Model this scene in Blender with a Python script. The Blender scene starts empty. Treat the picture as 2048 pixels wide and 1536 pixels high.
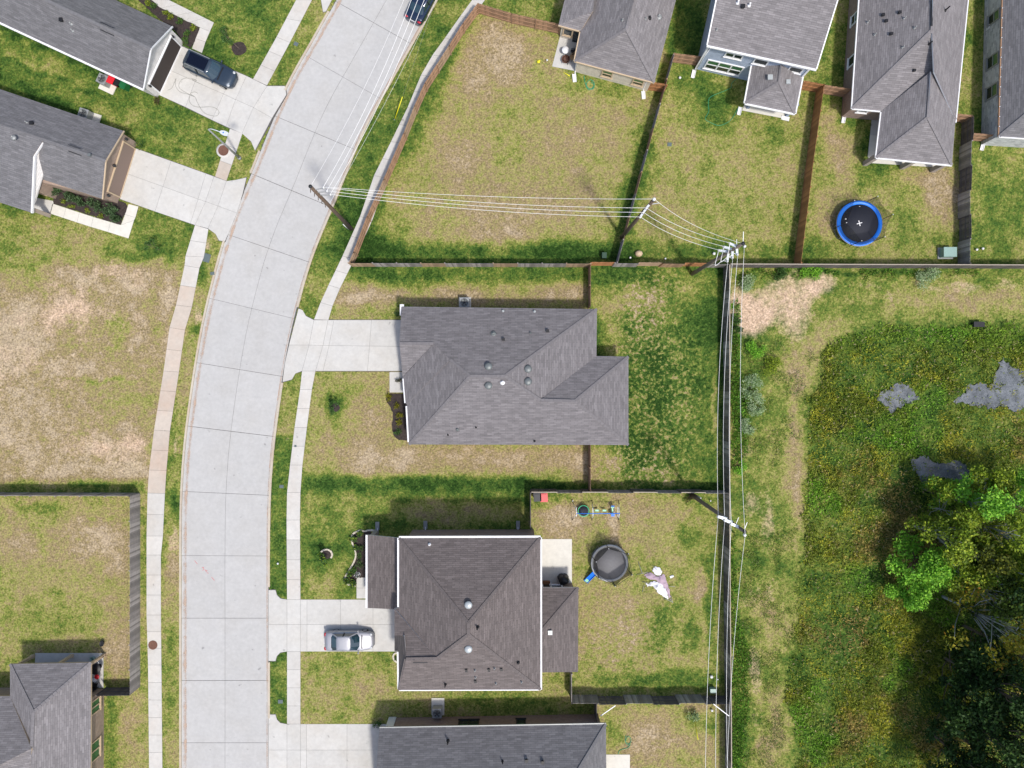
import bpy, bmesh, math, random
import numpy as np
from mathutils import Vector, Matrix
R = math.radians
rnd = random.Random(7)
sc = bpy.context.scene
COL = sc.collection

# ---------------------------------------------------------------- camera, sky, sun
CH = 67.0            # camera height (m)
FP = 1419.0          # focal length in photo pixels (2048 wide)
cam_d = bpy.data.cameras.new("camera"); cam = bpy.data.objects.new("camera", cam_d); COL.objects.link(cam)
cam.location = (0, 0, CH); cam.rotation_euler = (0, 0, 0)
cam_d.sensor_width = 36.0; cam_d.lens = FP / 2048 * 36.0; cam_d.clip_end = 5000
sc.camera = cam
SUN_E, SUN_DX, SUN_DY = R(62), 0.55, -0.835       # sun stands towards +x, -y (lower right of the picture)
w = bpy.data.worlds.new("World"); sc.world = w; w.use_nodes = True
nt = w.node_tree; bg = nt.nodes["Background"]
sky = nt.nodes.new("ShaderNodeTexSky"); sky.sky_type = 'NISHITA'; sky.sun_disc = False
sky.sun_elevation = SUN_E; sky.sun_rotation = math.atan2(SUN_DX, SUN_DY)
sky.air_density = 1.0; sky.dust_density = 2.5; sky.ozone_density = 0.6
nt.links.new(sky.outputs[0], bg.inputs[0]); bg.inputs[1].default_value = 0.15
sd = bpy.data.lights.new("sun", 'SUN'); sun = bpy.data.objects.new("sun", sd); COL.objects.link(sun)
sd.energy = 2.9; sd.angle = R(4.5); sd.color = (1.0, 0.955, 0.89)
sv = Vector((SUN_DX * math.cos(SUN_E), SUN_DY * math.cos(SUN_E), math.sin(SUN_E)))
sun.rotation_euler = (-sv).to_track_quat('-Z', 'Y').to_euler(); sun.location = (30, -45, 90)
sc.view_settings.view_transform = 'Standard'; sc.view_settings.look = 'None'
sc.view_settings.exposure = 0.27; sc.view_settings.gamma = 1.0

# ---------------------------------------------------------------- helpers
def P(px, py, h=0.0):
    k = (CH - h) / FP
    return Vector(((px - 1024) * k, (768 - py) * k, h))
GZ = 0.09            # lawn level; the street surface lies at 0
def G(px, py, z=GZ):
    v = P(px, py, 0.1); v.z = z; return v

class MB:
    def __init__(s): s.v = []; s.f = []; s.m = []; s.uv = []; s.sm = []
    def face(s, pts, m=0, uv=None, smooth=False):
        i = len(s.v); s.v += [tuple(p) for p in pts]
        s.f.append(tuple(range(i, i + len(pts)))); s.m.append(m); s.uv.append(uv); s.sm.append(smooth)
    def addf(s, idx, m=0, smooth=False):
        s.f.append(tuple(idx)); s.m.append(m); s.uv.append(None); s.sm.append(smooth)
    def prism(s, pts, z0, z1, m=0, zf=None, bev=0.0):
        pts = [(p[0], p[1]) for p in pts]
        a = sum(pts[i][0] * pts[(i + 1) % len(pts)][1] - pts[(i + 1) % len(pts)][0] * pts[i][1] for i in range(len(pts)))
        if a < 0: pts = pts[::-1]
        n = len(pts); i = len(s.v)
        for p in pts: s.v.append((p[0], p[1], z0))
        for p in pts: s.v.append((p[0], p[1], (zf(p) if zf else z1)))
        s.addf([i + n + k for k in range(n)], m); s.addf([i + k for k in reversed(range(n))], m)
        for k in range(n):
            s.addf([i + k, i + (k + 1) % n, i + n + (k + 1) % n, i + n + k], m)
    def box(s, c, size, rz=0.0, m=0, ax=None):
        if ax is None:
            ax = (Vector((math.cos(rz), math.sin(rz), 0)), Vector((-math.sin(rz), math.cos(rz), 0)), Vector((0, 0, 1)))
        c = Vector(c); i = len(s.v)
        for sz in (-1, 1):
            for sx, sy in ((-1, -1), (1, -1), (1, 1), (-1, 1)):
                s.v.append(tuple(c + ax[0] * sx * size[0] / 2 + ax[1] * sy * size[1] / 2 + ax[2] * sz * size[2] / 2))
        for q in ((3, 2, 1, 0), (4, 5, 6, 7), (0, 1, 5, 4), (1, 2, 6, 5), (2, 3, 7, 6), (3, 0, 4, 7)):
            s.addf([i + k for k in q], m)
    def bar(s, a, b, wd, ht, m=0):
        a = Vector(a); b = Vector(b); d = b - a
        if d.length < 1e-6: return
        x = d.normalized(); up = Vector((0, 0, 1))
        if abs(x.z) > 0.95: up = Vector((1, 0, 0))
        y = up.cross(x).normalized(); z = x.cross(y)
        s.box((a + b) / 2, (d.length, wd, ht), m=m, ax=(x, y, z))
    def tube(s, pts, r, n=6, m=0, smooth=True, cap=True):
        pts = [Vector(p) for p in pts]; N = len(pts)
        rs = r if isinstance(r, (list, tuple)) else [r] * N
        i0 = len(s.v); prev = None
        for k, p in enumerate(pts):
            d = (pts[min(k + 1, N - 1)] - pts[max(k - 1, 0)])
            d = d.normalized() if d.length > 1e-9 else Vector((0, 0, 1))
            if prev is None:
                u = d.orthogonal().normalized()
            else:
                u = (prev - d * prev.dot(d))
                u = u.normalized() if u.length > 1e-6 else d.orthogonal().normalized()
            prev = u; v = d.cross(u)
            for j in range(n):
                a = 2 * math.pi * j / n
                s.v.append(tuple(p + (u * math.cos(a) + v * math.sin(a)) * rs[k]))
        for k in range(N - 1):
            for j in range(n):
                a = i0 + k * n + j; b = i0 + k * n + (j + 1) % n
                s.addf([a, b, b + n, a + n], m, smooth)
        if cap:
            s.addf([i0 + j for j in reversed(range(n))], m); s.addf([i0 + (N - 1) * n + j for j in range(n)], m)
    def lathe(s, prof, c, n=16, m=0, smooth=True, sx=1.0, sy=1.0, caps=True):
        c = Vector(c); i0 = len(s.v); K = len(prof)
        for r, z in prof:
            for j in range(n):
                a = 2 * math.pi * j / n
                s.v.append((c.x + r * sx * math.cos(a), c.y + r * sy * math.sin(a), c.z + z))
        for k in range(K - 1):
            for j in range(n):
                a = i0 + k * n + j; b = i0 + k * n + (j + 1) % n
                s.addf([a, b, b + n, a + n], m, smooth)
        if caps and prof[0][0] > 1e-4: s.addf([i0 + j for j in reversed(range(n))], m)
        if caps and prof[-1][0] > 1e-4: s.addf([i0 + (K - 1) * n + j for j in range(n)], m)
    def build(s, name, mat, parent=None, org=None):
        me = bpy.data.meshes.new(name)
        o0 = Vector(org) if org is not None else (WL.get(parent.name, Vector((0, 0, 0))) if parent else Vector((0, 0, 0)))
        vs = [(p[0] - o0.x, p[1] - o0.y, p[2] - o0.z) for p in s.v]
        me.from_pydata(vs, [], s.f)
        for mm in (mat if isinstance(mat, (list, tuple)) else [mat]): me.materials.append(mm)
        me.polygons.foreach_set("material_index", s.m)
        me.polygons.foreach_set("use_smooth", s.sm)
        if any(u is not None for u in s.uv):
            ul = me.uv_layers.new(name="UVMap"); k = 0
            for p, u in zip(me.polygons, s.uv):
                for j, li in enumerate(p.loop_indices):
                    ul.data[li].uv = u[j] if u else (0, 0)
        me.update()
        o = bpy.data.objects.new(name, me); COL.objects.link(o)
        if parent:
            o.parent = parent; o.location = o0 - WL.get(parent.name, Vector((0, 0, 0)))
        else: o.location = o0
        WL[o.name] = o0
        return o
WL = {}
def tag(o, label=None, cat=None, group=None, kind=None):
    if label: o["label"] = label
    if cat: o["category"] = cat
    if group: o["group"] = group
    if kind: o["kind"] = kind
    return o
def thing(name, label, cat, loc=(0, 0, 0), rz=0.0, group=None):
    o = bpy.data.objects.new(name, None); COL.objects.link(o); o.empty_display_size = 0.2
    o.location = loc; o.rotation_euler = (0, 0, rz)
    WL[o.name] = Vector(loc) if rz == 0.0 else Vector((0, 0, 0))
    return tag(o, label, cat, group)
def rotated(o): WL[o.name] = Vector((0, 0, 0)); return o     # children in local coordinates
def catmull(pts, n=8):
    pts = [Vector(p) for p in pts]; out = []
    for i in range(len(pts) - 1):
        p0 = pts[max(i - 1, 0)]; p1 = pts[i]; p2 = pts[i + 1]; p3 = pts[min(i + 2, len(pts) - 1)]
        for k in range(n):
            t = k / n
            out.append(0.5 * ((2 * p1) + (p2 - p0) * t + (2 * p0 - 5 * p1 + 4 * p2 - p3) * t * t + (3 * p1 - p0 - 3 * p2 + p3) * t ** 3))
    out.append(pts[-1]); return out
def resample(pts, step=None, n=None):
    pts = [Vector(p) for p in pts]; d = [0]
    for a, b in zip(pts, pts[1:]): d.append(d[-1] + (b - a).length)
    L = d[-1]; n = n or max(1, round(L / step)); out = []; j = 0
    for k in range(n + 1):
        t = L * k / n
        while j < len(d) - 2 and d[j + 1] < t: j += 1
        f = (t - d[j]) / max(d[j + 1] - d[j], 1e-9); out.append(pts[j].lerp(pts[j + 1], f))
    return out

# ---------------------------------------------------------------- materials
def mat_new(name):
    m = bpy.data.materials.new(name); m.use_nodes = True
    n = m.node_tree.nodes; l = m.node_tree.links
    return m, n, l, n["Principled BSDF"]
def ramp(n, stops, interp='LINEAR'):
    r = n.new("ShaderNodeValToRGB"); e = r.color_ramp.elements; r.color_ramp.interpolation = interp
    while len(e) < len(stops): e.new(0.5)
    for k, (p, c) in enumerate(stops): e[k].position = p; e[k].color = (*c, 1) if len(c) == 3 else c
    return r
def noise(n, l, vec, scale, det=4, rough=0.55):
    x = n.new("ShaderNodeTexNoise"); x.inputs["Scale"].default_value = scale; x.inputs["Detail"].default_value = det
    x.inputs["Roughness"].default_value = rough; l.new(vec, x.inputs["Vector"]); return x
def math_n(n, l, op, a, b=None, clamp=False):
    x = n.new("ShaderNodeMath"); x.operation = op; x.use_clamp = clamp
    for k, q in enumerate((a, b)):
        if q is None: continue
        if isinstance(q, (int, float)): x.inputs[k].default_value = q
        else: l.new(q, x.inputs[k])
    return x.outputs[0]
def mixc(n, l, fac, a, b, mode='MIX'):
    x = n.new("ShaderNodeMixRGB"); x.blend_type = mode
    for k, q in ((0, fac), (1, a), (2, b)):
        if isinstance(q, (int, float)): x.inputs[k].default_value = q
        elif isinstance(q, tuple): x.inputs[k].default_value = (*q, 1)
        else: l.new(q, x.inputs[k])
    return x.outputs[0]
def mat_basic(name, col, rough=0.6, metal=0.0, var=0.12, scale=6.0, rnd_obj=0.0, island=0.0, bump=0.0, spec=0.4, coat=0.0):
    m, n, l, b = mat_new(name)
    tc = n.new("ShaderNodeTexCoord")
    nz = noise(n, l, tc.outputs["Object"], scale)
    f = math_n(n, l, 'MULTIPLY_ADD', nz.outputs[0], 2 * var); n[-1].inputs[2].default_value = 1 - var
    if rnd_obj:
        oi = n.new("ShaderNodeObjectInfo"); q = math_n(n, l, 'MULTIPLY_ADD', oi.outputs["Random"], 2 * rnd_obj); n[-1].inputs[2].default_value = 1 - rnd_obj
        f = math_n(n, l, 'MULTIPLY', f, q)
    if island:
        g = n.new("ShaderNodeNewGeometry"); q = math_n(n, l, 'MULTIPLY_ADD', g.outputs["Random Per Island"], 2 * island); n[-1].inputs[2].default_value = 1 - island
        f = math_n(n, l, 'MULTIPLY', f, q)
    vm = n.new("ShaderNodeVectorMath"); vm.operation = 'SCALE'; vm.inputs[0].default_value = col; l.new(f, vm.inputs["Scale"])
    l.new(vm.outputs[0], b.inputs["Base Color"])
    b.inputs["Roughness"].default_value = rough; b.inputs["Metallic"].default_value = metal; b.inputs["Specular IOR Level"].default_value = spec
    b.inputs["Coat Weight"].default_value = coat
    if bump:
        bp = n.new("ShaderNodeBump"); bp.inputs["Strength"].default_value = bump; bp.inputs["Distance"].default_value = 0.02
        l.new(nz.outputs[0], bp.inputs["Height"]); l.new(bp.outputs[0], b.inputs["Normal"])
    return m
def mat_concrete(name, col, tint, stain=0.5, rnd_obj=0.07):
    m, n, l, b = mat_new(name)
    g = n.new("ShaderNodeNewGeometry"); pos = g.outputs["Position"]
    a = noise(n, l, pos, 0.35, 6, 0.6); c = noise(n, l, pos, 3.0, 6, 0.65); d = noise(n, l, pos, 40.0, 3)
    r1 = ramp(n, [(0.45, (0, 0, 0)), (0.75, (1, 1, 1))]); l.new(a.outputs[0], r1.inputs[0])
    colr = mixc(n, l, math_n(n, l, 'MULTIPLY', r1.outputs[0], stain), col, tint)
    f = math_n(n, l, 'MULTIPLY_ADD', c.outputs[0], 0.32); n[-1].inputs[2].default_value = 0.84
    f2 = math_n(n, l, 'MULTIPLY_ADD', d.outputs[0], 0.2); n[-1].inputs[2].default_value = 0.90
    oi = n.new("ShaderNodeObjectInfo"); q = math_n(n, l, 'MULTIPLY_ADD', oi.outputs["Random"], 2 * rnd_obj); n[-1].inputs[2].default_value = 1 - rnd_obj
    f = math_n(n, l, 'MULTIPLY', math_n(n, l, 'MULTIPLY', f, f2), q)
    wv = noise(n, l, pos, 0.9, 5, 0.7); f = math_n(n, l, 'MULTIPLY', f, math_n(n, l, 'MULTIPLY_ADD', wv.outputs[0], 0.26)); n[-2].inputs[2].default_value = 0.87
    # small dark spots
    v = noise(n, l, pos, 1.7, 2); rs = ramp(n, [(0.70, (1, 1, 1)), (0.78, (0.66, 0.66, 0.66))]); l.new(v.outputs[0], rs.inputs[0])
    f = math_n(n, l, 'MULTIPLY', f, rs.outputs[0])
    vm = n.new("ShaderNodeVectorMath"); vm.operation = 'SCALE'; l.new(colr, vm.inputs[0]); l.new(f, vm.inputs["Scale"])
    l.new(vm.outputs[0], b.inputs["Base Color"]); b.inputs["Roughness"].default_value = 0.85; b.inputs["Specular IOR Level"].default_value = 0.25
    return m
def mat_shingle(name, col, var=0.16):
    m, n, l, b = mat_new(name)
    uv = n.new("ShaderNodeUVMap")
    br = n.new("ShaderNodeTexBrick"); br.offset = 0.37; br.inputs["Scale"].default_value = 1.0
    br.inputs["Brick Width"].default_value = 0.62; br.inputs["Row Height"].default_value = 0.17
    br.inputs["Mortar Size"].default_value = 0.012; br.inputs["Mortar Smooth"].default_value = 0.3; br.inputs["Bias"].default_value = 0.0
    br.inputs["Color1"].default_value = (1 + var, 1 + var, 1 + var, 1); br.inputs["Color2"].default_value = (1 - var, 1 - var, 1 - var, 1)
    br.inputs["Mortar"].default_value = (0.62, 0.62, 0.62, 1)
    l.new(uv.outputs[0], br.inputs["Vector"])
    mp = n.new("ShaderNodeMapping"); mp.inputs["Scale"].default_value = (1.3, 5.5, 1); l.new(uv.outputs[0], mp.inputs[0])
    nz = noise(n, l, mp.outputs[0], 1.0, 3); nb = noise(n, l, uv.outputs[0], 0.25, 3); ng = noise(n, l, uv.outputs[0], 30, 2)
    f = math_n(n, l, 'MULTIPLY_ADD', nz.outputs[0], 0.70); n[-1].inputs[2].default_value = 0.65
    f2 = math_n(n, l, 'MULTIPLY_ADD', nb.outputs[0], 0.3); n[-1].inputs[2].default_value = 0.85
    f3 = math_n(n, l, 'MULTIPLY_ADD', ng.outputs[0], 0.4); n[-1].inputs[2].default_value = 0.8
    f = math_n(n, l, 'MULTIPLY', math_n(n, l, 'MULTIPLY', f, f2), f3)
    c = mixc(n, l, 1.0, br.outputs[0], col, 'MULTIPLY')
    vm = n.new("ShaderNodeVectorMath"); vm.operation = 'SCALE'; l.new(c, vm.inputs[0]); l.new(f, vm.inputs["Scale"])
    l.new(vm.outputs[0], b.inputs["Base Color"]); b.inputs["Roughness"].default_value = 0.9; b.inputs["Specular IOR Level"].default_value = 0.2
    bp = n.new("ShaderNodeBump"); bp.inputs["Strength"].default_value = 0.5; bp.inputs["Distance"].default_value = 0.02
    l.new(br.outputs[1], bp.inputs["Height"]); bp.invert = True; l.new(bp.outputs[0], b.inputs["Normal"])
    return m
def mat_brick(name, c1, c2, mortar, bw=0.22, rh=0.075, ms=0.01):
    m, n, l, b = mat_new(name)
    uv = n.new("ShaderNodeUVMap"); br = n.new("ShaderNodeTexBrick"); br.inputs["Scale"].default_value = 1.0
    br.inputs["Brick Width"].default_value = bw; br.inputs["Row Height"].default_value = rh; br.inputs["Mortar Size"].default_value = ms
    br.inputs["Color1"].default_value = (*c1, 1); br.inputs["Color2"].default_value = (*c2, 1); br.inputs["Mortar"].default_value = (*mortar, 1)
    l.new(uv.outputs[0], br.inputs["Vector"])
    nz = noise(n, l, uv.outputs[0], 2.5, 4); f = math_n(n, l, 'MULTIPLY_ADD', nz.outputs[0], 0.6); n[-1].inputs[2].default_value = 0.7
    vm = n.new("ShaderNodeVectorMath"); vm.operation = 'SCALE'; l.new(br.outputs[0], vm.inputs[0]); l.new(f, vm.inputs["Scale"])
    l.new(vm.outputs[0], b.inputs["Base Color"]); b.inputs["Roughness"].default_value = 0.85
    bp = n.new("ShaderNodeBump"); bp.inputs["Strength"].default_value = 0.5; bp.inputs["Distance"].default_value = 0.01; bp.invert = True
    l.new(br.outputs[1], bp.inputs["Height"]); l.new(bp.outputs[0], b.inputs["Normal"])
    return m
def mat_leaf(name):
    m, n, l, b = mat_new(name)
    at = n.new("ShaderNodeAttribute"); at.attribute_name = "col"
    b.inputs["Roughness"].default_value = 0.6; b.inputs["Specular IOR Level"].default_value = 0.25
    l.new(at.outputs["Color"], b.inputs["Base Color"])
    tr = n.new("ShaderNodeBsdfTranslucent"); l.new(at.outputs["Color"], tr.inputs[0])
    mx = n.new("ShaderNodeMixShader"); mx.inputs[0].default_value = 0.3
    l.new(b.outputs[0], mx.inputs[1]); l.new(tr.outputs[0], mx.inputs[2]); l.new(mx.outputs[0], n["Material Output"].inputs[0])
    return m
def mat_net(name, col, dens):
    m, n, l, b = mat_new(name)
    b.inputs["Base Color"].default_value = (*col, 1); b.inputs["Roughness"].default_value = 0.8
    tp = n.new("ShaderNodeBsdfTransparent"); mx = n.new("ShaderNodeMixShader"); mx.inputs[0].default_value = dens
    l.new(tp.outputs[0], mx.inputs[1]); l.new(b.outputs[0], mx.inputs[2]); l.new(mx.outputs[0], n["Material Output"].inputs[0])
    return m
def mat_water(name):
    m, n, l, b = mat_new(name)
    g = n.new("ShaderNodeNewGeometry"); a = noise(n, l, g.outputs["Position"], 0.9, 6, 0.7); c = noise(n, l, g.outputs["Position"], 9, 4, 0.7)
    q = math_n(n, l, 'ADD', a.outputs[0], math_n(n, l, 'MULTIPLY', c.outputs[0], 0.7))
    r = ramp(n, [(0.55, (0.035, 0.038, 0.034)), (0.8, (0.10, 0.112, 0.125)), (1.0, (0.18, 0.195, 0.21))]); l.new(q, r.inputs[0])
    l.new(r.outputs[0], b.inputs["Base Color"]); b.inputs["Roughness"].default_value = 0.25; b.inputs["Specular IOR Level"].default_value = 0.5
    bp = n.new("ShaderNodeBump"); bp.inputs["Strength"].default_value = 0.3; bp.inputs["Distance"].default_value = 0.03
    l.new(c.outputs[0], bp.inputs["Height"]); l.new(bp.outputs[0], b.inputs["Normal"])
    return m
def mat_ground(name):
    m, n, l, b = mat_new(name)
    g = n.new("ShaderNodeNewGeometry"); pos = g.outputs["Position"]
    def attr(a):
        x = n.new("ShaderNodeAttribute"); x.attribute_name = a; return x.outputs["Fac"]
    dry, soil, spot = attr("dry"), attr("soil"), attr("spot")
    n1 = noise(n, l, pos, 0.55, 5, 0.6); n2 = noise(n, l, pos, 2.0, 6, 0.72); n3 = noise(n, l, pos, 5.0, 5, 0.75); n4 = noise(n, l, pos, 2.9, 6, 0.75)
    def cen(x, k): return math_n(n, l, 'MULTIPLY', math_n(n, l, 'SUBTRACT', x.outputs[0], 0.5), k)
    d = math_n(n, l, 'ADD', dry, cen(n1, 0.35)); d = math_n(n, l, 'ADD', d, cen(n2, 0.75)); d = math_n(n, l, 'ADD', d, cen(n3, 1.0))
    rs = ramp(n, [(0.49, (0, 0, 0)), (0.62, (1, 1, 1))]); l.new(n4.outputs[0], rs.inputs[0])
    d = math_n(n, l, 'ADD', d, math_n(n, l, 'MULTIPLY', rs.outputs[0], spot))
    r = ramp(n, [(0.0, (0.018, 0.047, 0.008)), (0.15, (0.049, 0.100, 0.018)), (0.32, (0.105, 0.148, 0.026)), (0.46, (0.205, 0.218, 0.054)), (0.60, (0.268, 0.240, 0.092)),
                 (0.75, (0.248, 0.190, 0.098)), (0.9, (0.316, 0.248, 0.150)), (1.0, (0.374, 0.298, 0.20))]); l.new(d, r.inputs[0])
    sf = math_n(n, l, 'ADD', soil, cen(n2, 0.9)); sf = math_n(n, l, 'ADD', sf, cen(n3, 0.7)); sf = math_n(n, l, 'ADD', sf, cen(n1, 0.5))
    rq = ramp(n, [(0.34, (0, 0, 0)), (0.95, (1, 1, 1))]); l.new(sf, rq.inputs[0])
    sc_ = ramp(n, [(0.3, (0.36, 0.255, 0.165)), (0.65, (0.58, 0.43, 0.315))]); l.new(n4.outputs[0], sc_.inputs[0])
    c = mixc(n, l, rq.outputs[0], r.outputs[0], sc_.outputs[0])
    n5 = noise(n, l, pos, 7.0, 3, 0.6); f = math_n(n, l, 'MULTIPLY_ADD', n5.outputs[0], 2.3); n[-1].inputs[2].default_value = -0.15
    vm = n.new("ShaderNodeVectorMath"); vm.operation = 'SCALE'; l.new(c, vm.inputs[0]); l.new(f, vm.inputs["Scale"])
    l.new(vm.outputs[0], b.inputs["Base Color"]); b.inputs["Roughness"].default_value = 0.95; b.inputs["Specular IOR Level"].default_value = 0.1
    bp = n.new("ShaderNodeBump"); bp.inputs["Strength"].default_value = 0.8; bp.inputs["Distance"].default_value = 0.06
    l.new(math_n(n, l, 'ADD', n3.outputs[0], n5.outputs[0]), bp.inputs["Height"]); l.new(bp.outputs[0], b.inputs["Normal"])
    return m
def mat_silt(name):
    m, n, l, b = mat_new(name)
    g = n.new("ShaderNodeNewGeometry"); a = noise(n, l, g.outputs["Position"], 0.8, 6, 0.75)
    uv = n.new("ShaderNodeUVMap"); sp = n.new("ShaderNodeSeparateXYZ"); l.new(uv.outputs[0], sp.inputs[0])
    q = math_n(n, l, 'SUBTRACT', a.outputs[0], math_n(n, l, 'MULTIPLY', math_n(n, l, 'ABSOLUTE', math_n(n, l, 'SUBTRACT', sp.outputs[0], 0.3)), 0.55))
    r = ramp(n, [(0.28, (0, 0, 0)), (0.60, (0.75, 0.75, 0.75))]); l.new(q, r.inputs[0])
    b.inputs["Base Color"].default_value = (0.52, 0.37, 0.27, 1); b.inputs["Roughness"].default_value = 0.95
    tp = n.new("ShaderNodeBsdfTransparent"); mx = n.new("ShaderNodeMixShader"); l.new(r.outputs[0], mx.inputs[0])
    l.new(tp.outputs[0], mx.inputs[1]); l.new(b.outputs[0], mx.inputs[2]); l.new(mx.outputs[0], n["Material Output"].inputs[0])
    return m

M = {}
M['ground'] = mat_ground("lawn_and_soil")
M['road'] = mat_concrete("road_concrete", (0.425, 0.42, 0.41), (0.39, 0.375, 0.35), 0.5, 0.02)
M['joint'] = mat_basic("joint_filler", (0.10, 0.095, 0.09), 0.9)
M['walk'] = mat_concrete("sidewalk_concrete", (0.50, 0.485, 0.455), (0.45, 0.385, 0.32), 0.5, 0.06)
M['walk_tan'] = mat_concrete("silty_sidewalk_concrete", (0.47, 0.41, 0.35), (0.47, 0.35, 0.27), 0.7, 0.05)
M['drive'] = mat_concrete("driveway_concrete", (0.50, 0.49, 0.465), (0.45, 0.415, 0.36), 0.5, 0.04)
M['pale'] = mat_concrete("patio_concrete", (0.60, 0.58, 0.52), (0.56, 0.53, 0.46), 0.4, 0.03)
M['curb'] = mat_concrete("curb_concrete", (0.46, 0.41, 0.33), (0.42, 0.31, 0.22), 0.8, 0.05)
M['silt'] = mat_silt("gutter_clay")
M['sh_c'] = mat_shingle("shingle_grey", (0.178, 0.167, 0.172))
M['sh_b'] = mat_shingle("shingle_brown", (0.142, 0.122, 0.118))
M['sh_s'] = mat_shingle("shingle_slate", (0.160, 0.157, 0.164))
M['sh_t'] = mat_shingle("shingle_taupe", (0.205, 0.192, 0.196))
for k_, c_ in (('sh_c', (0.160, 0.150, 0.155)), ('sh_b', (0.122, 0.105, 0.102)), ('sh_s', (0.150, 0.148, 0.155)), ('sh_t', (0.188, 0.176, 0.180))): M['cap_' + k_] = mat_basic("ridge_" + k_, c_, 0.9, var=0.25, scale=4)
M['white'] = mat_basic("white_trim", (0.74, 0.74, 0.75), 0.45, var=0.04)
M['cream'] = mat_brick("cream_siding", (0.60, 0.54, 0.45), (0.57, 0.51, 0.43), (0.42, 0.37, 0.30), 4.0, 0.16, 0.008)
M['blue'] = mat_brick("blue_siding", (0.36, 0.42, 0.53), (0.345, 0.405, 0.51), (0.22, 0.27, 0.35), 4.0, 0.16, 0.008)
M['white_sid'] = mat_brick("white_siding", (0.62, 0.60, 0.58), (0.60, 0.58, 0.56), (0.42, 0.40, 0.38), 4.0, 0.16, 0.008)
M['brick_b'] = mat_brick("brown_brick", (0.20, 0.12, 0.10), (0.29, 0.20, 0.165), (0.33, 0.29, 0.26))
M['brick_t'] = mat_brick("tan_brick", (0.34, 0.24, 0.18), (0.27, 0.185, 0.14), (0.36, 0.30, 0.25))
M['stone'] = mat_brick("pale_stone", (0.60, 0.61, 0.62), (0.34, 0.35, 0.37), (0.55, 0.55, 0.54), 0.45, 0.2, 0.02)
M['glass'] = mat_basic("window_glass", (0.018, 0.028, 0.03), 0.06, var=0.05, spec=0.8)
M['glass_g'] = mat_basic("green_window_glass", (0.045, 0.13, 0.06), 0.08, var=0.1, spec=0.7)
M['door_br'] = mat_brick("brown_garage_door", (0.085, 0.068, 0.058), (0.08, 0.064, 0.055), (0.04, 0.03, 0.026), 1.2, 0.53, 0.01)
M['door_tan'] = mat_brick("tan_garage_door", (0.33, 0.25, 0.205), (0.32, 0.245, 0.20), (0.22, 0.16, 0.13), 1.2, 0.53, 0.01)
M['wd_or'] = mat_basic("cedar_boards", (0.33, 0.155, 0.065), 0.8, var=0.25, scale=3, island=0.28)
M['wd_br'] = mat_basic("brown_boards", (0.32, 0.195, 0.12), 0.85, var=0.25, scale=3, island=0.28)
M['wd_tan'] = mat_basic("tan_boards", (0.33, 0.23, 0.15), 0.85, var=0.25, scale=3, island=0.25)
M['wd_gr'] = mat_basic("weathered_boards", (0.26, 0.235, 0.22), 0.9, var=0.3, scale=3, island=0.45)
M['wd_dk'] = mat_basic("dark_weathered_boards", (0.115, 0.10, 0.095), 0.9, var=0.25, scale=3, island=0.3)
M['wd_lt'] = mat_basic("pale_rail_wood", (0.36, 0.31, 0.25), 0.85, var=0.25, scale=3, island=0.2)
M['pole'] = mat_basic("pole_wood", (0.12, 0.085, 0.062), 0.9, var=0.35, scale=2.5, bump=0.4)
M['pole_g'] = mat_basic("grey_pole_wood", (0.17, 0.14, 0.115), 0.9, var=0.35, scale=2.5, bump=0.4)
M['galv'] = mat_basic("galvanised_steel", (0.62, 0.66, 0.70), 0.4, metal=0.2, var=0.08)
M['wire'] = mat_basic("aluminium_wire", (0.80, 0.80, 0.79), 0.45, metal=0.0, var=0.03)
M['metal_d'] = mat_basic("dark_metal", (0.035, 0.036, 0.04), 0.45, metal=0.3, var=0.1)
M['metal_g'] = mat_basic("grey_metal", (0.30, 0.31, 0.31), 0.5, metal=0.3, var=0.1)
M['vent_g'] = mat_basic("grey_vent_metal", (0.16, 0.175, 0.175), 0.5, metal=0.3, var=0.1)
M['vent_p'] = mat_basic("pale_vent_metal", (0.42, 0.45, 0.46), 0.45, metal=0.3, var=0.1)
M['black'] = mat_basic("black_plastic", (0.012, 0.012, 0.014), 0.5, var=0.2)
M['rubber'] = mat_basic("rubber", (0.015, 0.015, 0.016), 0.8)
M['red'] = mat_basic("red_plastic", (0.60, 0.018, 0.03), 0.4, var=0.06)
M['pinkred'] = mat_basic("faded_red_plastic", (0.62, 0.10, 0.10), 0.45, var=0.06)
M['green_p'] = mat_basic("green_plastic", (0.012, 0.12, 0.04), 0.4, var=0.1)
M['blue_p'] = mat_basic("blue_vinyl", (0.012, 0.17, 0.70), 0.4, var=0.08)
M['green_b'] = mat_basic("bright_green_plastic", (0.03, 0.42, 0.20), 0.4, var=0.08)
M['mint'] = mat_basic("mint_plastic", (0.30, 0.62, 0.42), 0.4, var=0.08)
M['yellow'] = mat_basic("yellow_plastic", (0.75, 0.68, 0.02), 0.45, var=0.05)
M['mat_t'] = mat_basic("trampoline_mat", (0.016, 0.018, 0.028), 0.75, var=0.15)
M['mat_t2'] = mat_basic("worn_trampoline_mat", (0.15, 0.15, 0.16), 0.7, var=0.15)
M['net'] = mat_net("safety_net", (0.02, 0.022, 0.024), 0.42)
M['net_d'] = mat_net("dense_safety_net", (0.02, 0.021, 0.026), 0.72)
M['greyvinyl'] = mat_basic("grey_vinyl", (0.40, 0.41, 0.42), 0.5, var=0.15)
M['cloth_w'] = mat_basic("white_cloth", (0.74, 0.74, 0.78), 0.8, var=0.08, scale=3)
M['cloth_m'] = mat_basic("mauve_cloth", (0.40, 0.30, 0.36), 0.8, var=0.2, scale=3)
M['trans'] = mat_basic("sage_green_steel", (0.24, 0.36, 0.32), 0.45, var=0.08)
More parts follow.
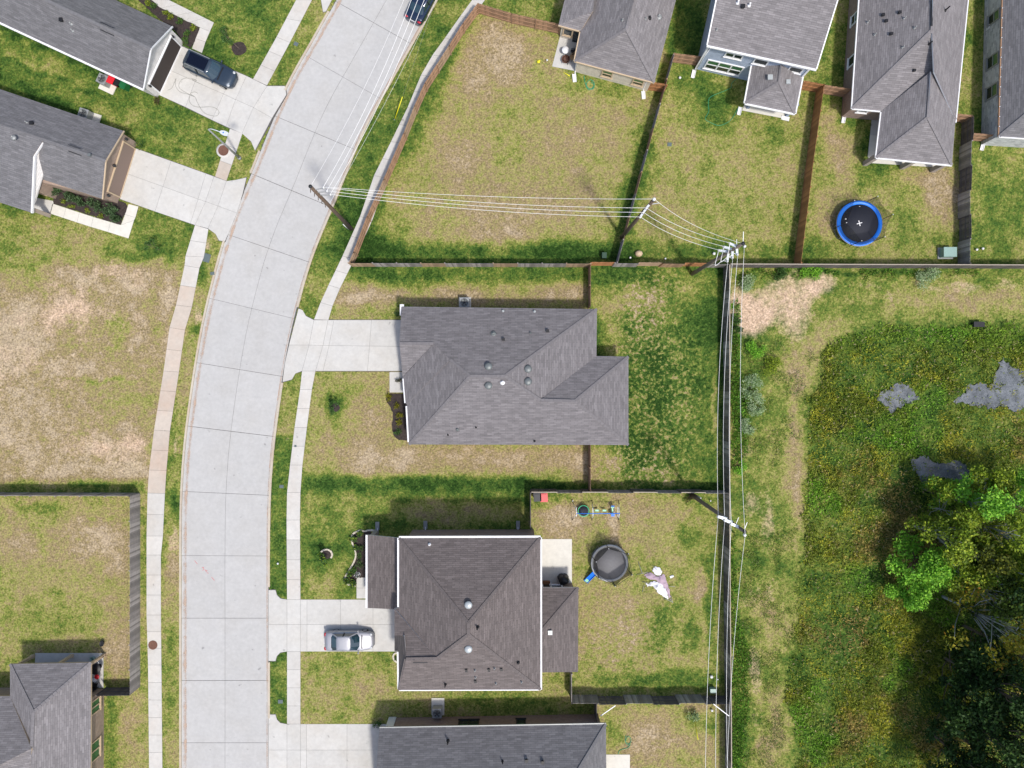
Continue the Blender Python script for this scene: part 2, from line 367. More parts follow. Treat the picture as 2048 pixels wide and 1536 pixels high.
M['dkgreen'] = mat_basic("dark_green_box", (0.03, 0.07, 0.045), 0.5, var=0.1)
M['tan_p'] = mat_basic("tan_plastic", (0.52, 0.40, 0.27), 0.6, var=0.12)
M['rust'] = mat_basic("rusty_iron", (0.17, 0.085, 0.06), 0.8, metal=0.2, var=0.35, scale=9, bump=0.4)
M['lid'] = mat_basic("meter_lid", (0.10, 0.13, 0.13), 0.7, var=0.2)
M['mulch'] = mat_basic("mulch", (0.040, 0.030, 0.027), 0.95, var=0.95, scale=6, bump=1.0)
M['stone_e'] = mat_basic("edging_stone", (0.52, 0.47, 0.38), 0.85, var=0.25, island=0.2)
M['hose'] = mat_basic("green_hose", (0.02, 0.30, 0.16), 0.5, var=0.05)
M['hose_g'] = mat_basic("grey_hose", (0.16, 0.17, 0.15), 0.6, var=0.05)
M['leaf'] = mat_leaf("leaf")
M['bark'] = mat_basic("bark", (0.14, 0.11, 0.085), 0.9, var=0.4, scale=5, bump=0.5)
M['bark_p'] = mat_basic("pale_bark", (0.36, 0.37, 0.38), 0.85, var=0.35, scale=4, bump=0.5)
M['water'] = mat_water("muddy_water")
M['straw_w'] = mat_basic("brown_wicker", (0.30, 0.19, 0.09), 0.7, var=0.2)
M['wood_bx'] = mat_basic("brown_box_wood", (0.20, 0.085, 0.035), 0.7, var=0.2)
M['paint_s'] = mat_basic("silver_paint", (0.34, 0.345, 0.375), 0.42, metal=0.5, var=0.02, coat=0.25)
M['paint_n'] = mat_basic("navy_paint", (0.010, 0.022, 0.055), 0.22, metal=0.3, var=0.02, coat=1.0)
M['paint_g'] = mat_basic("blue_grey_paint", (0.032, 0.050, 0.075), 0.28, metal=0.5, var=0.02, coat=1.0)
M['car_glass'] = mat_basic("car_glass", (0.012, 0.035, 0.05), 0.03, var=0.02, spec=1.0, coat=0.5)
M['sunroof'] = mat_basic("sunroof_glass", (0.004, 0.006, 0.016), 0.15, var=0.02, spec=0.3)
M['rim'] = mat_basic("alloy", (0.45, 0.46, 0.48), 0.3, metal=0.8, var=0.05)
M['lamp_w'] = mat_basic("headlamp", (0.42, 0.44, 0.46), 0.25, var=0.02, spec=0.8)
M['lamp_r'] = mat_basic("tail_lamp", (0.42, 0.015, 0.03), 0.2, var=0.02, spec=0.6)
M['scrawl'] = mat_basic("red_marking_paint", (0.55, 0.10, 0.10), 0.9, var=0.1)

# ---------------------------------------------------------------- numpy noise
nrs = np.random.RandomState(11)
_lat = nrs.rand(256, 256)
def vnoise(x, y):
    xi = np.floor(x).astype(int); yi = np.floor(y).astype(int); fx = x - xi; fy = y - yi
    fx = fx * fx * (3 - 2 * fx); fy = fy * fy * (3 - 2 * fy)
    a = _lat[xi % 256, yi % 256]; b = _lat[(xi + 1) % 256, yi % 256]; c = _lat[xi % 256, (yi + 1) % 256]; d = _lat[(xi + 1) % 256, (yi + 1) % 256]
    return a * (1 - fx) * (1 - fy) + b * fx * (1 - fy) + c * (1 - fx) * fy + d * fx * fy
def fbm(x, y, s, o=4):
    t = 0; a = 0.5; tot = 0
    for k in range(o):
        t = t + a * vnoise(x * s * 2 ** k + 17.3 * k, y * s * 2 ** k + 5.1 * k); tot += a; a *= 0.5
    return t / tot
def inpoly(x, y, poly):
    r = np.zeros(x.shape, bool); n = len(poly)
    for i in range(n):
        x1, y1 = poly[i]; x2, y2 = poly[(i + 1) % n]
        if y1 == y2: continue
        c = ((y1 > y) != (y2 > y)) & (x < (x2 - x1) * (y - y1) / (y2 - y1) + x1); r ^= c
    return r
def pdist(x, y, poly, closed=True):
    d = np.full(x.shape, 1e9); n = len(poly)
    for i in range(n if closed else n - 1):
        x1, y1 = poly[i]; x2, y2 = poly[(i + 1) % n]; dx, dy = x2 - x1, y2 - y1; L = dx * dx + dy * dy + 1e-9
        t = np.clip(((x - x1) * dx + (y - y1) * dy) / L, 0, 1); d = np.minimum(d, np.hypot(x - x1 - t * dx, y - y1 - t * dy))
    return d

# ---------------------------------------------------------------- street layout (photo pixels of ground points)
ROAD_C = catmull([(x, y, 0) for x, y in [(450, 1760), (450, 1550), (450, 1360), (450, 1230), (450, 1104), (452, 985), (462, 862), (488, 689), (518, 560), (546, 471), (588, 369), (647, 226), (706, 118), (749, 42), (805, -58), (850, -140)]], 12)
ROAD_XY = [(p.x, p.y) for p in ROAD_C]
def road_dist(px, py):
    return float(pdist(np.array([px], float), np.array([py], float), ROAD_XY, False)[0])
RW = 90.0                       # half width to the back of the curb
MEADOW = [(1655, 690), (1700, 660), (1800, 648), (1900, 655), (2100, 645), (2300, 640), (2300, 1760), (1590, 1760), (1592, 1480), (1575, 1400), (1568, 1340), (1592, 1290), (1604, 1130), (1612, 950), (1625, 800)]
PONDS = [[(1752, 800), (1765, 782), (1782, 775), (1795, 766), (1815, 770), (1830, 782), (1838, 796), (1822, 806), (1800, 815), (1778, 826), (1770, 812)],
         [(1902, 805), (1925, 790), (1940, 770), (1962, 765), (1978, 778), (1990, 745), (2006, 712), (2024, 735), (2048, 742), (2090, 760), (2090, 800), (2050, 812), (2030, 826), (2005, 812), (1985, 818), (1965, 815), (1935, 808)],
         [(1820, 920), (1838, 913), (1858, 915), (1880, 928), (1905, 922), (1930, 925), (1940, 945), (1928, 972), (1905, 960), (1880, 955), (1850, 970), (1832, 945)]]

# ---------------------------------------------------------------- ground sheet
def make_ground():
    core_x = np.arange(-160, 2210, 4.0); core_y = np.arange(-160, 1700, 4.0)
    ext = np.array([60, 180, 500, 1500, 5000, 20000])
    gx = np.concatenate([core_x[0] - ext[::-1], core_x, core_x[-1] + ext]); gy = np.concatenate([core_y[0] - ext[::-1], core_y, core_y[-1] + ext])
    X, Y = np.meshgrid(gx, gy); nx, ny = len(gx), len(gy)
    warp_x = X + (fbm(X, Y, 0.03) - 0.5) * 34; warp_y = Y + (fbm(X + 900, Y, 0.03) - 0.5) * 34
    dry = np.full(X.shape, 0.42); soil = np.zeros(X.shape); spot = np.zeros(X.shape)
    F = {'d': dry, 's': soil, 'p': spot}
    def area(f, poly, val, feather=6, wob=0.0):
        ax_, ay_ = X + (warp_x - X) * wob, Y + (warp_y - Y) * wob
        ins = inpoly(ax_, ay_, poly); d = pdist(ax_, ay_, poly) * np.where(ins, 1, -1)
        wgt = np.clip(0.5 + d / (2 * feather), 0, 1); F[f][...] = F[f] * (1 - wgt) + val * wgt
    def blob(f, x, y, rx, ry, dv, ang=0.0, hard=1.5):
        c, s_ = math.cos(R(ang)), math.sin(R(ang)); u = ((warp_x - x) * c + (warp_y - y) * s_) / rx; v = (-(warp_x - x) * s_ + (warp_y - y) * c) / ry
        F[f][...] += dv * np.exp(-((u * u + v * v) ** hard))
    # left side
    area('d', [(-200, -200), (660, -200), (600, 0), (500, 300), (380, 540), (-200, 540)], 0.29, 22, 1.0)
    area('d', [(-200, 524), (380, 528), (300, 990), (-200, 990)], 0.87, 20, 1.3)
    area('d', [(-200, 990), (275, 990), (275, 1380), (205, 1380), (205, 1800), (-200, 1800)], 0.56, 6)
    area('d', [(205, 1380), (300, 1380), (300, 1800), (205, 1800)], 0.50, 6)
    area('d', [(-200, 960), (290, 960), (290, 990), (-200, 990)], 0.36, 8)
    # verges beside the road
    area('d', [(330, 985), (360, 985), (360, 1800), (325, 1800)], 0.50, 4)
    area('d', [(395, 540), (430, 540), (360, 985), (335, 985)], 0.46, 4)
    area('d', [(540, 870), (585, 870), (575, 1800), (540, 1800)], 0.20, 4)
    area('d', [(870, -100), (960, -40), (820, 220), (700, 500), (640, 640), (600, 640), (640, 480), (760, 200)], 0.30, 5)
    # centre and right yards
    area('d', [(955, 30), (1345, 110), (1235, 530), (708, 525)], 0.58, 5)
    area('d', [(955, 30), (1118, 66), (1120, -200), (980, -200)], 0.40, 5)
    area('d', [(1345, 110), (1640, 175), (1590, 530), (1235, 530)], 0.50, 5)
    area('d', [(1640, 175), (1945, 230), (1920, 530), (1590, 530)], 0.45, 5)
    area('d', [(1945, 200), (2300, 200), (2300, 530), (1920, 530)], 0.36, 6)
    area('d', [(1300, -200), (1420, -200), (1400, 125), (1340, 120)], 0.22, 8)
    area('d', [(1640, 175), (1720, -200), (1660, -200)], 0.34, 8)
    area('d', [(1905, 240), (1960, -200), (1935, -200)], 0.34, 8)
    area('d', [(690, 530), (1178, 530), (1178, 985), (600, 985), (620, 760)], 0.52, 6)
    area('d', [(690, 530), (1178, 530), (1178, 560), (670, 570)], 0.30, 10)
    area('d', [(1178, 530), (1450, 530), (1450, 985), (1178, 985)], 0.13, 5)
    area('d', [(600, 982), (1060, 982), (1060, 1062), (735, 1062), (735, 1200), (600, 1200)], 0.29, 6)
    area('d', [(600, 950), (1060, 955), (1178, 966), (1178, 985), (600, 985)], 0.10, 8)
    area('d', [(600, 1300), (1140, 1300), (1140, 1450), (600, 1450)], 0.47, 6)
    area('d', [(1060, 985), (1450, 985), (1450, 1400), (1060, 1400)], 0.53, 5)
    area('d', [(1190, 1405), (1452, 1405), (1452, 1800), (1190, 1800)], 0.60, 5)
    # strip behind the back fences and the wet meadow
    area('d', [(1455, 532), (2300, 532), (2300, 700), (1640, 700), (1600, 1800), (1455, 1800)], 0.42, 6)
    area('d', MEADOW, 0.22, 14)
    # patches
    for b in [('d', 985, 120, 60, 80, .25), ('d', 1060, 100, 60, 50, .15), ('d', 930, 320, 70, 60, .16), ('d', 1010, 420, 110, 50, .14), ('d', 1230, 150, 90, 45, -.22), ('d', 850, 230, 25, 90, -.18, 28),
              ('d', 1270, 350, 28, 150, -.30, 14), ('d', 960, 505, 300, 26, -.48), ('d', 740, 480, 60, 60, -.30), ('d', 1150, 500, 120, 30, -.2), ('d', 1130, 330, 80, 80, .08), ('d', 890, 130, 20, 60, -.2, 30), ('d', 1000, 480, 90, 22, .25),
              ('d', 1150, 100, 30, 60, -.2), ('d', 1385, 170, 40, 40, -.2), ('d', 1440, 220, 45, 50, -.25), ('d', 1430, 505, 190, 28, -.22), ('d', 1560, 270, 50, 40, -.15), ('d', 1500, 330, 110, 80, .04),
              ('d', 1685, 300, 40, 70, .42), ('d', 1660, 430, 40, 50, .22), ('d', 1880, 390, 38, 60, .42), ('d', 1830, 350, 50, 22, .12), ('d', 1740, 310, 60, 45, -.28), ('d', 1830, 480, 60, 40, -.12), ('d', 1700, 240, 25, 30, -.3), ('d', 1650, 500, 50, 30, -.1),
              ('d', 2010, 330, 50, 40, .10), ('d', 1990, 420, 40, 60, -.06),
              ('d', 720, 585, 60, 24, .22), ('d', 860, 595, 200, 16, .26), ('d', 1110, 590, 70, 22, .30), ('d', 950, 552, 240, 16, -.10), ('d', 700, 860, 80, 70, .16), ('d', 740, 780, 50, 50, -.03), ('d', 670, 815, 22, 30, -.45),
              ('d', 760, 925, 110, 34, .26), ('d', 1040, 918, 170, 26, .36), ('d', 870, 905, 60, 20, .05), ('d', 800, 925, 20, 20, .2), ('d', 640, 900, 40, 40, .1),
              ('d', 1225, 690, 22, 60, .32), ('d', 1205, 610, 26, 40, .38), ('d', 1265, 600, 55, 34, .36), ('d', 1395, 570, 60, 30, .20), ('p', 1320, 780, 95, 190, .62), ('p', 1280, 640, 50, 70, .45), ('p', 1270, 930, 90, 45, .55), ('d', 1205, 920, 30, 45, .34), ('d', 1310, 960, 100, 18, .20),
              ('p', 1300, 570, 60, 40, .4), ('d', 1432, 830, 6, 120, .35), ('d', 1320, 815, 22, 22, -.15), ('d', 1280, 900, 30, 30, -.2),
              ('d', 920, 1028, 150, 24, .34), ('d', 800, 1000, 120, 14, .12), ('d', 110, 155, 130, 5, -.2, 22), ('d', 90, 95, 130, 7, -.15, 24), ('d', 120, 190, 120, 9, .14, 22), ('d', 60, 125, 90, 8, .12, 24), ('d', 690, 1030, 90, 40, .04), ('d', 640, 1170, 40, 30, .15), ('d', 720, 1390, 80, 40, .10), ('d', 640, 1420, 50, 30, .08), ('d', 625, 1340, 16, 16, -.2), ('d', 790, 1330, 60, 30, -.06), ('d', 1000, 1405, 200, 20, -.10),
              ('d', 640, 1110, 22, 30, -.2),
              ('d', 1130, 1050, 55, 34, .36), ('p', 1130, 1030, 50, 40, .3), ('d', 1228, 1055, 12, 40, .35), ('d', 1300, 1020, 110, 28, .12), ('d', 1100, 1000, 60, 16, -.30), ('d', 1400, 1000, 60, 24, -.22), ('d', 1350, 1080, 70, 40, .10), ('d', 1372, 1082, 22, 24, -.26, 40),
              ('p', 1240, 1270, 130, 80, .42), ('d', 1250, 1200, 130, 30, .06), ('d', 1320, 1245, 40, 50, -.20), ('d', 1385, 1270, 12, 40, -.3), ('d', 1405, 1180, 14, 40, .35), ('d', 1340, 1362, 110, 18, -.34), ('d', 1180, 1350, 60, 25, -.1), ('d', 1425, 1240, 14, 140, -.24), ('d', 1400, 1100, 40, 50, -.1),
              ('d', 1290, 1450, 40, 30, .26), ('d', 1310, 1490, 60, 30, .12), ('d', 1400, 1440, 40, 24, -.2), ('d', 1220, 1480, 26, 30, -.2), ('d', 1400, 1520, 30, 40, .1),
              ('d', 100, 580, 200, 30, -.10), ('d', 60, 540, 60, 20, -.2), ('s', 110, 610, 60, 50, .42), ('s', 290, 560, 40, 36, .36), ('s', 170, 620, 50, 30, .38), ('s', 220, 545, 40, 16, .35), ('s', 250, 900, 55, 40, .40), ('s', 120, 890, 110, 30, .30), ('s', 20, 720, 40, 50, .30), ('s', 270, 885, 30, 14, .3), ('s', 60, 650, 50, 24, .2), ('s', 150, 740, 160, 120, .12),
              ('d', 220, 650, 70, 60, -.12), ('d', 210, 800, 90, 50, -.22), ('d', 170, 690, 80, 40, -.10), ('d', 300, 800, 20, 100, -.16), ('d', 310, 640, 18, 60, -.24), ('d', 190, 757, 90, 5, -.3),
              ('d', 190, 1080, 70, 44, .26), ('d', 235, 1110, 30, 70, .24), ('d', 40, 1090, 60, 40, .18), ('d', 80, 1010, 60, 14, -.25), ('d', 90, 1240, 90, 40, -.14), ('d', 235, 1300, 30, 60, .26), ('d', 215, 1350, 14, 40, -.22), ('d', 260, 1440, 18, 60, .16), ('d', 220, 1470, 16, 100, -.24), ('p', 190, 1060, 60, 30, .2),
              ('d', 345, 1130, 14, 60, .30), ('s', 347, 1080, 13, 26, .75), ('d', 345, 1340, 14, 100, -.16), ('d', 345, 1010, 14, 30, -.3), ('s', 350, 900, 10, 26, .55), ('s', 392, 630, 10, 24, .7), ('d', 400, 545, 14, 20, -.2), ('s', 420, 490, 10, 12, .7), ('d', 370, 760, 12, 70, .14), ('d', 385, 660, 8, 12, -.3),
              ('d', 60, 180, 160, 14, -.20, 26), ('d', 150, 120, 200, 12, -.14, 25), ('d', 60, 120, 120, 18, .12, 25), ('d', 380, 250, 60, 30, .08), ('d', 250, 240, 60, 20, .10), ('d', 350, 230, 50, 20, -.10), ('d', 100, 475, 220, 45, .26), ('d', 320, 490, 40, 26, -.08), ('d', 450, 100, 50, 50, -.04), ('d', 560, 110, 30, 60, -.04), ('d', 545, 20, 60, 30, -.12), ('d', 590, 60, 40, 60, .04),
              ('d', 815, 120, 30, 40, .14, 30), ('d', 700, 390, 30, 60, -.12), ('d', 640, 560, 20, 60, .10), ('d', 745, 260, 20, 60, -.05), ('s', 570, 875, 8, 8, .5),
              ('s', 1555, 600, 95, 50, .78, -20), ('s', 1500, 640, 44, 36, .72), ('s', 1600, 650, 30, 40, .55), ('s', 1640, 575, 34, 22, .6, -30), ('d', 1560, 560, 60, 14, -.10), ('s', 1480, 600, 16, 30, .5),
              ('s', 1740, 570, 60, 16, .36), ('s', 1860, 580, 20, 10, .55), ('s', 1930, 575, 50, 12, .6, -12), ('s', 2020, 575, 40, 16, .5), ('d', 1960, 605, 100, 20, .30), ('d', 1800, 600, 140, 24, .10), ('d', 1640, 680, 60, 24, .22, -35), ('d', 1600, 740, 40, 60, .22), ('d', 1700, 545, 200, 8, -.3), ('s', 1785, 590, 12, 8, .5),
              ('d', 1590, 870, 18, 140, .30), ('s', 1530, 1040, 20, 70, .52), ('s', 1495, 1010, 18, 30, .5), ('d', 1600, 1000, 12, 60, .3), ('s', 1500, 1190, 30, 30, .4), ('s', 1510, 1340, 16, 50, .62), ('d', 1530, 1250, 20, 80, .2), ('s', 1540, 1190, 16, 60, .36), ('d', 1500, 1120, 40, 30, -.16), ('d', 1540, 1500, 30, 60, .22), ('s', 1515, 1440, 16, 40, .34), ('d', 1555, 1420, 16, 60, .25), ('d', 1540, 900, 30, 60, .05), ('d', 1490, 750, 40, 120, -.2), ('s', 1500, 905, 18, 14, .5), ('d', 1480, 1480, 20, 80, -.2), ('d', 1500, 1270, 30, 40, -.2),
              ('s', 215, 530, 160, 8, .2)]:
        blob(*b)
    big = fbm(X, Y, 0.012, 4); mid = fbm(X + 300, Y + 700, 0.05, 3)
    dry += (big - 0.5) * 0.32 + (mid - 0.5) * 0.34
    lot = inpoly(X, Y, [(-200, 530), (375, 530), (298, 985), (-200, 965)])
    dry += np.where(lot, (fbm(X + 50, Y + 90, 0.035, 4) - 0.45) * 0.5, 0); soil += np.where(lot, np.clip((fbm(X, Y + 400, 0.03, 4) - 0.42) * 1.0, 0, 0.4), 0)
    beyond = np.clip((X - 2150) / 100, 0, 1); dry[...] = np.clip(dry, 0.0, 1.05); soil[...] = np.clip(soil, 0, 1)
    rd = pdist(X, Y, ROAD_XY, False)
    k = (CH - 0.1) / FP
    Z = np.where(rd < RW - 0.3, -0.06, GZ)
    wx = (X - 1024) * k; wy = (768 - Y) * k
    for pd in PONDS:
        ins = inpoly(warp_x * .5 + X * .5, warp_y * .5 + Y * .5, pd); Z = np.where(ins, GZ - 0.12, Z)
    Z = np.where((X < -160) | (X > 2206) | (Y < -160) | (Y > 1696), np.where(rd < RW, Z, GZ), Z)
    co = np.stack([wx, wy, Z], -1).reshape(-1, 3).astype(np.float32)
    idx = np.arange(nx * ny).reshape(ny, nx)
    q = np.stack([idx[1:, :-1], idx[1:, 1:], idx[:-1, 1:], idx[:-1, :-1]], -1).reshape(-1, 4)
    me = bpy.data.meshes.new("ground"); me.vertices.add(len(co)); me.vertices.foreach_set("co", co.ravel())
    me.loops.add(q.size); me.loops.foreach_set("vertex_index", q.ravel().astype(np.int32))
    me.polygons.add(len(q)); me.polygons.foreach_set("loop_start", np.arange(0, q.size, 4, dtype=np.int32)); me.polygons.foreach_set("loop_total", np.full(len(q), 4, np.int32))
    me.update(calc_edges=True); me.validate()
    for nm, arr in (("dry", dry), ("soil", soil), ("spot", spot)):
        a = me.attributes.new(nm, 'FLOAT', 'POINT'); a.data.foreach_set("value", arr.ravel().astype(np.float32))
    me.materials.append(M['ground'])
    o = bpy.data.objects.new("ground", me); COL.objects.link(o); tag(o, "patchy lawns, dry lots and bare clay across the whole neighbourhood", "ground", kind="structure")
make_ground()

# ---------------------------------------------------------------- road slabs, curbs
def frame_along(pts):
    out = []
    for i, p in enumerate(pts):
        d = pts[min(i + 1, len(pts) - 1)] - pts[max(i - 1, 0)]; d.normalize(); out.append((p, Vector((-d.y, d.x, 0))))
    return out
road_fine = resample(ROAD_C, step=12.5)
rf = frame_along(road_fine)          # pixel space; normal points to the left of travel (upwards = right side of the photo?)
def strip(mb, i0, i1, o0, o1, z0, z1, gap=0.0):
    a = [rf[i][0] + rf[i][1] * o0 for i in range(i0, i1 + 1)]; b = [rf[i][0] + rf[i][1] * o1 for i in range(i0, i1 + 1)]
    pts = a + b[::-1]
    wp = [P(p.x, p.y) for p in pts]
    if gap:
        n = len(a); d0 = (wp[1] - wp[0]).normalized() * gap; d1 = (wp[n - 2] - wp[n - 1]).normalized() * gap
        wp[0] += d0; wp[-1] += d0; wp[n - 1] += d1; wp[n] += d1
    mb.prism([(p.x, p.y) for p in wp], z0, z1)
base = MB()
for i in range(0, len(rf) - 1, 8): strip(base, i, min(i + 8, len(rf) - 1), -RW + 1, RW - 1, -0.055, -0.02)
road = base.build("road", M['joint']); tag(road, "curving pale concrete residential street with slab joints", "road", kind="structure")
start = 0
# align the joints with the one seen at y = 857
ib = min(range(len(rf)), key=lambda i: abs(rf[i][0].y - 859)); cuts = [i for i in range(ib % 10, len(rf), 10)]
if cuts[0] > 0: cuts = [0] + cuts
if cuts[-1] < len(rf) - 1: cuts.append(len(rf) - 1)
JB = {ib % 10 + 10 * k for k in range(99)}
for a, b in zip(cuts, cuts[1:]):
    bold = abs(a - ib) % 40 == 0 or abs(b - ib) % 40 == 0
    for o0, o1 in ((-RW + 3.4, -0.25), (0.25, RW - 3.4)):
        mb = MB(); strip(mb, a, b, o0, o1, -0.05, 0.0, 0.022 if bold else 0.013); mb.build("slab", M['road'], road)
left_gap = [(350, 486), (183, 302), (-200, 24)]; right_gap = [(616, 764), (1178, 1323), (1432, 1800)]
for side, gaps in ((-1, left_gap), (1, right_gap)):
    for i in range(0, len(rf) - 1, 4):
        e = min(i + 4, len(rf) - 1); q = rf[(i + e) // 2]; s_ = side
        e0 = q[0] + q[1] * (RW * s_)
        # which side of the photo is this edge on?
        lft = e0.x < q[0].x; gp = left_gap if lft else right_gap
        runs = []
        for j in range(i, e):
            m_ = (rf[j][0] + rf[j + 1][0]) / 2 + rf[j][1] * (RW * s_)
            if not any(lo < m_.y < hi for lo, hi in gp): runs.append(j)
        k = 0
        while k < len(runs):
            k2 = k
            while k2 + 1 < len(runs) and runs[k2 + 1] == runs[k2] + 1: k2 += 1
            mb = MB(); strip(mb, runs[k], runs[k2] + 1, s_ * (RW - 3.3), s_ * (RW + 0.6), -0.05, 0.115, 0.008); mb.build("curb", M['curb'], road); k = k2 + 1
# clay washed into the gutters
for s_, w0, w1 in ((-1, RW - 14, RW - 3.4), (1, RW - 7, RW - 3.4)):
    mb = MB()
    for i in range(len(rf) - 1):
        q = [rf[i][0] + rf[i][1] * s_ * w0, rf[i][0] + rf[i][1] * s_ * w1, rf[i + 1][0] + rf[i + 1][1] * s_ * w1, rf[i + 1][0] + rf[i + 1][1] * s_ * w0]
        pts = [P(p.x, p.y, 0) + Vector((0, 0, 0.004)) for p in q]; uv = [(0, 0), (1, 0), (1, 1), (0, 1)]
        if (pts[1] - pts[0]).cross(pts[2] - pts[0]).z < 0: pts = pts[::-1]; uv = uv[::-1]
        mb.face(pts, 0, uv)
    mb.build("gutter_silt", M['silt'], road)

# ---------------------------------------------------------------- sidewalks, driveways, walks, patios
def zpave(p):
    return 0.11
def shrink(pts, g):
    c = sum((Vector(p) for p in pts), Vector((0, 0, 0))) / len(pts); out = []
    n = len(pts)
    for i in range(n):
        p = Vector(pts[i]); a = (Vector(pts[i - 1]) - p).normalized(); b = (Vector(pts[(i + 1) % n]) - p).normalized()
        d = a + b
        if d.length < 0.12: d = c - p; d = d.normalized() * g
        else:
            d = d.normalized() * g * 1.3
            if d.dot(c - p) < 0: d = -d
        out.append(p + d)
    return out
def slab_poly(pxs, parent, mat, g=0.010, name="slab"):
    pts = [P(x, y, 0.1) for x, y in pxs]
    pts = shrink(pts, g); mb = MB(); mb.prism([(p.x, p.y) for p in pts], 0.0, 0.11, zf=zpave)
    return mb.build(name, mat, parent)
def base_poly(name, pxs, label, cat):
    mb = MB(); mb.prism([tuple(G(x, y).xy) for x, y in pxs], -0.02, 0.098, zf=lambda p: zpave(p) - 0.014)
    o = mb.build(name, M['joint']); return tag(o, label, cat, kind="structure")
def walk_ribbon(name, edges, step, label, mats):
    """edges: list of ((xl,yl),(xr,yr))"""
    lp = [Vector((a[0], a[1], 0)) for a, b in edges]; rp = [Vector((b[0], b[1], 0)) for a, b in edges]
    L = []; Rr = []
    for i in range(len(lp) - 1):
        n = max(1, round(((lp[i + 1] - lp[i]).length + (rp[i + 1] - rp[i]).length) / 2 / step))
        for k in range(n): L.append(lp[i].lerp(lp[i + 1], k / n)); Rr.append(rp[i].lerp(rp[i + 1], k / n))
    L.append(lp[-1]); Rr.append(rp[-1])
    mb = MB()
    for i in range(len(L) - 1):
        mb.prism([tuple(G(p.x, p.y).xy) for p in (L[i], Rr[i], Rr[i + 1], L[i + 1])], -0.02, 0.097)
    root = mb.build(name, M['joint']); tag(root, label, "sidewalk", kind="structure")
    for i in range(len(L) - 1):
        y = (L[i].y + Rr[i].y) / 2
        slab_poly([(p.x, p.y) for p in (L[i], Rr[i], Rr[i + 1], L[i + 1])], root, mats(y), 0.012)
    return root
walk_ribbon("sidewalk", [((946, -60), (974, -60)), ((944, 0), (970, 0)), ((920, 33), (943, 36)), ((889, 77), (909, 80)), ((865, 110), (887, 113)), ((842, 150), (864, 154)), ((815, 215), (838, 219)), ((782, 283), (805, 287)), ((748, 351), (774, 356)), ((720, 433), (745, 440)), ((685, 512), (709, 518)), ((657, 570), (680, 577)), ((641, 605), (665, 612)), ((628, 639), (657, 640))], 37,
            "pale sidewalk beside the cedar fence on the right of the street", lambda y: M['walk'])
walk_ribbon("sidewalk", [((604, 742), (631, 742)), ((600, 779), (624, 779)), ((589, 855), (614, 855)), ((580, 930), (605, 930)), ((574, 985), (601, 985)), ((573, 1040), (600, 1040)), ((574, 1199), (601, 1199))], 37,
            "pale sidewalk between the middle driveway and the silver car's driveway", lambda y: M['walk'])
walk_ribbon("sidewalk", [((574, 1303), (601, 1303)), ((574, 1448), (601, 1448))], 36, "short sidewalk stretch between the two lowest driveways on the right", lambda y: M['walk'])
walk_ribbon("sidewalk", [((620, -60), (652, -60)), ((592, 0), (624, 0)), ((553, 74), (580, 85)), ((506, 158), (534, 171))], 37, "pale sidewalk left of the street above the blue-grey vehicle's driveway", lambda y: M['walk'])
walk_ribbon("sidewalk", [((460, 257), (485, 267)), ((430, 353), (453, 362))], 32, "short sidewalk stretch with round manhole beside the street lamp", lambda y: M['walk_tan'] if y > 310 else M['walk'])
walk_ribbon("sidewalk", [((390, 450), (417, 458)), ((371, 512), (408, 514)), ((369, 531), (399, 536)), ((352, 610), (384, 614)), ((339, 655), (370, 660)), ((327, 742), (358, 744)), ((308, 860), (340, 862)), ((298, 940), (333, 941)), ((295, 986), (330, 987)), ((293, 1072), (326, 1072)), ((293, 1110), (322, 1110)), ((293, 1230), (322, 1230)), ((296, 1330), (323, 1330)), ((298, 1540), (325, 1540)), ((298, 1640), (325, 1640))], 37,
            "long sidewalk left of the street, silt-stained above and white below", lambda y: M['walk_tan'] if 536 < y < 985 else M['walk'])
# driveways: base polygon + slabs
d1 = base_poly("driveway", [(597, 616), (606, 622), (613, 632), (629, 639), (806, 639), (806, 743), (604, 743), (590, 748), (584, 760), (565, 765), (573, 715), (585, 665)], "two-slab-wide concrete driveway of the middle house, empty", "driveway")
for q in ([(597, 617), (605, 620), (612, 632), (628, 640), (618, 690), (578, 690), (587, 655)], [(578, 690), (618, 690), (604, 742), (591, 747), (584, 759), (565, 764), (570, 725)],
          [(628, 640), (656, 640), (646, 691), (618, 690)], [(618, 690), (646, 691), (631, 742), (604, 742)], [(656, 640), (668, 640), (658, 691), (646, 691)], [(646, 691), (658, 691), (646, 742), (631, 742)],
          [(668, 640), (743, 640), (739, 692), (658, 691)], [(658, 691), (739, 692), (735, 742), (646, 742)], [(743, 640), (806, 640), (806, 693), (739, 692)], [(739, 692), (806, 693), (806, 742), (735, 742)]):
    slab_poly(q, d1, M['drive'])
def drive_rect(name_label, ytop, ymid, ybot, xs, xend, flare_t=True, flare_b=True):
    b = [(537, ytop - 20), (552, ytop - 20), (554, ytop - 10), (561, ytop - 3), (574, ytop), (xend, ytop), (xend, ybot), (574, ybot)]
    b += [(561, ybot + 3), (554, ybot + 10), (552, ybot + 20), (537, ybot + 20)]
    d = base_poly("driveway", b, name_label, "driveway")
    slab_poly([(537, ytop - 19), (551, ytop - 19), (554, ytop - 9), (561, ytop - 2), (574, ytop), (574, ymid), (537, ymid)], d, M['drive'])
    slab_poly([(537, ymid), (574, ymid), (574, ybot), (561, ybot + 2), (554, ybot + 9), (551, ybot + 19), (537, ybot + 19)], d, M['drive'])
    X = [574] + xs + [xend]
    for a, b_ in zip(X, X[1:]):
        slab_poly([(a, ytop), (b_, ytop), (b_, ymid), (a, ymid)], d, M['drive']); slab_poly([(a, ymid), (b_, ymid), (b_, ybot), (a, ybot)], d, M['drive'])
    return d
drive_rect("concrete driveway with the silver sedan parked on it", 1199, 1249, 1303, [601, 614, 681, 746], 796)
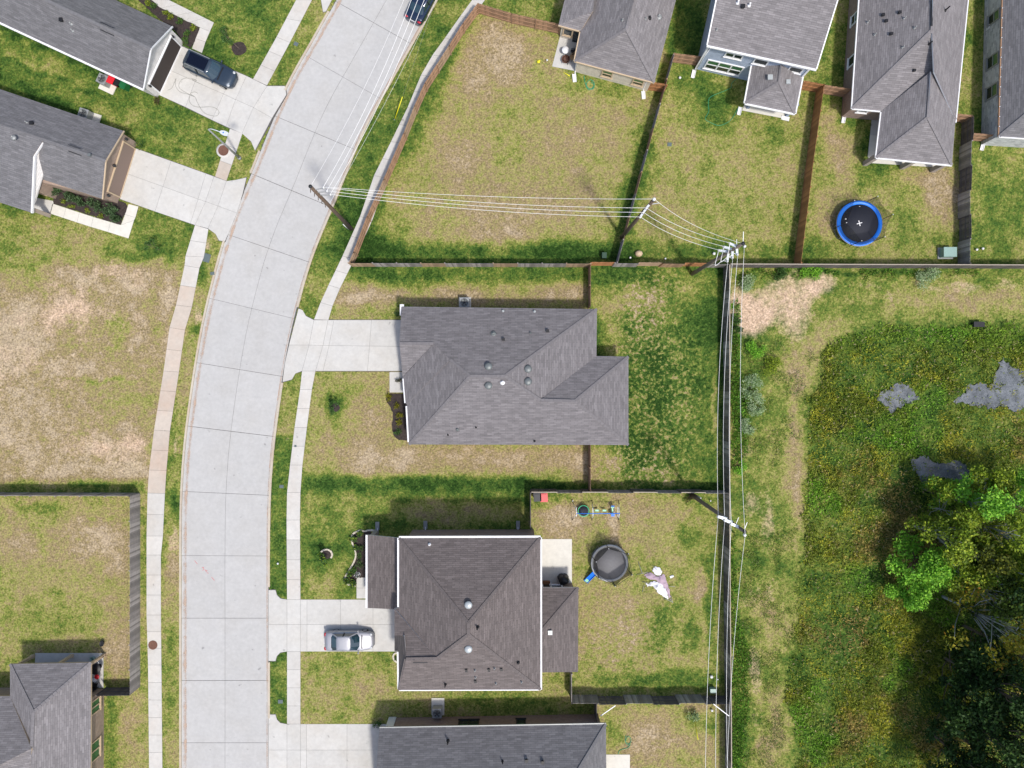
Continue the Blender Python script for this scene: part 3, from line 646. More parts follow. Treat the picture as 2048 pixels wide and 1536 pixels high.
drive_rect("lowest concrete driveway at the bottom edge of the photo", 1448, 1500, 1553, [601, 613, 694], 772)
d4 = base_poly("driveway", [(363, 90), (472, 142), (493, 151), (513, 161), (534, 171), (570, 171), (574, 188), (545, 240), (511, 302), (502, 284), (486, 268), (460, 258), (318, 190)], "concrete driveway with the blue-grey vehicle and a loose hose", "driveway")
for q in ([(363, 92), (410, 114), (390, 163), (339, 140)], [(410, 114), (472, 143), (447, 188), (390, 163)], [(339, 140), (390, 163), (371, 214), (318, 190)], [(390, 163), (447, 188), (424, 240), (371, 214)],
          [(472, 143), (493, 152), (471, 199), (447, 188)], [(447, 188), (471, 199), (452, 253), (424, 240)], [(493, 152), (512, 161), (534, 172), (507, 215), (471, 199)], [(471, 199), (507, 215), (484, 267), (452, 253)],
          [(534, 172), (570, 172), (573, 189), (544, 236), (507, 215)], [(507, 215), (544, 236), (510, 301), (502, 283), (484, 267)]):
    slab_poly(q, d4, M['drive'])
d5 = base_poly("driveway", [(272, 296), (428, 352), (453, 362), (470, 360), (494, 354), (487, 385), (450, 484), (437, 482), (431, 468), (416, 458), (390, 451), (238, 398)], "wide concrete driveway of the tan-brick house, empty", "driveway")
for q in ([(272, 297), (342, 322), (326, 373), (256, 348)], [(256, 348), (326, 373), (310, 423), (240, 398)], [(342, 322), (412, 347), (396, 398), (326, 373)], [(326, 373), (396, 398), (381, 447), (310, 423)],
          [(412, 347), (428, 353), (411, 403), (396, 398)], [(396, 398), (411, 403), (390, 450), (381, 447)], [(428, 353), (453, 362), (436, 412), (411, 403)], [(411, 403), (436, 412), (416, 457), (390, 450)],
          [(453, 362), (470, 360), (493, 355), (486, 385), (474, 426), (436, 412)], [(436, 412), (474, 426), (450, 483), (438, 481), (431, 468), (416, 457)]):
    slab_poly(q, d5, M['drive'])
d6 = base_poly("driveway", [(636, -40), (641, 0), (646, 25), (652, 24), (692, -55)], "sliver of a driveway at the top edge left of the street", "driveway")
slab_poly([(637, -40), (642, 0), (646, 24), (652, 23), (691, -54)], d6, M['drive'])
def walk_poly(name, label, cat, slabs, mat):
    root = None
    mb = MB()
    for q in slabs: mb.prism([tuple(G(x, y).xy) for x, y in q], -0.02, 0.097)
    root = tag(mb.build(name, M['joint']), label, cat, kind="structure")
    for q in slabs: slab_poly(q, root, mat)
    return root
walk_poly("walkway", "pale L-shaped walkway along the planting bed at the top-left house", "walkway",
          [[(262, -30), (290, -30), (338, 0), (292, 0)], [(292, 0), (338, 0), (356, 9), (322, 16)], [(322, 16), (356, 9), (386, 24), (352, 31)], [(352, 31), (386, 24), (410, 36), (378, 45)], [(378, 45), (410, 36), (428, 45), (420, 63), (400, 55)], [(400, 55), (420, 63), (411, 84), (391, 77)], [(391, 77), (411, 84), (404, 106), (384, 97)]], M['walk'])
walk_poly("walkway", "white walkway beside the leafy bed of the tan-brick house", "walkway",
          [[(105, 407), (132, 416), (127, 436), (100, 427)], [(132, 416), (159, 425), (154, 445), (127, 436)], [(159, 425), (187, 434), (182, 454), (154, 445)], [(187, 434), (221, 444), (216, 464), (182, 454)], [(221, 444), (242, 450), (268, 441), (257, 477), (216, 464)], [(250, 429), (271, 435), (268, 441), (242, 450)], [(257, 408), (277, 413), (271, 435), (250, 429)]], M['pale'])
walk_poly("patio", "shaded porch slab of the tan-brick house", "patio", [[(52, 392), (108, 402), (101, 429), (46, 420)]], M['drive'])
walk_poly("walkway", "short entry walk of the middle house beside its driveway", "walkway", [[(779, 744), (812, 744), (812, 785), (779, 785)]], M['drive'])
walk_poly("walkway", "short entry walk of the brown-roofed house with its curved bed", "walkway", [[(713, 1155), (742, 1155), (742, 1176), (713, 1176)], [(713, 1176), (742, 1176), (742, 1197), (713, 1197)]], M['drive'])
walk_poly("patio", "cream concrete patio behind the brown-roofed two-storey house", "patio", [[(1060, 1078), (1144, 1078), (1144, 1170), (1060, 1170)]], M['pale'])
walk_poly("patio", "small patio with round table beside the cream house", "patio", [[(1120, 72), (1163, 82), (1150, 142), (1104, 133)]], M['drive'])
walk_poly("patio", "porch slab under the hipped porch roof of the blue house", "patio", [[(1510, 150), (1600, 172), (1567, 237), (1484, 221)]], M['pale'])
walk_poly("patio", "side patio slab of the house above the blue trampoline", "patio", [[(1744, 232), (1778, 236), (1772, 322), (1735, 314)]], M['drive'])
walk_poly("patio", "patio slab at the right end of the bottom house", "patio", [[(1180, 1509), (1260, 1509), (1260, 1600), (1180, 1600)]], M['pale'])
walk_poly("patio", "covered patio slab at the lower-left house", "patio", [[(70, 1306), (207, 1306), (207, 1376), (70, 1376)]], M['drive'])

# mulch beds
def bed(label, pts, hgt=0.05):
    cx = sum(p[0] for p in pts) / len(pts); cy = sum(p[1] for p in pts) / len(pts)
    mb = MB(); fine = resample([(x, y, 0) for x, y in pts + [pts[0]]], step=6)[:-1]
    mb.prism([tuple(G(p.x + rnd.uniform(-1, 1), p.y + rnd.uniform(-1, 1)).xy) for p in fine], 0.0, GZ + hgt)
    return tag(mb.build("mulch_bed", M['mulch']), label, "planting bed", kind="structure")
bed("dark mulch bed between the top-left house and its walkway", [(253, -20), (276, -20), (322, 16), (378, 45), (400, 55), (390, 80), (383, 96), (367, 88), (352, 62), (330, 48)])
bed("dark mulch bed full of leafy shrubs at the tan-brick house", [(107, 373), (160, 385), (235, 400), (256, 409), (249, 430), (241, 450), (107, 407)])
bed("narrow dark mulch bed at the front of the middle house", [(775, 787), (812, 787), (818, 880), (800, 881), (786, 870), (784, 850), (787, 828), (780, 812), (772, 800)])
bed("curved dark mulch bed with pale stone edging", [(742, 1062), (722, 1060), (706, 1068), (705, 1082), (711, 1098), (712, 1112), (706, 1128), (695, 1146), (690, 1160), (697, 1169), (712, 1170), (714, 1155), (742, 1155)])
bed("round mulch ring around the young tree by the blue-grey vehicle", [(478 + 15 * math.cos(a), 97 + 14 * math.sin(a)) for a in np.linspace(0, 6.28, 15)[:-1]])
bed("round mulch ring inside the stone circle on the green lawn", [(653 + 11 * math.cos(a), 1109 + 9 * math.sin(a)) for a in np.linspace(0, 6.28, 13)[:-1]])
bed("dark soil around the sapling on the dry lawn of the middle house", [(671 + 9 * math.cos(a), 815 + 9 * math.sin(a)) for a in np.linspace(0, 6.28, 12)[:-1]], 0.02)

# ponds
for lab, pd in zip(("small muddy pool at the left of the wet meadow", "large muddy pool at the right edge of the wet meadow", "muddy pool above the young tree in the wet meadow"), PONDS):
    fine = resample([(x, y, 0) for x, y in pd + [pd[0]]], step=5)[:-1]
    mb = MB(); mb.face([G(p.x + rnd.uniform(-4, 4), p.y + rnd.uniform(-4, 4), GZ + 0.012) for p in fine][::-1])
    o = mb.build("pond", M['water']); tag(o, lab, "pond", kind="structure")

# ---------------------------------------------------------------- houses
def ray_plane(px, py, o, n):
    c = Vector((0, 0, CH)); d = P(px, py, 0) - c
    return c + d * ((o - c).dot(n) / d.dot(n))
class House:
    def __init__(s, name, label, base_px, shingle, trim=None):
        s.root = thing(name, label, "house", G(*base_px)); s.sh = M[shingle]; s.capm = M['cap_' + shingle]; s.trim = trim or M['white']; s.mb = MB(); s.planes = []; s.edges = []; s.roof = None
    def plane(s, poly, e1, e2, r, he, hr):
        """poly: photo pixels; eave e1-e2 at height he, reference point r at height hr"""
        A = P(*e1, he); B = P(*e2, he); C = P(*r, hr); n = (B - A).cross(C - A).normalized()
        if n.z < 0: n = -n
        u = (B - A).normalized(); v = n.cross(u)
        if v.z < 0: v = -v
        pts = [ray_plane(x, y, A, n) for x, y in poly]
        if (pts[1] - pts[0]).cross(pts[2] - pts[1]).z < 0 and sum((pts[i].x * pts[(i + 1) % len(pts)].y - pts[(i + 1) % len(pts)].x * pts[i].y) for i in range(len(pts))) < 0: pts = pts[::-1]
        if sum((pts[i].x * pts[(i + 1) % len(pts)].y - pts[(i + 1) % len(pts)].x * pts[i].y) for i in range(len(pts))) < 0: pts = pts[::-1]
        uv = [((p - A).dot(u), (p - A).dot(v)) for p in pts]
        s.mb.face(pts, 0, uv)
        dn = Vector((0, 0, -0.16)); low = [p + dn for p in pts]
        s.mb.face(low[::-1], 1)
        for i in range(len(pts)):
            j = (i + 1) % len(pts); s.mb.face([pts[i], low[i], low[j], pts[j]], 1)
        s.planes.append((A, n)); return len(s.planes) - 1
    def on(s, k, px, py, dz=0.0):
        A, n = s.planes[k]; p = ray_plane(px, py, A, n); return p + Vector((0, 0, dz))
    def finish_roof(s):
        s.roof = s.mb.build("roof", [s.sh, s.trim], s.root); return s.roof
    def cap(s, k, a, b, wd=0.26, k2=None):
        pa, pb = s.on(k, *a), s.on(k if k2 is None else k2, *b); mb = MB(); L = (pb - pa).length; n = max(2, int(L / 0.35))
        d = (pb - pa) / n
        for i in range(n):
            mb.bar(pa + d * (i + 0.02), pa + d * (i + 0.98) + Vector((0, 0, 0.008)), wd, 0.03)
        mb.build("ridge_cap", s.capm, s.roof)
    def gutter(s, k, a, b, wd=0.13, mat=None, name="gutter", dz=-0.05):
        pa, pb = s.on(k, *a, dz), s.on(k, *b, dz); d = (pb - pa).normalized(); A, n = s.planes[k]
        out = Vector((n.x, n.y, 0)); out = out - d * out.dot(d); out = out.normalized() * wd * 0.5
        mb = MB(); mb.bar(pa + out, pb + out, wd, 0.13); mb.build(name, mat or M['white'], s.roof)
    def trimline(s, k, a, b, wd=0.1):
        pa, pb = s.on(k, *a, 0.0), s.on(k, *b, 0.0); mb = MB(); mb.bar(pa, pb, wd, 0.06); mb.build("rake_trim", s.trim, s.roof)
    def disc(s, k, px, py, r=0.34, mat='vent_g'):
        p = s.on(k, px, py); mb = MB(); mb.lathe([(r * 0.55, -0.15), (r * 0.55, 0.12), (r, 0.14), (r * 0.97, 0.2), (r * 0.6, 0.27), (0, 0.29)], p, 18)
        mb.build("roof_vent", M[mat], s.roof)
    def pipe(s, k, px, py, mat='black', r=0.07, h=0.38, flash=True):
        p = s.on(k, px, py); mb = MB(); mb.lathe([(r, -0.1), (r, h), (r * 0.7, h), (r * 0.7, h - 0.05)], p, 8)
        if flash: mb.lathe([(r * 2.4, -0.08), (r * 2.2, 0.03), (r, 0.12)], p, 8)
        mb.build("vent_pipe", M[mat], s.roof)
    def boxvent(s, k, px, py, mat='vent_p', sz=0.38):
        p = s.on(k, px, py); mb = MB(); mb.box(p + Vector((0, 0, 0.08)), (sz, sz, 0.2)); mb.box(p + Vector((0, 0, 0.2)), (sz * 1.25, sz * 1.25, 0.05)); mb.build("roof_vent", M[mat], s.roof)
    def slotvent(s, k, a, b, wpx=0.55):
        mb = MB(); pa, pb = s.on(k, *a, 0.02), s.on(k, *b, 0.02); d = (pb - pa).normalized(); sd_ = Vector((-d.y, d.x, 0)) * wpx / 2
        for q in (-1, 1):
            qa, qb = pa + sd_ * q, pb + sd_ * q
            A, n = s.planes[k]
            for pnt in (qa, qb): pnt.z = A.z - ((pnt.x - A.x) * n.x + (pnt.y - A.y) * n.y) / n.z + 0.03
            mb.bar(qa, qb, 0.06, 0.06)
        mb.build("roof_vent", M['metal_d'], s.roof)
    def walls(s, pts, h, mat, close=True, name="wall"):
        """pts: world ground points in order"""
        mb = MB(); n = len(pts); h_ = h if isinstance(h, (list, tuple)) else [h] * n; acc = 0
        area = sum(pts[i].x * pts[(i + 1) % n].y - pts[(i + 1) % n].x * pts[i].y for i in range(n))
        if area < 0: pts = pts[::-1]; h_ = h_[::-1]
        for i in range(n):
            a, b = pts[i], pts[(i + 1) % n]; L = (b - a).xy.length
            mb.face([(a.x, a.y, 0.0), (b.x, b.y, 0.0), (b.x, b.y, h_[(i + 1) % n]), (a.x, a.y, h_[i])], 0, [(acc, 0), (acc + L, 0), (acc + L, h_[(i + 1) % n]), (acc, h_[i])]); acc += L
        mb.face([(p.x, p.y, hh) for p, hh in zip(pts, h_)], 0, [(p.x, p.y) for p in pts])
        return mb.build(name, M[mat], s.root)
    def gable(s, a, b, apex_t, he, hr, mat, thick=0.12, name="gable_wall"):
        """vertical gable wall between ground points a, b with apex at fraction apex_t"""
        mb = MB(); d = (b - a); nrm = Vector((d.y, -d.x, 0)).normalized() * thick; m_ = a + d * apex_t; L = d.length
        for off in (Vector((0, 0, 0)), nrm):
            q = [(a + off).xy.to_3d(), (b + off).xy.to_3d(), (b + off).xy.to_3d() + Vector((0, 0, he)), (m_ + off).xy.to_3d() + Vector((0, 0, hr)), (a + off).xy.to_3d() + Vector((0, 0, he))]
            uv = [(0, 0), (L, 0), (L, he), (L * apex_t, hr), (0, he)]
            if off.length == 0: q, uv = q[::-1], uv[::-1]
            mb.face(q, 0, uv)
        return mb.build(name, M[mat], s.root)
    def window(s, a, b, t, wd, z0, z1, panes=1, glass='glass', frame=None, upper=None, door=False, name=None):
        """window on the wall a->b (outside is on the right-hand side of a->b ... flipped if nadir-facing)"""
        d = (b - a).xy.to_3d(); L = d.length; d.normalize(); c = a + d * (t * L); c = Vector((c.x, c.y, 0))
        n = Vector((d.y, -d.x, 0))
        if n.dot(s.outdir) < 0: n = -n
        mid = Vector((0, 0, (z0 + z1) / 2)); fr = MB(); tw = 0.11
        ax = (d, n, Vector((0, 0, 1)))
        fr.box(c + n * 0.03 + Vector((0, 0, z1 - tw / 2)), (wd, 0.12, tw), ax=ax); fr.box(c + n * 0.03 + Vector((0, 0, z0 + tw / 2)), (wd, 0.12, tw), ax=ax)
        for q in (-1, 1): fr.box(c + n * 0.03 + mid + d * q * (wd - tw) / 2, (tw, 0.12, z1 - z0 - 2 * tw), ax=ax)
        for k in range(1, panes): fr.box(c + n * 0.03 + mid + d * (-wd / 2 + wd * k / panes), (0.12, 0.11, z1 - z0 - 2 * tw), ax=ax)
        f = fr.build(name or ("door" if door else "window"), frame or s.trim, s.root)
        pw = wd / panes
        for k in range(panes):
            cc = c + d * (-wd / 2 + pw * (k + 0.5)) + n * 0.012
            zm = (z0 + z1) / 2
            if upper:
                for zz, gm in ((z0 * .5 + zm * .5, glass), (zm * .5 + z1 * .5, upper)):
                    mb = MB(); mb.box(cc + Vector((0, 0, zz)), (pw - 0.16, 0.05, (z1 - z0) / 2 - 0.1), ax=ax); mb.build("pane", M[gm], f)
                mb = MB(); mb.box(cc + n * 0.03 + Vector((0, 0, zm)), (pw - 0.1, 0.06, 0.08), ax=ax); mb.build("meeting_rail", frame or s.trim, f)
            else:
                mb = MB(); mb.box(cc + Vector((0, 0, zm)), (pw - 0.16, 0.05, z1 - z0 - 0.18), ax=ax); mb.build("pane", M[glass], f)
        if not door:
            mb = MB(); mb.box(c + n * 0.05 + Vector((0, 0, z0 - 0.03)), (wd + 0.1, 0.18, 0.06), ax=ax); mb.build("sill", frame or s.trim, f)
    def downspout(s, px, py, h, dirv=(0, 0), mat='white'):
        p = G(px, py); mb = MB(); mb.tube([Vector((p.x, p.y, h)), Vector((p.x, p.y, 0.25)), Vector((p.x + dirv[0] * 0.4, p.y + dirv[1] * 0.4, 0.15))], 0.045, 6, smooth=False)
        mb.build("downspout", M[mat], s.root)
    def splash(s, px, py, dirv, mat='white'):
        p = G(px, py); d = Vector((dirv[0], dirv[1], 0)).normalized(); q = Vector((-d.y, d.x, 0)); mb = MB(); z = Vector((0, 0, 1))
        mb.box(p + d * 0.3 + z * 0.03, (0.75, 0.34, 0.05), ax=(d, q, z))
        for k in (-1, 1): mb.box(p + d * 0.3 + q * k * 0.15 + z * 0.09, (0.75, 0.05, 0.08), ax=(d, q, z))
        mb.build("splash_block", M[mat], s.root)
def inset(pxs, he, d):
    pts = [P(x, y, he).xy.to_3d() for x, y in pxs]; n = len(pts)
    a = sum(pts[i].x * pts[(i + 1) % n].y - pts[(i + 1) % n].x * pts[i].y for i in range(n)); sg = 1 if a > 0 else -1; out = []
    for i in range(n):
        e1 = (pts[i] - pts[i - 1]).normalized(); e2 = (pts[(i + 1) % n] - pts[i]).normalized()
        n1 = Vector((-e1.y, e1.x, 0)) * sg; n2 = Vector((-e2.y, e2.x, 0)) * sg; den = 1 + n1.dot(n2)
        m_ = (n1 + n2) / den if den > 0.15 else n1
        out.append(pts[i] + m_ * d)
    return out
UP = Vector((0, 1, 0)); DN = Vector((0, -1, 0)); RT = Vector((1, 0, 0)); LF = Vector((-1, 0, 0))

def house_middle():
    h = House("house", "single-storey house with grey-brown hipped roof in the middle of the photo", (1010, 750), 'sh_c', M['metal_d'])
    he = 2.75; hr = 5.85; hw = 4.75; hg = 4.35
    A, B, C, D, E, F = (803, 613), (1194, 618), (1193, 712), (1257, 713), (1257, 890), (818, 889); R1, R2 = (940, 752), (1010, 752); W1, W2 = (1081, 800), (1150, 802)
    GP, V1, K = (799, 687), (867, 687), (900, 719)
    k0 = h.plane([A, B, R2, R1, K, V1, GP], A, B, R1, he, hr)
    k1 = h.plane([B, C, W1, R2], B, C, R2, he, hr)
    k2 = h.plane([C, D, W2, W1], C, D, W2, he, hw)
    k3 = h.plane([D, E, W2], D, E, W2, he, hw)
    k4 = h.plane([E, F, R1, R2, W1, W2], E, F, R1, he, hr)
    k5 = h.plane([F, (814, 809), K, R1], F, (812, 780), R1, he, hr)
    k6 = h.plane([(812, 809), (806, 754), V1, K], (811, 820), (806, 754), K, he, 5.12)
    k7 = h.plane([GP, V1, (805, 754)], (805, 754), (870, 756), V1, he, hg)
    h.finish_roof()
    for k, a, b in ((k0, R1, R2), (k4, W1, W2), (k4, F, R1), (k0, B, R2), (k3, D, W2), (k3, E, W2), (k4, R2, W1), (k5, (814, 809), K), (k0, K, R1), (k0, V1, GP)): h.cap(k, a, b)
    h.gutter(k5, (818, 884), (814, 812)); h.gutter(k6, (811, 806), (807, 757), 0.10)
    for x, y, k in ((977, 733, k0), (977, 771, k4), (1056, 738, k1), (1056, 763, k1)): h.disc(k, x, y)
    h.pipe(k4, 1005, 765, 'white', 0.1, 0.35); h.boxvent(k0, 1095, 662, 'black', 0.22); h.boxvent(k0, 1007, 679, 'black', 0.2); h.pipe(k0, 987, 668, 'vent_g', 0.12, 0.2); h.pipe(k0, 1061, 666, 'vent_g', 0.05, 0.3)
    h.pipe(k4, 915, 859, 'vent_g', 0.08, 0.3); h.pipe(k4, 952, 855, 'black', 0.04, 0.3); h.pipe(k4, 896, 870, 'black', 0.04, 0.3); h.pipe(k4, 1069, 882, 'black', 0.05, 0.3); h.pipe(k0, 1006, 622, 'vent_p', 0.06, 0.3); h.pipe(k0, 1069, 623, 'vent_p', 0.06, 0.3)
    h.walls(inset([A, B, C, D, E, F, (814, 811), (809, 809), (807, 755), (804, 753)], he, 0.42), he - 0.12, 'brick_t')
    g = inset([A, B, (1194, 752), (804, 752)], he, 0.42); h.gable(g[3], g[0], 0.5, he - 0.1, hg - 0.25, 'brick_t')
    h.outdir = LF; h.window(g[3], g[0], 0.5, 4.9, 0.12, 2.3, 1, 'door_tan', name="garage_door", door=True)
    mb = MB(); mb.box(P(804, 620, 2.6), (0.35, 1.0, 0.25)); mb.build("corner_return", M['white'], h.root)
house_middle()

def house_two():
    h = House("house", "two-storey house with brown hipped roof and white gutters beside the black trampoline", (937, 1230), 'sh_b', M['white'])
    he = 5.6; hr = 8.75
    TL, TR, BR, BL = (798, 1076), (1081, 1075), (1081, 1379), (798, 1380); A1, A2 = (937, 1246), (937, 1269); J = (874, 1317)
    k0 = h.plane([TL, TR, A1], TL, TR, A1, he, hr)
    k1 = h.plane([TR, BR, A2, A1], TR, BR, A1, he, hr)
    k2 = h.plane([BR, BL, (812, 1318), J, A2], BR, BL, A2, he, hr)
    k3 = h.plane([TL, A1, A2, J, (789, 1217), (798, 1216)], TL, (798, 1216), A1, he, hr)
    k4 = h.plane([(789, 1217), J, (812, 1318), (809, 1272), (789, 1272)], (789, 1217), (830, 1217), J, he, 7.35)
    k5 = h.plane([(789, 1272), (809, 1272), (812, 1318), (798, 1380), (797, 1302), (789, 1302)], (797, 1302), (798, 1380), (812, 1318), he, 7.2)
    k6 = h.plane([(735, 1070), (799, 1076), (799, 1219), (735, 1216)], (735, 1070), (735, 1216), (797, 1140), 2.85, 3.75)
    k7 = h.plane([(1076, 1175), (1157, 1175), (1083, 1262), (1076, 1270)], (1085, 1175), (1157, 1175), (1083, 1262), 2.8, 4.5)
    k8 = h.plane([(1157, 1175), (1156, 1344), (1076, 1345), (1076, 1266), (1083, 1262)], (1157, 1175), (1156, 1344), (1083, 1262), 2.8, 4.5)
    h.finish_roof()
    for k, a, b in ((k0, TL, A1), (k0, TR, A1), (k1, A1, A2), (k2, A2, BR), (k2, A2, J), (k2, J, (812, 1318)), (k8, (1157, 1175), (1083, 1262)), (k5, (812, 1318), (798, 1380))): h.cap(k, a, b)
    h.gutter(k0, TL, TR, 0.16); h.gutter(k1, TR, BR, 0.13); h.gutter(k3, TL, (798, 1214), 0.15); h.gutter(k6, (735, 1070), (735, 1216), 0.17); h.gutter(k2, BL, BR, 0.08); h.gutter(k5, (797, 1304), (798, 1378), 0.14)
    h.disc(k0, 937, 1209, 0.33, 'vent_p'); h.disc(k2, 937, 1297, 0.33, 'vent_p'); h.boxvent(k8, 1100, 1264, 'vent_p', 0.3)
    h.pipe(k1, 955, 1254, 'black', 0.07, 0.6); h.pipe(k2, 891, 1368, 'black', 0.06, 0.6)
    for x, y in ((933, 1340), (978, 1339), (1003, 1338), (951, 1362)): h.boxvent(k2, x, y, 'black', 0.17)
    for x, y in ((950, 1340), (989, 1336), (951, 1354), (992, 1366), (1043, 1363)): h.pipe(k2, x, y, 'metal_g', 0.05, 0.35)
    h.pipe(k1, 1036, 1325, 'black', 0.07, 0.3); h.pipe(k0, 859, 1089, 'white', 0.06, 0.3)
    h.slotvent(k2, (826, 1322), (855, 1322), 0.3)
    ww = inset([TL, TR, BR, BL, (798, 1303), (790, 1302), (790, 1217), (798, 1216)], he, 0.42); h.walls(ww, he - 0.12, 'brick_b')
    pw = inset([(735, 1070), (830, 1076), (830, 1218), (735, 1216)], 2.85, 0.3)
    # front porch: posts and beam
    for q in (0, 3):
        mb = MB(); p = pw[q]; mb.box((p.x, p.y, 1.35), (0.4, 0.4, 2.7)); mb.build("porch_post", M['brick_b'], h.root)
    for q in ((0, 1), (3, 2)):
        mb = MB(); mb.bar(pw[q[0]] + Vector((0, 0, 2.62)), pw[q[1]] + Vector((0, 0, 2.62)), 0.25, 0.22); mb.build("porch_beam", M['white'], h.root)
    rw = inset([(1040, 1175), (1157, 1175), (1156, 1344), (1040, 1345)], 2.8, 0.35); h.walls(rw, 2.7, 'brick_b')
    h.outdir = UP
    h.window(ww[0], ww[1], 0.12, 1.1, 3.4, 4.9); h.window(ww[0], ww[1], 0.6, 1.1, 3.4, 4.9); h.window(rw[0], rw[1], 0.66, 1.15, 0.9, 2.4)
    h.window(rw[0], rw[1], 0.47, 0.9, 0.1, 2.15, 1, 'glass', door=True)
    for x, y, z in ((755, 1058, 2.7), (851, 1056, 5.4), (1036, 1056, 5.4)): h.downspout(x, y + 6, z, (0, 1)); h.splash(x, y, (0.0, 1), 'metal_g')
house_two()

def house_three():
    h = House("house", "brown-brick house with grey roof cut by the bottom edge of the photo", (980, 1570), 'sh_s', M['metal_d'])
    he = 2.85; hr = 5.7; a, b, r1, r2 = (759, 1456), (1212, 1448), (1140, 1568), (750, 1572)
    k0 = h.plane([a, b, r1, r2], a, b, r1, he, hr); k1 = h.plane([b, (1214, 1712), r1], b, (1214, 1712), r1, he, hr); k2 = h.plane([(1214, 1712), (760, 1716), r2, r1], (1214, 1712), (760, 1716), r1, he, hr)
    h.finish_roof(); h.cap(k0, b, r1); h.cap(k0, r1, r2)
    h.pipe(k0, 896, 1482, 'black', 0.07, 0.6); h.pipe(k0, 1005, 1523, 'black', 0.05, 0.4); h.boxvent(k0, 1053, 1520, 'black', 0.2); h.boxvent(k0, 1085, 1523, 'black', 0.2)
    ww = inset([a, b, (1214, 1712), (760, 1716)], he, 0.38); h.walls(ww, he - 0.1, 'brick_b'); h.gable(ww[3], ww[0], 0.5, he - 0.1, hr - 0.3, 'brick_b')
    h.outdir = UP; h.window(ww[0], ww[1], 0.385, 1.9, 0.9, 2.35, 2, 'glass', upper='glass_g'); h.window(ww[0], ww[1], 0.63, 0.9, 0.9, 2.35, 1, 'glass', upper='glass_g')
    mb = MB(); mb.box(ww[0] + Vector((0.35, 0.03, 1.3)), (0.7, 0.1, 2.6)); mb.build("corner_board", M['white'], h.root)
    h.gutter(k0, a, b, 0.09, M['metal_g'])
house_three()

def house_ul1():
    h = House("house", "white-gabled house with brown garage door in the top-left corner", (180, 60), 'sh_s', M['white'])
    he = 2.75; hr = 5.35
    lo, ap, up = (287, 178), (302, 98), (345, 53); lo2, ap2, up2 = (-140, -21), (-140, -108), (-140, -173)
    k0 = h.plane([lo, ap, ap2, lo2], lo, lo2, ap, he, hr); k1 = h.plane([ap, up, up2, ap2], up, up2, ap, he, hr)
    h.finish_roof(); h.cap(k0, ap, ap2); h.gutter(k0, lo, lo2, 0.16)
    h.trimline(k0, lo, ap); h.trimline(k1, ap, up)
    h.slotvent(k0, (201, 52), (228, 64), 0.5); h.boxvent(k0, 124, 41, 'black', 0.26); h.pipe(k0, 143, 48, 'metal_g', 0.07, 0.3); h.pipe(k0, 146, 62, 'metal_g', 0.06, 0.3)
    w_ = inset([lo, up, up2, lo2], he, 0.22); h.walls(w_, he - 0.1, 'white_sid')
    h.gable(w_[0], w_[1], 0.5, he - 0.05, hr - 0.12, 'white_sid', 0.06); h.outdir = (w_[1] - w_[0]).cross(Vector((0, 0, 1)))
    if h.outdir.x < 0: h.outdir = -h.outdir
    off = h.outdir.normalized() * 0.08
    h.window(w_[0] + off, w_[1] + off, 0.5, 4.9, 0.1, 2.25, 1, 'door_br', name="garage_door", door=True)
    for t in (0.07, 0.93):
        p = w_[0].lerp(w_[1], t) + off * 2 + Vector((0, 0, 2.0)); mb = MB(); mb.lathe([(0.06, -0.2), (0.11, -0.12), (0.11, 0.1), (0.02, 0.2)], p, 8); mb.build("wall_lamp", M['metal_d'], h.root)
    h.outdir = DN
house_ul1()

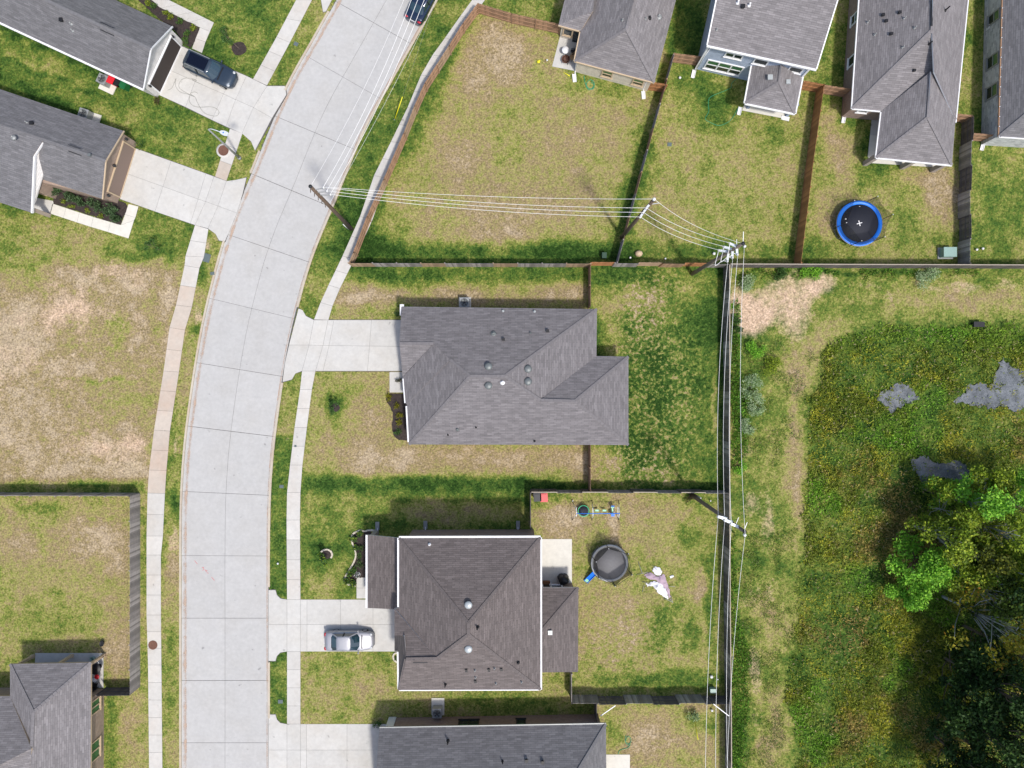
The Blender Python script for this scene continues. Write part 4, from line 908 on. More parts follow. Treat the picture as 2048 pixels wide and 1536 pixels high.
def house_ul2():
    h = House("house", "tan-brick house with pinkish garage door at the left edge", (90, 320), 'sh_s', M['tan_p'])
    he = 2.75; hr = 4.75
    up, ap, lo = (248, 262), (212, 322), (205, 398); up2, ap2 = (-140, 131), (-140, 203); lo2 = (76, 356)
    k0 = h.plane([up, ap, ap2, up2], up, up2, ap, he, hr); k1 = h.plane([ap, lo, lo2, (80, 277)], lo, lo2, ap, he, hr)
    k2 = h.plane([(62, 425), (67, 312), (85, 284), (80, 277), ap2, (-140, 360)], (62, 425), (-140, 360), ap2, he, hr + 0.1)
    h.finish_roof(); h.cap(k0, ap, ap2); h.trimline(k0, up, ap); h.trimline(k1, ap, lo)
    h.slotvent(k1, (150, 292) if False else (137, 296), (163, 305), 0.5); h.boxvent(k0, 65, 247, 'black', 0.26); h.pipe(k0, 54, 245, 'metal_g', 0.05, 0.3); h.pipe(k0, 27, 275, 'metal_g', 0.1, 0.2); h.boxvent(k1, 181, 311, 'vent_g', 0.2)
    w_ = inset([lo, up, up2, (-140, 300), (10, 352), lo2], he, 0.22); h.walls([w_[0], w_[1], w_[2], w_[3], w_[4]], he - 0.1, 'brick_t')
    h.gable(w_[0], w_[1], 0.52, he - 0.05, hr - 0.15, 'brick_t', 0.05); od = (w_[1] - w_[0]).cross(Vector((0, 0, 1))); od = od if od.x > 0 else -od; h.outdir = od; off = od.normalized() * 0.07
    h.window(w_[0] + off, w_[1] + off, 0.5, 4.9, 0.1, 2.25, 1, 'door_tan', name="garage_door", door=True)
    for t in (0.05, 0.5, 0.95):
        p = w_[0].lerp(w_[1], t) + off * 2.5 + Vector((0, 0, 2.5 if t == 0.5 else 2.0)); mb = MB(); mb.lathe([(0.06, -0.2), (0.13, -0.12), (0.13, 0.1), (0.02, 0.2)], p, 8); mb.build("wall_lamp", M['metal_d'], h.root)
    # gabled porch wing at the picture's edge: white gable panel hanging above the open porch
    a = P(62, 425, he).xy.to_3d(); b = P(84, 287, hr).xy.to_3d(); dirx = (b - a).normalized(); nrm = Vector((dirx.y, -dirx.x, 0)); nrm = nrm if nrm.x > 0 else -nrm
    a2 = a - nrm * 0.1; b2 = b - nrm * 0.1; L = (b2 - a2).length
    mb = MB()
    for o_ in (0.0, 0.1):
        mt_ = h.on(k2, 67, 312, -0.14) - nrm * (o_ + .05)
        q = [a2 - nrm * o_ + Vector((0, 0, he - 0.35)), b2 - nrm * o_ + Vector((0, 0, he + 0.55)), b2 - nrm * o_ + Vector((0, 0, hr - 0.12)), mt_, a2 - nrm * o_ + Vector((0, 0, he - 0.12))]; uv = [(0, 2.4), (L, 3.3), (L, 4.5), (L * .8, 4.3), (0, 2.6)]
        mb.face(q if o_ == 0 else q[::-1], 0, uv)
    mb.build("gable_panel", M['white_sid'], h.root)
    pa, pb = h.on(k2, 62, 425, -0.12), h.on(k2, 67, 312, -0.12); pc = h.on(k2, 85, 284, -0.12); mb = MB(); mb.bar(pa + nrm * 0.05, pb + nrm * 0.05, 0.13, 0.24); mb.bar(pb, pc, 0.1, 0.2); mb.build("fascia", M['white'], h.root)
    sh_ = -nrm * 2.2; d = P(-140, 212, hr).xy.to_3d(); c = P(-140, 360, he).xy.to_3d() + Vector((0, 0.6, 0)); h.walls([a2 + sh_ + dirx * 0.5, b2 + sh_, d, c], [he - 0.25, hr - 0.4, hr - 0.4, he - 0.25], 'brick_t')
    mb = MB(); mb.box(a2 + dirx * 0.3 - nrm * 0.15 + Vector((0, 0, 1.2)), (0.35, 0.35, 2.4), math.atan2(dirx.y, dirx.x)); mb.build("porch_post", M['brick_t'], h.root)
    h.outdir = DN; q0, q1 = w_[4], w_[0]
    h.window(G(72, 383).xy.to_3d(), G(112, 396).xy.to_3d(), 0.42, 1.25, 0.7, 2.1, 2, 'glass_g')
    h.walls([G(66, 384).xy.to_3d(), G(112, 398).xy.to_3d(), G(122, 370).xy.to_3d(), G(76, 355).xy.to_3d()], 2.5, 'brick_t')
house_ul2()

def house_ll():
    h = House("house", "brick house with covered patio in the lower-left corner", (40, 1480), 'sh_t', M['tan_p'])
    he = 2.75; hr = 5.1; a, b, ap, r2 = (20, 1328), (182, 1325), (67, 1424), (63, 1497)
    k0 = h.plane([a, b, ap], a, b, ap, he, 4.9); k1 = h.plane([b, (181, 1720), (60, 1600), r2, ap], b, (181, 1720), ap, he, 4.9)
    k2 = h.plane([a, ap, r2, (20, 1392)], a, (20, 1392), ap, he, 4.9); k3 = h.plane([(-140, 1394), (20, 1392), r2, (-60, 1560), (-140, 1560)], (-140, 1394), (20, 1392), r2, he, hr)
    k4 = h.plane([r2, (60, 1600), (-60, 1560)], (181, 1720), (-60, 1760), r2, he, hr)
    h.finish_roof(); h.cap(k0, ap, b); h.cap(k0, ap, a); h.cap(k1, ap, r2)
    ww = inset([(182, 1395), (181, 1720), (-140, 1720), (-140, 1394), (20, 1392)], he, 0.35); h.walls(ww, he - 0.1, 'brick_t')
    h.outdir = RT; h.window(ww[0], ww[1], 0.07, 1.3, 0.8, 2.3, 2, 'glass_g'); h.window(ww[0], ww[1], 0.36, 1.8, 0.8, 2.3, 2, 'glass_g')
    pw = inset([a, b, (182, 1395), (20, 1392)], he, 0.3)
    for p in (pw[0], pw[1], pw[0].lerp(pw[1], 0.55)):
        mb = MB(); mb.box((p.x, p.y, 1.35), (0.22, 0.22, 2.6)); mb.box((p.x, p.y, 0.2), (0.3, 0.3, 0.25)); mb.build("patio_post", M['tan_p'], h.root)
    mb = MB(); mb.bar(pw[0] + Vector((0, 0, 2.55)), pw[1] + Vector((0, 0, 2.55)), 0.2, 0.2); mb.bar(pw[1] + Vector((0, 0, 2.55)), pw[2] + Vector((0, 0, 2.55)), 0.2, 0.2); mb.build("patio_beam", M['tan_p'], h.root)
house_ll()

def house_t1():
    h = House("house", "cream house with small patio at the top centre", (1250, 60), 'sh_t', M['tan_p'])
    he = 2.75; hr = 5.4
    a, b = (1149, 122), (1309, 165); ap, r2 = (1253, 58), (1285, -60); st, tl = (1161, 62), (1117, 50)
    k0 = h.plane([a, b, ap], a, b, ap, he, hr); k1 = h.plane([b, (1368, -62), r2, ap], b, (1352, 0), ap, he, hr)
    k2 = h.plane([a, ap, r2, (1196, -62), (1186, 22), st], a, st, ap, he, hr); k3 = h.plane([tl, st, (1186, 22)], tl, st, (1186, 22), he, 3.75); k4 = h.plane([tl, (1186, 22), (1196, -62), (1144, -62)], tl, (1129, 0), (1186, 22), he, 3.75)
    h.finish_roof(); h.cap(k0, ap, a); h.cap(k0, ap, b); h.cap(k1, ap, r2)
    h.pipe(k1, 1318, 34, 'metal_g', 0.12, 0.3); h.pipe(k1, 1299, 36, 'black', 0.08, 0.3); h.pipe(k1, 1291, 38, 'metal_g', 0.05, 0.3); h.pipe(k2, 1245, 41, 'metal_g', 0.05, 0.3)
    ww = inset([a, b, (1368, -62), (1144, -62), tl, st], he, 0.25); h.walls(ww, he - 0.1, 'cream'); h.outdir = DN
    h.window(ww[0], ww[1], 0.42, 1.05, 0.85, 2.1, 1, 'glass', upper='glass_g'); h.window(ww[0], ww[1], 0.84, 1.05, 0.85, 2.1, 1, 'glass', upper='glass_g')
    h.window(ww[4], ww[5], 0.33, 0.95, 0.85, 2.1, 1, 'glass'); h.window(ww[4], ww[5], 0.82, 0.95, 0.12, 2.2, 1, 'glass', door=True, frame=M['metal_d'])
    h.splash(1148, 150, (0.1, -1)); h.splash(1286, 184, (0.1, -1)); h.downspout(1150, 142, 2.6, (0, -1)); h.downspout(1286, 180, 2.6, (0, -1))
    h.gutter(k0, a, b, 0.09, M['tan_p']); h.gutter(k2, a, st, 0.09, M['tan_p']); h.gutter(k3, tl, st, 0.09, M['tan_p'])
house_t1()

def house_t2():
    h = House("house", "pale blue two-storey house with white-trimmed windows and hipped porch", (1540, 40), 'sh_t', M['white'])
    he = 5.6; hr = 9.2; a, b, r1, r2 = (1414, 90), (1633, 138), (1716, -132), (1470, -187)
    k0 = h.plane([a, b, r1, r2], a, b, r1, he, hr); 
    p1, p2, p3, p4, ap, tp = (1504, 131), (1490, 206), (1590, 227), (1605, 153), (1559, 164), (1562, 128)
    k1 = h.plane([p1, p2, ap, tp, (1533, 124)], p1, p2, ap, 2.95, 4.2); k2 = h.plane([p2, p3, ap], p2, p3, ap, 2.95, 4.2); k3 = h.plane([p3, p4, (1588, 140), tp, ap], p3, p4, ap, 2.95, 4.2)
    h.finish_roof(); h.gutter(k0, a, b, 0.16); h.gutter(k1, p1, p2, 0.13); h.gutter(k2, p2, p3, 0.14); h.gutter(k3, p3, p4, 0.12); h.cap(k2, ap, p2); h.cap(k2, ap, p3); h.cap(k1, ap, tp)
    h.trimline(k0, a, r2); h.trimline(k0, b, r1)
    h.boxvent(k1, 1539, 156, 'vent_p', 0.36); h.boxvent(k3, 1575, 165, 'vent_p', 0.3); h.boxvent(k0, 1485, 14, 'black', 0.26); h.pipe(k0, 1475, 6, 'white', 0.07, 0.4); h.pipe(k0, 1498, 11, 'white', 0.07, 0.4); h.pipe(k0, 1433, 60, 'metal_g', 0.05, 0.3)
    ww = inset([a, b, (1700, -140), (1480, -190)], he, 0.22)
    w0, w1 = G(1391, 138).xy.to_3d(), G(1579, 180).xy.to_3d(); up = (w1 - w0).normalized(); up = Vector((-up.y, up.x, 0)); up = up if up.y > 0 else -up
    pts = [w0, w1, w1 + up * 12, w0 + up * 12]; h.walls(pts, he - 0.05, 'blue'); h.outdir = DN
    h.window(w0, w1, 0.27, 1.6, 3.6, 4.45, 2, 'glass'); h.window(w0, w1, 0.54, 1.3, 3.5, 4.5, 1, 'glass'); h.window(w0, w1, 0.89, 1.25, 3.5, 4.5, 1, 'glass')
    h.window(w0, w1, 0.25, 3.4, 0.75, 2.45, 3, 'glass', upper='glass_g')
    h.outdir = LF; h.window(pts[0], pts[3], 0.32, 1.0, 3.6, 5.0, 1, 'glass')
    for t in (0.0, 1.0):
        p = w0.lerp(w1, t); mb = MB(); mb.box(p + Vector((0, 0, he / 2)), (0.16, 0.16, he - 0.1), math.atan2(-up.x, up.y)); mb.build("corner_board", M['white'], h.root)
    d_ = -up; h.splash(1388, 142, (d_.x, d_.y)); h.splash(1480, 216, (d_.x, d_.y)); h.splash(1564, 236, (d_.y * -1, d_.x))
    mb = MB(); q = w0 + d_ * 0.1; mb.tube([q + Vector((0.3, 0, he - 0.2)), q + Vector((0.1, 0, 3)), q + Vector((0.05, 0, 0.2))], 0.05, 6); mb.build("downspout", M['white'], h.root)
    for x, y in ((1494, 220), (1572, 236)):
        p = G(x, y).xy.to_3d() + up * 0.25; mb = MB(); mb.box(p + Vector((0, 0, 1.4)), (0.2, 0.2, 2.7)); mb.box(p + Vector((0, 0, 0.25)), (0.28, 0.28, 0.3)); mb.build("porch_post", M['blue'], h.root)
house_t2()

def house_t3():
    h = House("house", "brown-brick house with grey hipped roof above the blue trampoline", (1830, 100), 'sh_t', M['white'])
    he = 2.75; hr = 6.0; hw = 4.9
    a, a2, st, wl, wr, rt = (1704, 217), (1723, -62), (1763, 222), (1752, 315), (1904, 330), (1942, -62); ap, ap2 = (1864, 60), (1868, -62); q1, q2 = (1862, 143), (1856, 235)
    k0 = h.plane([a, ap, ap2, a2], a, (1721, 0), ap, he, hr); k1 = h.plane([a, st, q1, (1868, 143), ap], a, st, ap, he, hr)
    k2 = h.plane([ap, (1868, 143), (1911, 240), rt, ap2], (1904, 330), (1936, 0), ap, he, hr); k3 = h.plane([st, wl, q2, q1], st, wl, q2, he, hw); k4 = h.plane([wl, wr, q2], wl, wr, q2, he, hw); k5 = h.plane([wr, (1911, 240), (1868, 143), q1, q2], wr, (1936, 0), q2, he, hw)
    h.finish_roof()
    for k, p, q in ((k0, ap, ap2), (k0, a, ap), (k4, q2, wl), (k4, q2, wr), (k3, q1, q2), (k2, ap, (1911, 240))): h.cap(k, p, q)
    h.gutter(k0, a, a2, 0.10); h.gutter(k3, st, wl, 0.1); h.gutter(k4, wl, wr, 0.12); h.gutter(k2, (1911, 245), rt, 0.09); h.gutter(k1, a, st, 0.1)
    for x, y in ((1765, 31), (1798, 26), (1771, 43), (1781, 69)): h.boxvent(k0, x, y, 'black', 0.2)
    for x, y in ((1735, 45), (1749, 70), (1808, 37), (1829, 56), (1805, 95)): h.pipe(k0, x, y, 'metal_g', 0.05, 0.35)
    h.boxvent(k1, 1827, 142, 'black', 0.18); h.pipe(k2, 1890, 21, 'black', 0.06, 0.7); h.pipe(k1, 1858, 88, 'black', 0.05, 0.5)
    mb = MB(); mb.bar(h.on(k0, 1863, 0, 0.08), h.on(k0, 1862, 53, 0.08), 0.12, 0.12); mb.build("ridge_vent", M['metal_d'], h.roof)
    ww = inset([a, st, (1763, 222), (1890, 235), rt, a2], he, 0.24); ww = inset([a, (1905, 236), rt, a2], he, 0.24); h.walls(ww, he - 0.1, 'brick_b'); h.outdir = LF
    h.window(ww[3], ww[0], 0.30, 1.0, 0.9, 2.4, 1, 'glass', upper='glass_g'); h.window(ww[3], ww[0], 0.62, 1.0, 0.9, 2.4, 1, 'glass'); h.outdir = DN; h.window(ww[0], ww[1], 0.13, 1.0, 1.6, 2.4, 1, 'glass')
    pw = inset([st, wl, wr, (1915, 236)], he, 0.28)
    for p in (pw[1], pw[2], pw[1].lerp(pw[2], 0.55)):
        mb = MB(); mb.box(p + Vector((0, 0, 1.3)), (0.4, 0.4, 2.5)); mb.build("patio_post", M['brick_b'], h.root)
    mb = MB(); mb.bar(pw[1] + Vector((0, 0, 2.5)), pw[2] + Vector((0, 0, 2.5)), 0.22, 0.24); mb.build("patio_beam", M['white'], h.root)
    mb = MB(); mb.prism([tuple(G(x, y).xy) for x, y in ((1736, 313), (1740, 270), (1890, 285), (1878, 335), (1740, 326))], 0.0, 0.125); mb.build("patio_floor", M['pale'], h.root)
    h.splash(1688, 232, (-0.2, -1)); h.downspout(1690, 226, 2.6, (0, -1))
house_t3()

def house_t4():
    h = House("house", "pale stone house at the top-right edge of the photo", (2060, 120), 'sh_s', M['white'])
    he = 2.8; hr = 5.6; a, a2, b, ap, ap2 = (1998, 273), (2007, -62), (2260, 290), (2125, 168), (2130, -62)
    k0 = h.plane([a, ap, ap2, a2], a, (2006, 0), ap, he, hr); k1 = h.plane([a, b, (2200, 175), ap], a, b, ap, he, hr); k2 = h.plane([ap, (2200, 175), (2260, 100), (2265, -62), ap2], (2262, 100), (2265, -62), ap, he, hr)
    h.finish_roof(); h.cap(k0, a, ap); h.gutter(k0, a, a2, 0.08, M['wd_br']); h.gutter(k1, a, b, 0.10)
    for i in range(17):
        t = i / 17; p = h.on(k0, 1998 + 9 * t, 273 - 335 * t, 0.06); mb = MB(); mb.lathe([(0.05, 0), (0.05, 0.05), (0, 0.08)], p + Vector((-0.06, 0, 0)), 6); mb.build("eave_light", M['white'], h.roof)
    ww = inset([a, b, (2265, -62), a2], he, 0.15); h.walls(ww, he - 0.1, 'stone'); h.outdir = LF
    for t, wd, up_ in ((0.24, 1.0, 'glass_g'), (0.51, 1.2, 'glass_g'), (0.70, 1.2, 'glass_g')): h.window(ww[3], ww[0], t, wd, 0.7, 2.3, 1, 'glass', upper=up_, frame=M['metal_g'])
    h.splash(1966, 287, (-0.3, -1)); mb = MB(); mb.box(G(1966, 61) + Vector((0.2, 0, 0.6)), (0.3, 0.4, 0.5)); mb.build("meter_box", M['white'], h.root)
house_t4()

# ---------------------------------------------------------------- fences
FENCE_H = 1.83
def fence(label, pts, style='out', mats=('wd_gr',), seed=0, rail='wd_lt', bayw=2.44, base_h=0.0, cap_rail=False):
    """pts: base line in photo pixels. style: 'a' boards on the left-hand side of travel, 'b' right-hand, 'alt' alternating bays"""
    rr = random.Random(seed); root = thing("fence", label, "fence", G(*pts[0]))
    bay = 0
    for (a, b) in zip(pts, pts[1:]):
        A, B = G(*a), G(*b); d = B - A; L = d.length; n = max(1, round(L / bayw)); u = d / L; nrm = Vector((-u.y, u.x, 0)); bl = L / n
        for k in range(n):
            s0 = A + u * bl * k; side = 1 if style == 'a' else -1
            if style == 'alt': side = 1 if bay % 2 == 0 else -1
            mt = M[mats[bay % len(mats)]]
            # boards
            mb = MB(); npk = max(2, int(bl / 0.147)); pw = bl / npk
            for j in range(npk):
                c = s0 + u * (pw * (j + 0.5)) + nrm * side * (0.055 + rr.uniform(0, 0.008)); hh = FENCE_H + rr.uniform(-0.03, 0.02); tl = rr.uniform(-0.012, 0.012)
                ax = (u, nrm, (Vector((0, 0, 1)) + u * tl).normalized()); mb.box(c + Vector((0, 0, hh / 2 - 0.02)), (pw - 0.008, 0.018, hh), ax=ax)
            tag(mb.build("fence_boards", mt, root), kind="stuff")
            for z in (0.3, 0.95, 1.6):
                mb = MB(); mb.box(s0 + u * bl / 2 + nrm * side * 0.022 + Vector((0, 0, z)), (bl - 0.02, 0.04, 0.09), ax=(u, nrm, Vector((0, 0, 1)))); mb.build("rail", mt if not cap_rail else M[rail], root)
            mb = MB(); mb.box(s0 + Vector((0, 0, 0.9)), (0.09, 0.09, 1.86), ax=(u, nrm, Vector((0, 0, 1)))); mb.build("post", mt, root)
            if cap_rail and (style != 'alt' or bay % 2 == 0):
                mb = MB(); mb.box(s0 + u * bl / 2 + nrm * side * 0.03 + Vector((0, 0, FENCE_H + 0.05)), (bl, 0.075, 0.03), ax=(u, nrm, Vector((0, 0, 1)))); mb.build("cap_board", M[rail], root)
            bay += 1
        mb = MB(); mb.box(B + Vector((0, 0, 0.9)), (0.09, 0.09, 1.86), ax=(u, nrm, Vector((0, 0, 1)))); mb.build("post", M[mats[0]], root)
    return root
fence("cedar-coloured board fence curving along the sidewalk", [(957, 29), (929, 67), (902, 110), (855, 183), (835, 227), (814, 280), (775, 370), (742, 443), (716, 512), (708, 531)], 'b', ('wd_br', 'wd_br', 'wd_tan'), 1)
fence("brown fence with rails between the sidewalk corner and the cream house", [(957, 28), (1024, 48), (1118, 69)], 'a', ('wd_br',), 2)
fence("long weathered fence along the bottom of the upper back yards, left of the power pole", [(705, 532), (940, 532.5), (1178, 533)], 'b', ('wd_tan', 'wd_gr', 'wd_gr'), 3)
fence("fence of alternating bays above the green back yard", [(1178, 532), (1318, 533), (1449, 534)], 'alt', ('wd_or', 'wd_gr', 'wd_tan', 'wd_br'), 4)
fence("dark grey fence between the right-hand yards and the clay strip", [(1449, 534), (1750, 535), (2080, 536)], 'b', ('wd_dk',), 5, cap_rail=True)
fence("short brown fence from the middle house's roof corner up to the long fence", [(1176, 534), (1176, 617)], 'a', ('wd_br',), 6)
fence("short brown fence below the middle house's roof", [(1176, 884), (1176, 979)], 'a', ('wd_br',), 7)
fence("dark fence between the green back yard and the trampoline yard", [(1062, 979), (1260, 979), (1447, 980)], 'alt', ('wd_dk', 'wd_gr'), 8, cap_rail=True)
fence("short dark fence beside the brown-roofed house's lawn", [(1061, 980), (1061, 1052)], 'b', ('wd_dk',), 9)
fence("long dark back fence running down beside the power lines", [(1448, 536), (1448, 980), (1449, 1200), (1451, 1393), (1452, 1620)], 'b', ('wd_dk', 'wd_gr'), 10, cap_rail=True)
f8 = fence("weathered fence of alternating bays below the trampoline yard", [(1141, 1391), (1300, 1391), (1451, 1390)], 'alt', ('wd_gr', 'wd_dk'), 11)
fence("short fence at the lower right corner of the brown-roofed house", [(1141, 1333), (1141, 1391)], 'b', ('wd_gr',), 12)
f10 = fence("short dark fence at the right end of the bottom house", [(1190, 1391), (1190, 1432)], 'b', ('wd_dk',), 13)
fence("grey weathered fence around the lower-left yard", [(-60, 986), (279, 987), (279, 1180), (279, 1373)], 'a', ('wd_gr',), 14)
fence("short dark fence between the lower-left house and its side fence", [(279, 1373), (214, 1374)], 'a', ('wd_dk',), 15)
fence("grey-brown fence between the cream house's yard and the blue house's yard", [(1339, 126), (1299, 270), (1265, 397), (1229, 531)], 'a', ('wd_gr', 'wd_br'), 16)
fence("short brown fence between cream house's yard fence and blue house", [(1339, 125), (1399, 133)], 'a', ('wd_br',), 17)
fence("tiny orange fence at the lower right corner of the cream house", [(1293, 181), (1326, 186)], 'a', ('wd_or',), 18)
fence("bright orange cedar fence between the blue house's yard and the trampoline lawn", [(1633, 186), (1612, 335), (1588, 532)], 'b', ('wd_or',), 19)
fence("short orange fence right of the blue house's porch", [(1593, 179), (1633, 186)], 'a', ('wd_or',), 20)
fence("short weathered fence meeting the brown-brick house's left wall", [(1634, 187), (1690, 196)], 'a', ('wd_br',), 21)
fence("tall-looking grey fence of alternating bays right of the blue trampoline", [(1922, 246), (1917, 390), (1917, 533)], 'alt', ('wd_dk', 'wd_gr'), 22)
fence("short brown fence at the right side of the house above the trampoline", [(1890, 243), (1922, 246)], 'a', ('wd_br',), 23)
fence("short brown fence beside the pale stone house", [(1924, 281), (1972, 285)], 'a', ('wd_br',), 24)
for f_, a, b in ((f10, (1201, 1432), (1231, 1411)), (f8, (1427, 1408), (1458, 1432))):
    mb = MB(); mb.bar(P(*a, FENCE_H + 0.05), P(*b, FENCE_H + 0.05), 0.07, 0.05); mb.build("brace", M['white'], f_)

# ---------------------------------------------------------------- vehicles
def lerp_tab(tab, x):
    for (x0, *a), (x1, *b) in zip(tab, tab[1:]):
        if x <= x1:
            t = (x - x0) / (x1 - x0); t = max(0, min(1, t)); t = t * t * (3 - 2 * t) * 0.35 + t * 0.65
            return [p + (q - p) * t for p, q in zip(a, b)]
    return list(tab[-1][1:])
def car(name, label, px, py, heading, L, W, Ht, paint, kind, hz=0.7):
    """centre of the body at photo pixel px,py (taken at height hz); heading in degrees, x forward"""
    loc = P(px, py, hz); loc.z = 0.115 if kind != 'street' else 0.0
    t = rotated(thing(name, label, "car", loc, R(heading))); t.rotation_euler[2] = R(heading)
    suv = kind == 'suv'; hw = W / 2; hl = L / 2
    tab = [(-hl, .70, .62), (-hl + .06, .84, .80), (-hl + .25, .95, .98 if not suv else 1.02), (-hl + .6, .985, 1.0 if not suv else 1.06), (-hl * .35, 1.0, .97 if not suv else 1.05), (hl * .2, 1.0, .95 if not suv else 1.03), (hl * .45, .99, .94 if not suv else 1.02), (hl - .85, .95, .86 if not suv else .97), (hl - .4, .88, .78 if not suv else .90), (hl - .15, .74, .68 if not suv else .78), (hl - .03, .56, .58), (hl, .45, .5)]
    mb = MB(); N = 34; ring = [(-.90, .20), (-.985, .32), (-1.0, .52), (-.995, -0.16), (-.955, -0.06), (-.84, -0.012), (-.5, .022), (0, .035)]
    ring = ring + [(-y, z) for y, z in ring[:-1][::-1]]; nr = len(ring)
    for k in range(N + 1):
        x = -hl + L * k / N; wf, zt = lerp_tab(tab, x)
        for q, (y, z) in enumerate(ring):
            zz = z if (q in (0, 1, 2, nr - 1, nr - 2, nr - 3)) else zt + z
            zz = min(zz, zt - 0.1) if q in (1, 2, nr - 2, nr - 3) else zz
            mb.v.append((x, y * hw * wf, zz))
    for k in range(N):
        for q in range(nr):
            a = k * nr + q; b = k * nr + (q + 1) % nr; mb.addf([a, b, b + nr, a + nr], 0, True)
    mb.addf(list(range(nr))[::-1]); mb.addf([N * nr + q for q in range(nr)])
    body = mb.build("body", paint, t)
    zb = (.95 if not suv else 1.03); zr = Ht
    if suv: bx = (hl * .46, hl * .30, -hl + .10, -hl + .2); rx = (hl * .10, -hl + .42)
    else: bx = (hl * .52, hl * .34, -hl * .80, -hl * .68); rx = (hl * .09, -hl * .44)
    bw, rw = hw * .90, hw * .70
    belt = [(bx[0], 0), (bx[0] - .03, bw * .5), (bx[1] + .05, bw), (bx[3], bw * .97), (bx[2] + .02, bw * .6), (bx[2], 0)]
    belt = belt + [(x, -y) for x, y in belt[1:-1][::-1]]
    roof = [(rx[0] + .06, 0), (rx[0] + .04, rw * .55), (rx[0] - .03, rw), (rx[1] + .05, rw * .96), (rx[1], rw * .55), (rx[1], 0)]
    roof = roof + [(x, -y) for x, y in roof[1:-1][::-1]]; n = len(belt)
    mb = MB()
    for k in range(n):
        j = (k + 1) % n
        a, b, c, d = (*belt[k], zb - .08), (*belt[j], zb - .08), (*roof[j], zr - .04), (*roof[k], zr - .04); mb.face([a, b, c, d][::-1] if False else [a, b, c, d], 0)
    mb.build("cabin_glass", M['car_glass'], t)
    mb = MB(); nn = len(roof)
    for fr, z in ((1.06, zr - .06), (1.02, zr - .015), (.82, zr + .012), (.4, zr + .026)):
        cx = (rx[0] + rx[1]) / 2
        for x, y in roof: mb.v.append((cx + (x - cx) * fr, y * fr, z))
    for r_ in range(3):
        for k in range(nn): mb.addf([r_ * nn + k, r_ * nn + (k + 1) % nn, (r_ + 1) * nn + (k + 1) % nn, (r_ + 1) * nn + k], 0, True)
    mb.addf([3 * nn + k for k in range(nn)], 0, True)
    rf_ = mb.build("roof", paint, t)
    if suv:
        mb = MB(); mb.box(((rx[0] + rx[1]) / 2 + .05, 0, zr + .012), ((rx[0] - rx[1]) * .80, rw * 1.55, .05)); mb.build("sunroof", M['sunroof'], rf_)
        for q in (-1, 1): mb = MB(); mb.bar((rx[1] + .2, q * rw * .98, zr + .05), (rx[0] - .15, q * rw * .98, zr + .04), .05, .05); mb.build("roof_rail", M['metal_g'], rf_)
    for q in (-1, 1):        # pillars
        for pa, pb in ((2, 2), (3, 3)):
            mb = MB(); mb.bar((belt[pa][0], q * belt[pa][1], zb - .05), (roof[pb][0], q * roof[pb][1], zr - .03), .09, .08); mb.build("pillar", paint, t)
        mb = MB(); xm = (bx[1] + bx[3]) / 2; mb.bar((xm, q * bw * 1.0, zb - .05), (xm - .05, q * rw * 1.0, zr - .03), .09, .06); mb.build("pillar", M['black'], t)
        mb = MB(); mb.lathe([(0, -.07), (.09, -.06), (.11, 0), (.09, .07), (0, .09)], (bx[1] + .12, q * (hw + .09), zb + .06), 8, sx=.7, sy=1.1); mb.bar((bx[1] + .12, q * (hw - .1), zb), (bx[1] + .12, q * (hw + .05), zb + .04), .08, .06); mb.build("mirror", paint, t)
        for xx, nm, mt in ((hl - .32, "headlight", 'lamp_w'), (-hl + .14, "tail_light", 'lamp_r')):
            wf, zt = lerp_tab(tab, xx); mb = MB(); mb.lathe([(0, -.08), (.12, -.06), (.15, .0), (.10, .05), (0, .06)], (xx, q * hw * wf * .80, zt - .04), 10, sx=1.15 if nm == "headlight" else .9, sy=1.0 if nm == "headlight" else 1.35); mb.build(nm, M[mt], t)
        for xx in (hl - .93, -hl + 1.0):
            for_w = MB(); r_ = .33 if not suv else .37; c = Vector((xx, q * (hw - .13), r_))
            for_w.tube([c + Vector((0, -.11, 0)), c + Vector((0, -.09, 0)), c + Vector((0, .09, 0)), c + Vector((0, .11, 0))], [r_ * .9, r_, r_, r_ * .9], 20)
            wl = for_w.build("wheel", M['rubber'], t)
            rm = MB(); rm.tube([c + Vector((0, q * .09, 0)), c + Vector((0, q * .118, 0))], [r_ * .66, r_ * .6], 16); rm.build("rim", M['rim'], wl)
    mb = MB(); mb.box((-hl + .01, 0, .72), (.03, .5, .13)); mb.build("number_plate", M['white'], t)
    mb = MB(); wf, zt = lerp_tab(tab, bx[0] + .05); mb.bar((bx[0] + .03, -bw * .75, zb + .02), (bx[0] + .03, bw * .75, zb + .02), .1, .03); mb.build("wiper_cowl", M['black'], t)
    mb = MB(); mb.box((hl - .06, 0, .48), (.08, hw * 1.0, .16)); mb.build("grille", M['black'], t)
    return t
car("parked_car", "silver sedan parked on the driveway of the brown-roofed house", 699, 1281, 0, 4.65, 1.82, 1.45, M['paint_s'], 'sedan')
car("parked_car", "blue-grey sport utility car with dark glass roof on the top-left driveway", 420, 139, -24.5, 4.95, 1.95, 1.70, M['paint_g'], 'suv', 0.9)
car("parked_car", "navy car with red tail lights parked on the street at the top edge", 848, -4, 62.5, 4.75, 1.86, 1.47, M['paint_n'], 'street', 0.75)

